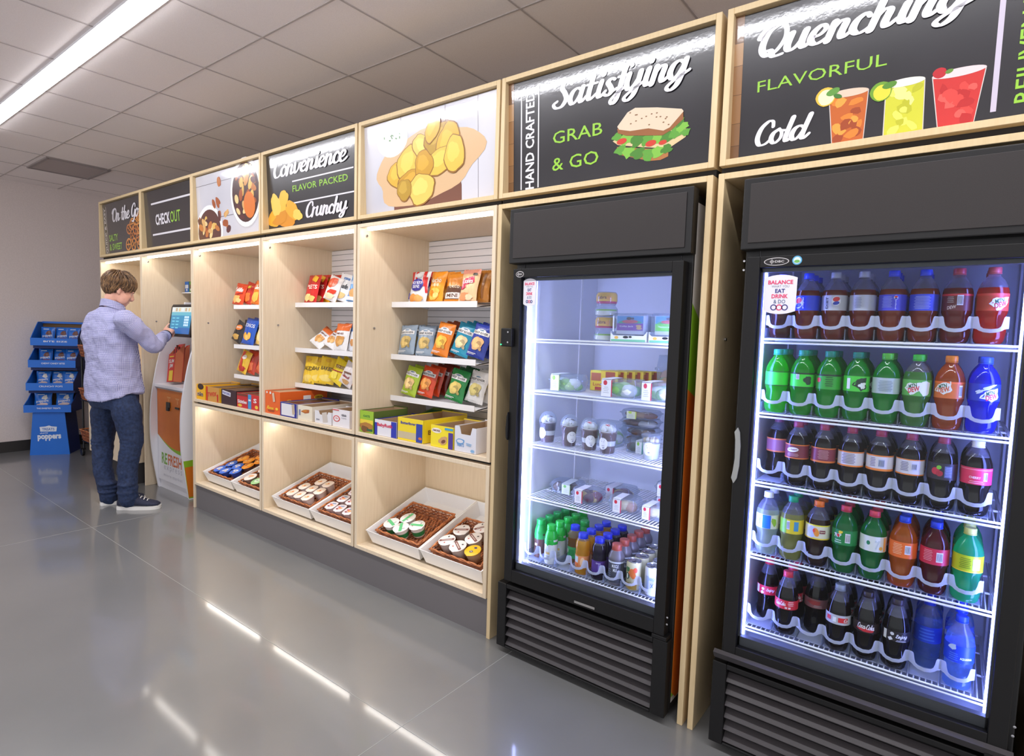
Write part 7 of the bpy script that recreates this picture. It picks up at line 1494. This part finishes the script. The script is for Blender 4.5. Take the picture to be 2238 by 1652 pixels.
# hair
hb = MB(); hb.T = HM
ec, er = Vector((0, -.016, .042)), Vector((.080, .104, .096))
hair_c = [noise_mat('hair_strand_%d' % k, c, tuple(int(q*1.25) for q in c), (1, 1, 1), 60, .45) for k, c in enumerate(((84, 60, 38), (104, 76, 48), (66, 46, 30), (122, 92, 60)))]
hb.ball(tuple(ec+Vector((0, -.006, .004))), 1, hair_c[2], 28, 18, tuple(er*1.0))
r7 = random.Random(7)
def flow(p):   # the way the hair is combed: forwards and a little across on top, down at the sides and back
    q = Vector(((p.x-ec.x)/er.x, (p.y-ec.y)/er.y, (p.z-ec.z)/er.z)); nrm = Vector((q.x/er.x, q.y/er.y, q.z/er.z)).normalized(); top = max(0, q.z); fr = max(0, min(1, (q.y+.55)*1.2))
    v = Vector((.35*top*fr+.25*q.x*(1-top), 1.15*top*fr-.15*(1-top)*(1 if q.y > -.3 else 0), -1.0*(1-top*fr*.9))); v -= nrm*v.dot(nrm); return v.normalized(), nrm
n_t = 0
while n_t < 1700:
    a = r7.uniform(0, 2*PI); cz = r7.uniform(-.95, 1); sx_ = math.sqrt(1-cz*cz); p = ec+Vector((er.x*sx_*math.cos(a), er.y*sx_*math.sin(a), er.z*cz))
    if p.y > .062 and p.z < .100: continue
    if p.y > -.015 and p.z < (.026 if p.y < .05 else .058)+r7.uniform(0, .012): continue
    if -.045 < p.y <= -.015 and p.z < .0: continue
    n_t += 1; pts = []; top = max(0, (p.z-ec.z)/er.z); L_ = (.064 if top > .45 else .042 if p.y < -.03 else .028)*r7.uniform(.8, 1.2); jit = Vector((r7.uniform(-.2, .2), r7.uniform(-.2, .2), r7.uniform(-.15, .15)))
    lift = .004+.024*top*r7.uniform(.3, 1)
    for k in range(6):
        f, nrm = flow(p); pts.append(p+nrm*(lift*math.sin(PI*(.25+.65*k/5))+.002)); p = p+(f+jit*.5).normalized()*L_/5
        q = Vector(((p.x-ec.x)/er.x, (p.y-ec.y)/er.y, (p.z-ec.z)/er.z)); p = ec+Vector((er.x*q.x, er.y*q.y, er.z*q.z))/q.length if p.y < .085 else p
    r0 = r7.uniform(.0022, .0040); hb.tube(pts, [r0*.8, r0, r0, r0*.9, r0*.7, r0*.15], hair_c[r7.randrange(4)], 5)
hb.build('hair', bd, smooth=80)
# ---- shirt
sb = MB()
hemz = [pv(203, 852, D0)]
hem_c = mid(tc_, hc_, .93)
def hem(t):   # the tail hangs lower behind, and rides up at the sides
    return UPV*(.018*abs(math.cos(t))**1.5-.055*(1 if math.sin(t) < 0 else .4)*abs(math.sin(t)))
trunk = [ringe(neck-UPV*.012-FT*.012, .078, .070), ringe(tc_+UPV*.062-FT*.012, .125, .082), ringe(tc_+UPV*.022-FT*.012, .185, .104), ringe(tc_-UPV*.05-FT*.012, .205, .128), ringe(tc_-UPV*.13-FT*.008, .205, .140), ringe(mid(tc_, hc_, .42), .192, .140), ringe(mid(tc_, hc_, .62), .188, .140), ringe(mid(tc_, hc_, .80), .202, .152), ringe(hem_c-UPV*.005, .210, .160, tiltv=hem)]
sb.rings(trunk, shirt_m)
limb(sb, [(sh_r-RT_*.02, .076), (mid(sh_r, el_r, .3), .071), (mid(sh_r, el_r, .7), .062), (el_r+UPV*-.004, .056), (mid(el_r, wr_r, .35), .050), (mid(el_r, wr_r, .85), .042)])
limb(sb, [(sh_l+RT_*.02, .076), (mid(sh_l, el_l, .3), .068), (el_l, .055), (mid(el_l, wr_l, .4), .048), (mid(el_l, wr_l, .85), .040)])
for k in range(4): a = mid(el_r, sh_r, .12+.12*k); sb.ball(a-UPV*.012, .061, shirt_m, 14, 8, (1, 1, .6))
sh = fuse(sb, 'shirt', bd, shirt_m, .0075, 4, .5, (.10, .030))
def weave(o):
    """cloth coordinates: round and along the trunk, and round and along each sleeve"""
    a = o.data.attributes.new('weave', 'FLOAT_VECTOR', 'POINT'); out = []
    segs = []
    for s_, e_, w_ in ((sh_r, el_r, wr_r), (sh_l, el_l, wr_l)): segs += [(s_, e_, 0), (e_, w_, (e_-s_).length)]
    for v in o.data.vertices:
        p = v.co; best = None
        for A_, B_, off in segs:
            d = B_-A_; t = (p-A_).dot(d)/d.length_squared
            if t < .12 and off == 0: continue
            t_ = min(max(t, 0), 1); q = A_+d*t_; r = (p-q).length
            if r < .088 and (best is None or r < best[0]): best = (r, A_, d.normalized(), off+t*d.length, p-A_-d*t)
        if best:
            _, A_, d, al, rv = best; u1 = d.cross(UPV).normalized(); u2 = d.cross(u1); out += [math.atan2(rv.dot(u1), -rv.dot(u2))*.055+1, al+1, 0]
        else:
            rv = p-mid(tc_, hc_, .4); x_, y_ = rv.dot(RT_), rv.dot(FT); out += [x_+math.copysign(.8, x_)*max(0, y_+.10)+2, p.z+1, 0]
    a.data.foreach_set('vector', out)
weave(sh)
cb = MB()   # collar and cuff
ncn = mid(H(0, -.04, -.10), neck, .85)
loop = [ncn+RT_*.074*math.cos(t)+FT*(.068*math.sin(t)-.004)+UPV*(.012-.030*math.sin(t)) for t in [2*PI*k/28 for k in range(28)]]
loop2 = [p-UPV*.058+(p-ncn).normalized()*.016 for p in loop]; loop3 = [p+(p-ncn).normalized()*.004 for p in loop]
cb.rings([loop2, loop3, loop, [p-UPV*.03+(p-ncn).normalized()*.002 for p in loop]], shirt_m, caps=False); weave(cb.build('collar', sh, smooth=60))
cb = MB(); da = (wr_r-el_r).normalized(); cb.tube([mid(el_r, wr_r, .80), mid(el_r, wr_r, .84), mid(el_r, wr_r, .95), mid(el_r, wr_r, .97)], [.042, .045, .044, .038], shirt_m, 20); weave(cb.build('cuff', sh, smooth=60))
mb = MB(); c0 = wr_r+da*.012; u1 = da.cross(UPV).normalized(); u2 = da.cross(u1); mb.tube([c0+u1*.0345*math.cos(t)+u2*.0345*math.sin(t) for t in [2*PI*k/24 for k in range(24)]], .0065, mat((24, 20, 22), .5), 8, True); mb.build('bracelet', bd, smooth=60)
# ---- jeans
jb = MB()
jb.rings([ringe(hc_+UPV*.20, .160, .114), ringe(hc_+UPV*.13, .166, .122), ringe(hc_+UPV*.06, .172, .132), ringe(hc_-UPV*.01-FT*.010, .178, .138), ringe(hc_-UPV*.07, .165, .125)], denim)
limb(jb, [(hip_r-UPV*.045, .088), (mid(hip_r, kn_r, .35), .096), (mid(hip_r, kn_r, .7), .084), (kn_r, .076), (mid(kn_r, sn_r, .5), .070), (sn_r, .066), (mid(sn_r, an_r, .6), .064), (an_r-UPV*.015, .064)])
limb(jb, [(hip_l-UPV*.045, .088), (mid(hip_l, kn_l, .35), .094), (mid(hip_l, kn_l, .7), .080), (kn_l, .073), (mid(kn_l, sn_l, .5), .068), (sn_l, .064), (mid(sn_l, an_l, .6), .060), (an_l-UPV*.012, .058)])
for an, kn in ((an_r, kn_r), (an_l, kn_l)):
    for k in range(4): jb.ball(an+UPV*(.008+.030*k)+FT*.006*(-1)**k, .066, denim, 16, 8, (1, 1, .30))
    for k in range(3): jb.ball(kn-UPV*(-.02+.026*k)-FT*.010, .072, denim, 16, 8, (1, 1, .25))
fuse(jb, 'jeans', bd, denim, .0075, 3, .5, (.05, .012))
# ---- shoes
def shoe(heel, toe, nm):
    h = Vector((heel.x, heel.y, 0))-OFF; t_ = Vector((toe.x, toe.y, 0))-OFF; L_ = .292; d = (t_-h).normalized(); s = Vector((d.y, -d.x, 0)); up = UPV
    def ring(y, w, z0, z1, cx=0, n=18): return [h+d*y+s*(cx+w*math.copysign(abs(math.cos(a))**.8, math.cos(a)))+up*((z0+z1)/2+(z1-z0)/2*math.sin(a)) for a in [2*PI*k/n for k in range(n)]]
    mb = MB(); mb.rings([ring(.004, .022, .024, .07), ring(.02, .035, .022, .092), ring(.06, .040, .022, .112), ring(.10, .042, .022, .108), ring(.14, .044, .022, .092), ring(.18, .049, .022, .074), ring(.22, .050, .022, .062), ring(.255, .044, .022, .054), ring(.280, .026, .022, .044)], shoe_m); u = mb.build(nm, bd, smooth=60)
    mb = MB(); sw_ = mat((232, 230, 226), .5)
    foot = []
    for k in range(30):
        a = 2*PI*k/30; y = L_/2-L_/2*math.cos(a)*1.0; w = (.030+.022*min(1, y/.12))*1.03 if y < .22 else .052*math.sqrt(max(0, 1-((y-.22)/(L_-.218))**2)); w = min(w, .052*math.sqrt(max(0, 1-max(0, (.04-y)/.042)**2))); foot.append((y, w*math.copysign(1, math.sin(a)) if abs(math.sin(a)) > 1e-6 else 0))
    mb.add([h+d*y+s*w+up*z for z in (.0005, .026) for y, w in foot], [tuple(range(30)), tuple(range(30, 60))[::-1]]+[(k, 30+k, 30+(k+1) % 30, (k+1) % 30) for k in range(30)], sw_); mb.build('sole', u, smooth=40)
    mb = MB()
    for k in range(5): c = h+d*(.118+.022*k)+up*(.111-.0105*k); mb.tube([c-s*.020+up*-.006, c+up*.003, c+s*.020-up*.006], .0035, sw_, 6)
    mb.build('lace', u, smooth=60)
shoe(at(257, 1112, 'z', 0), at(352, 1110, 'z', 0), 'shoe'); shoe(at(218, 1104, 'z', 0), at(262, 1098, 'z', 0), 'shoe')
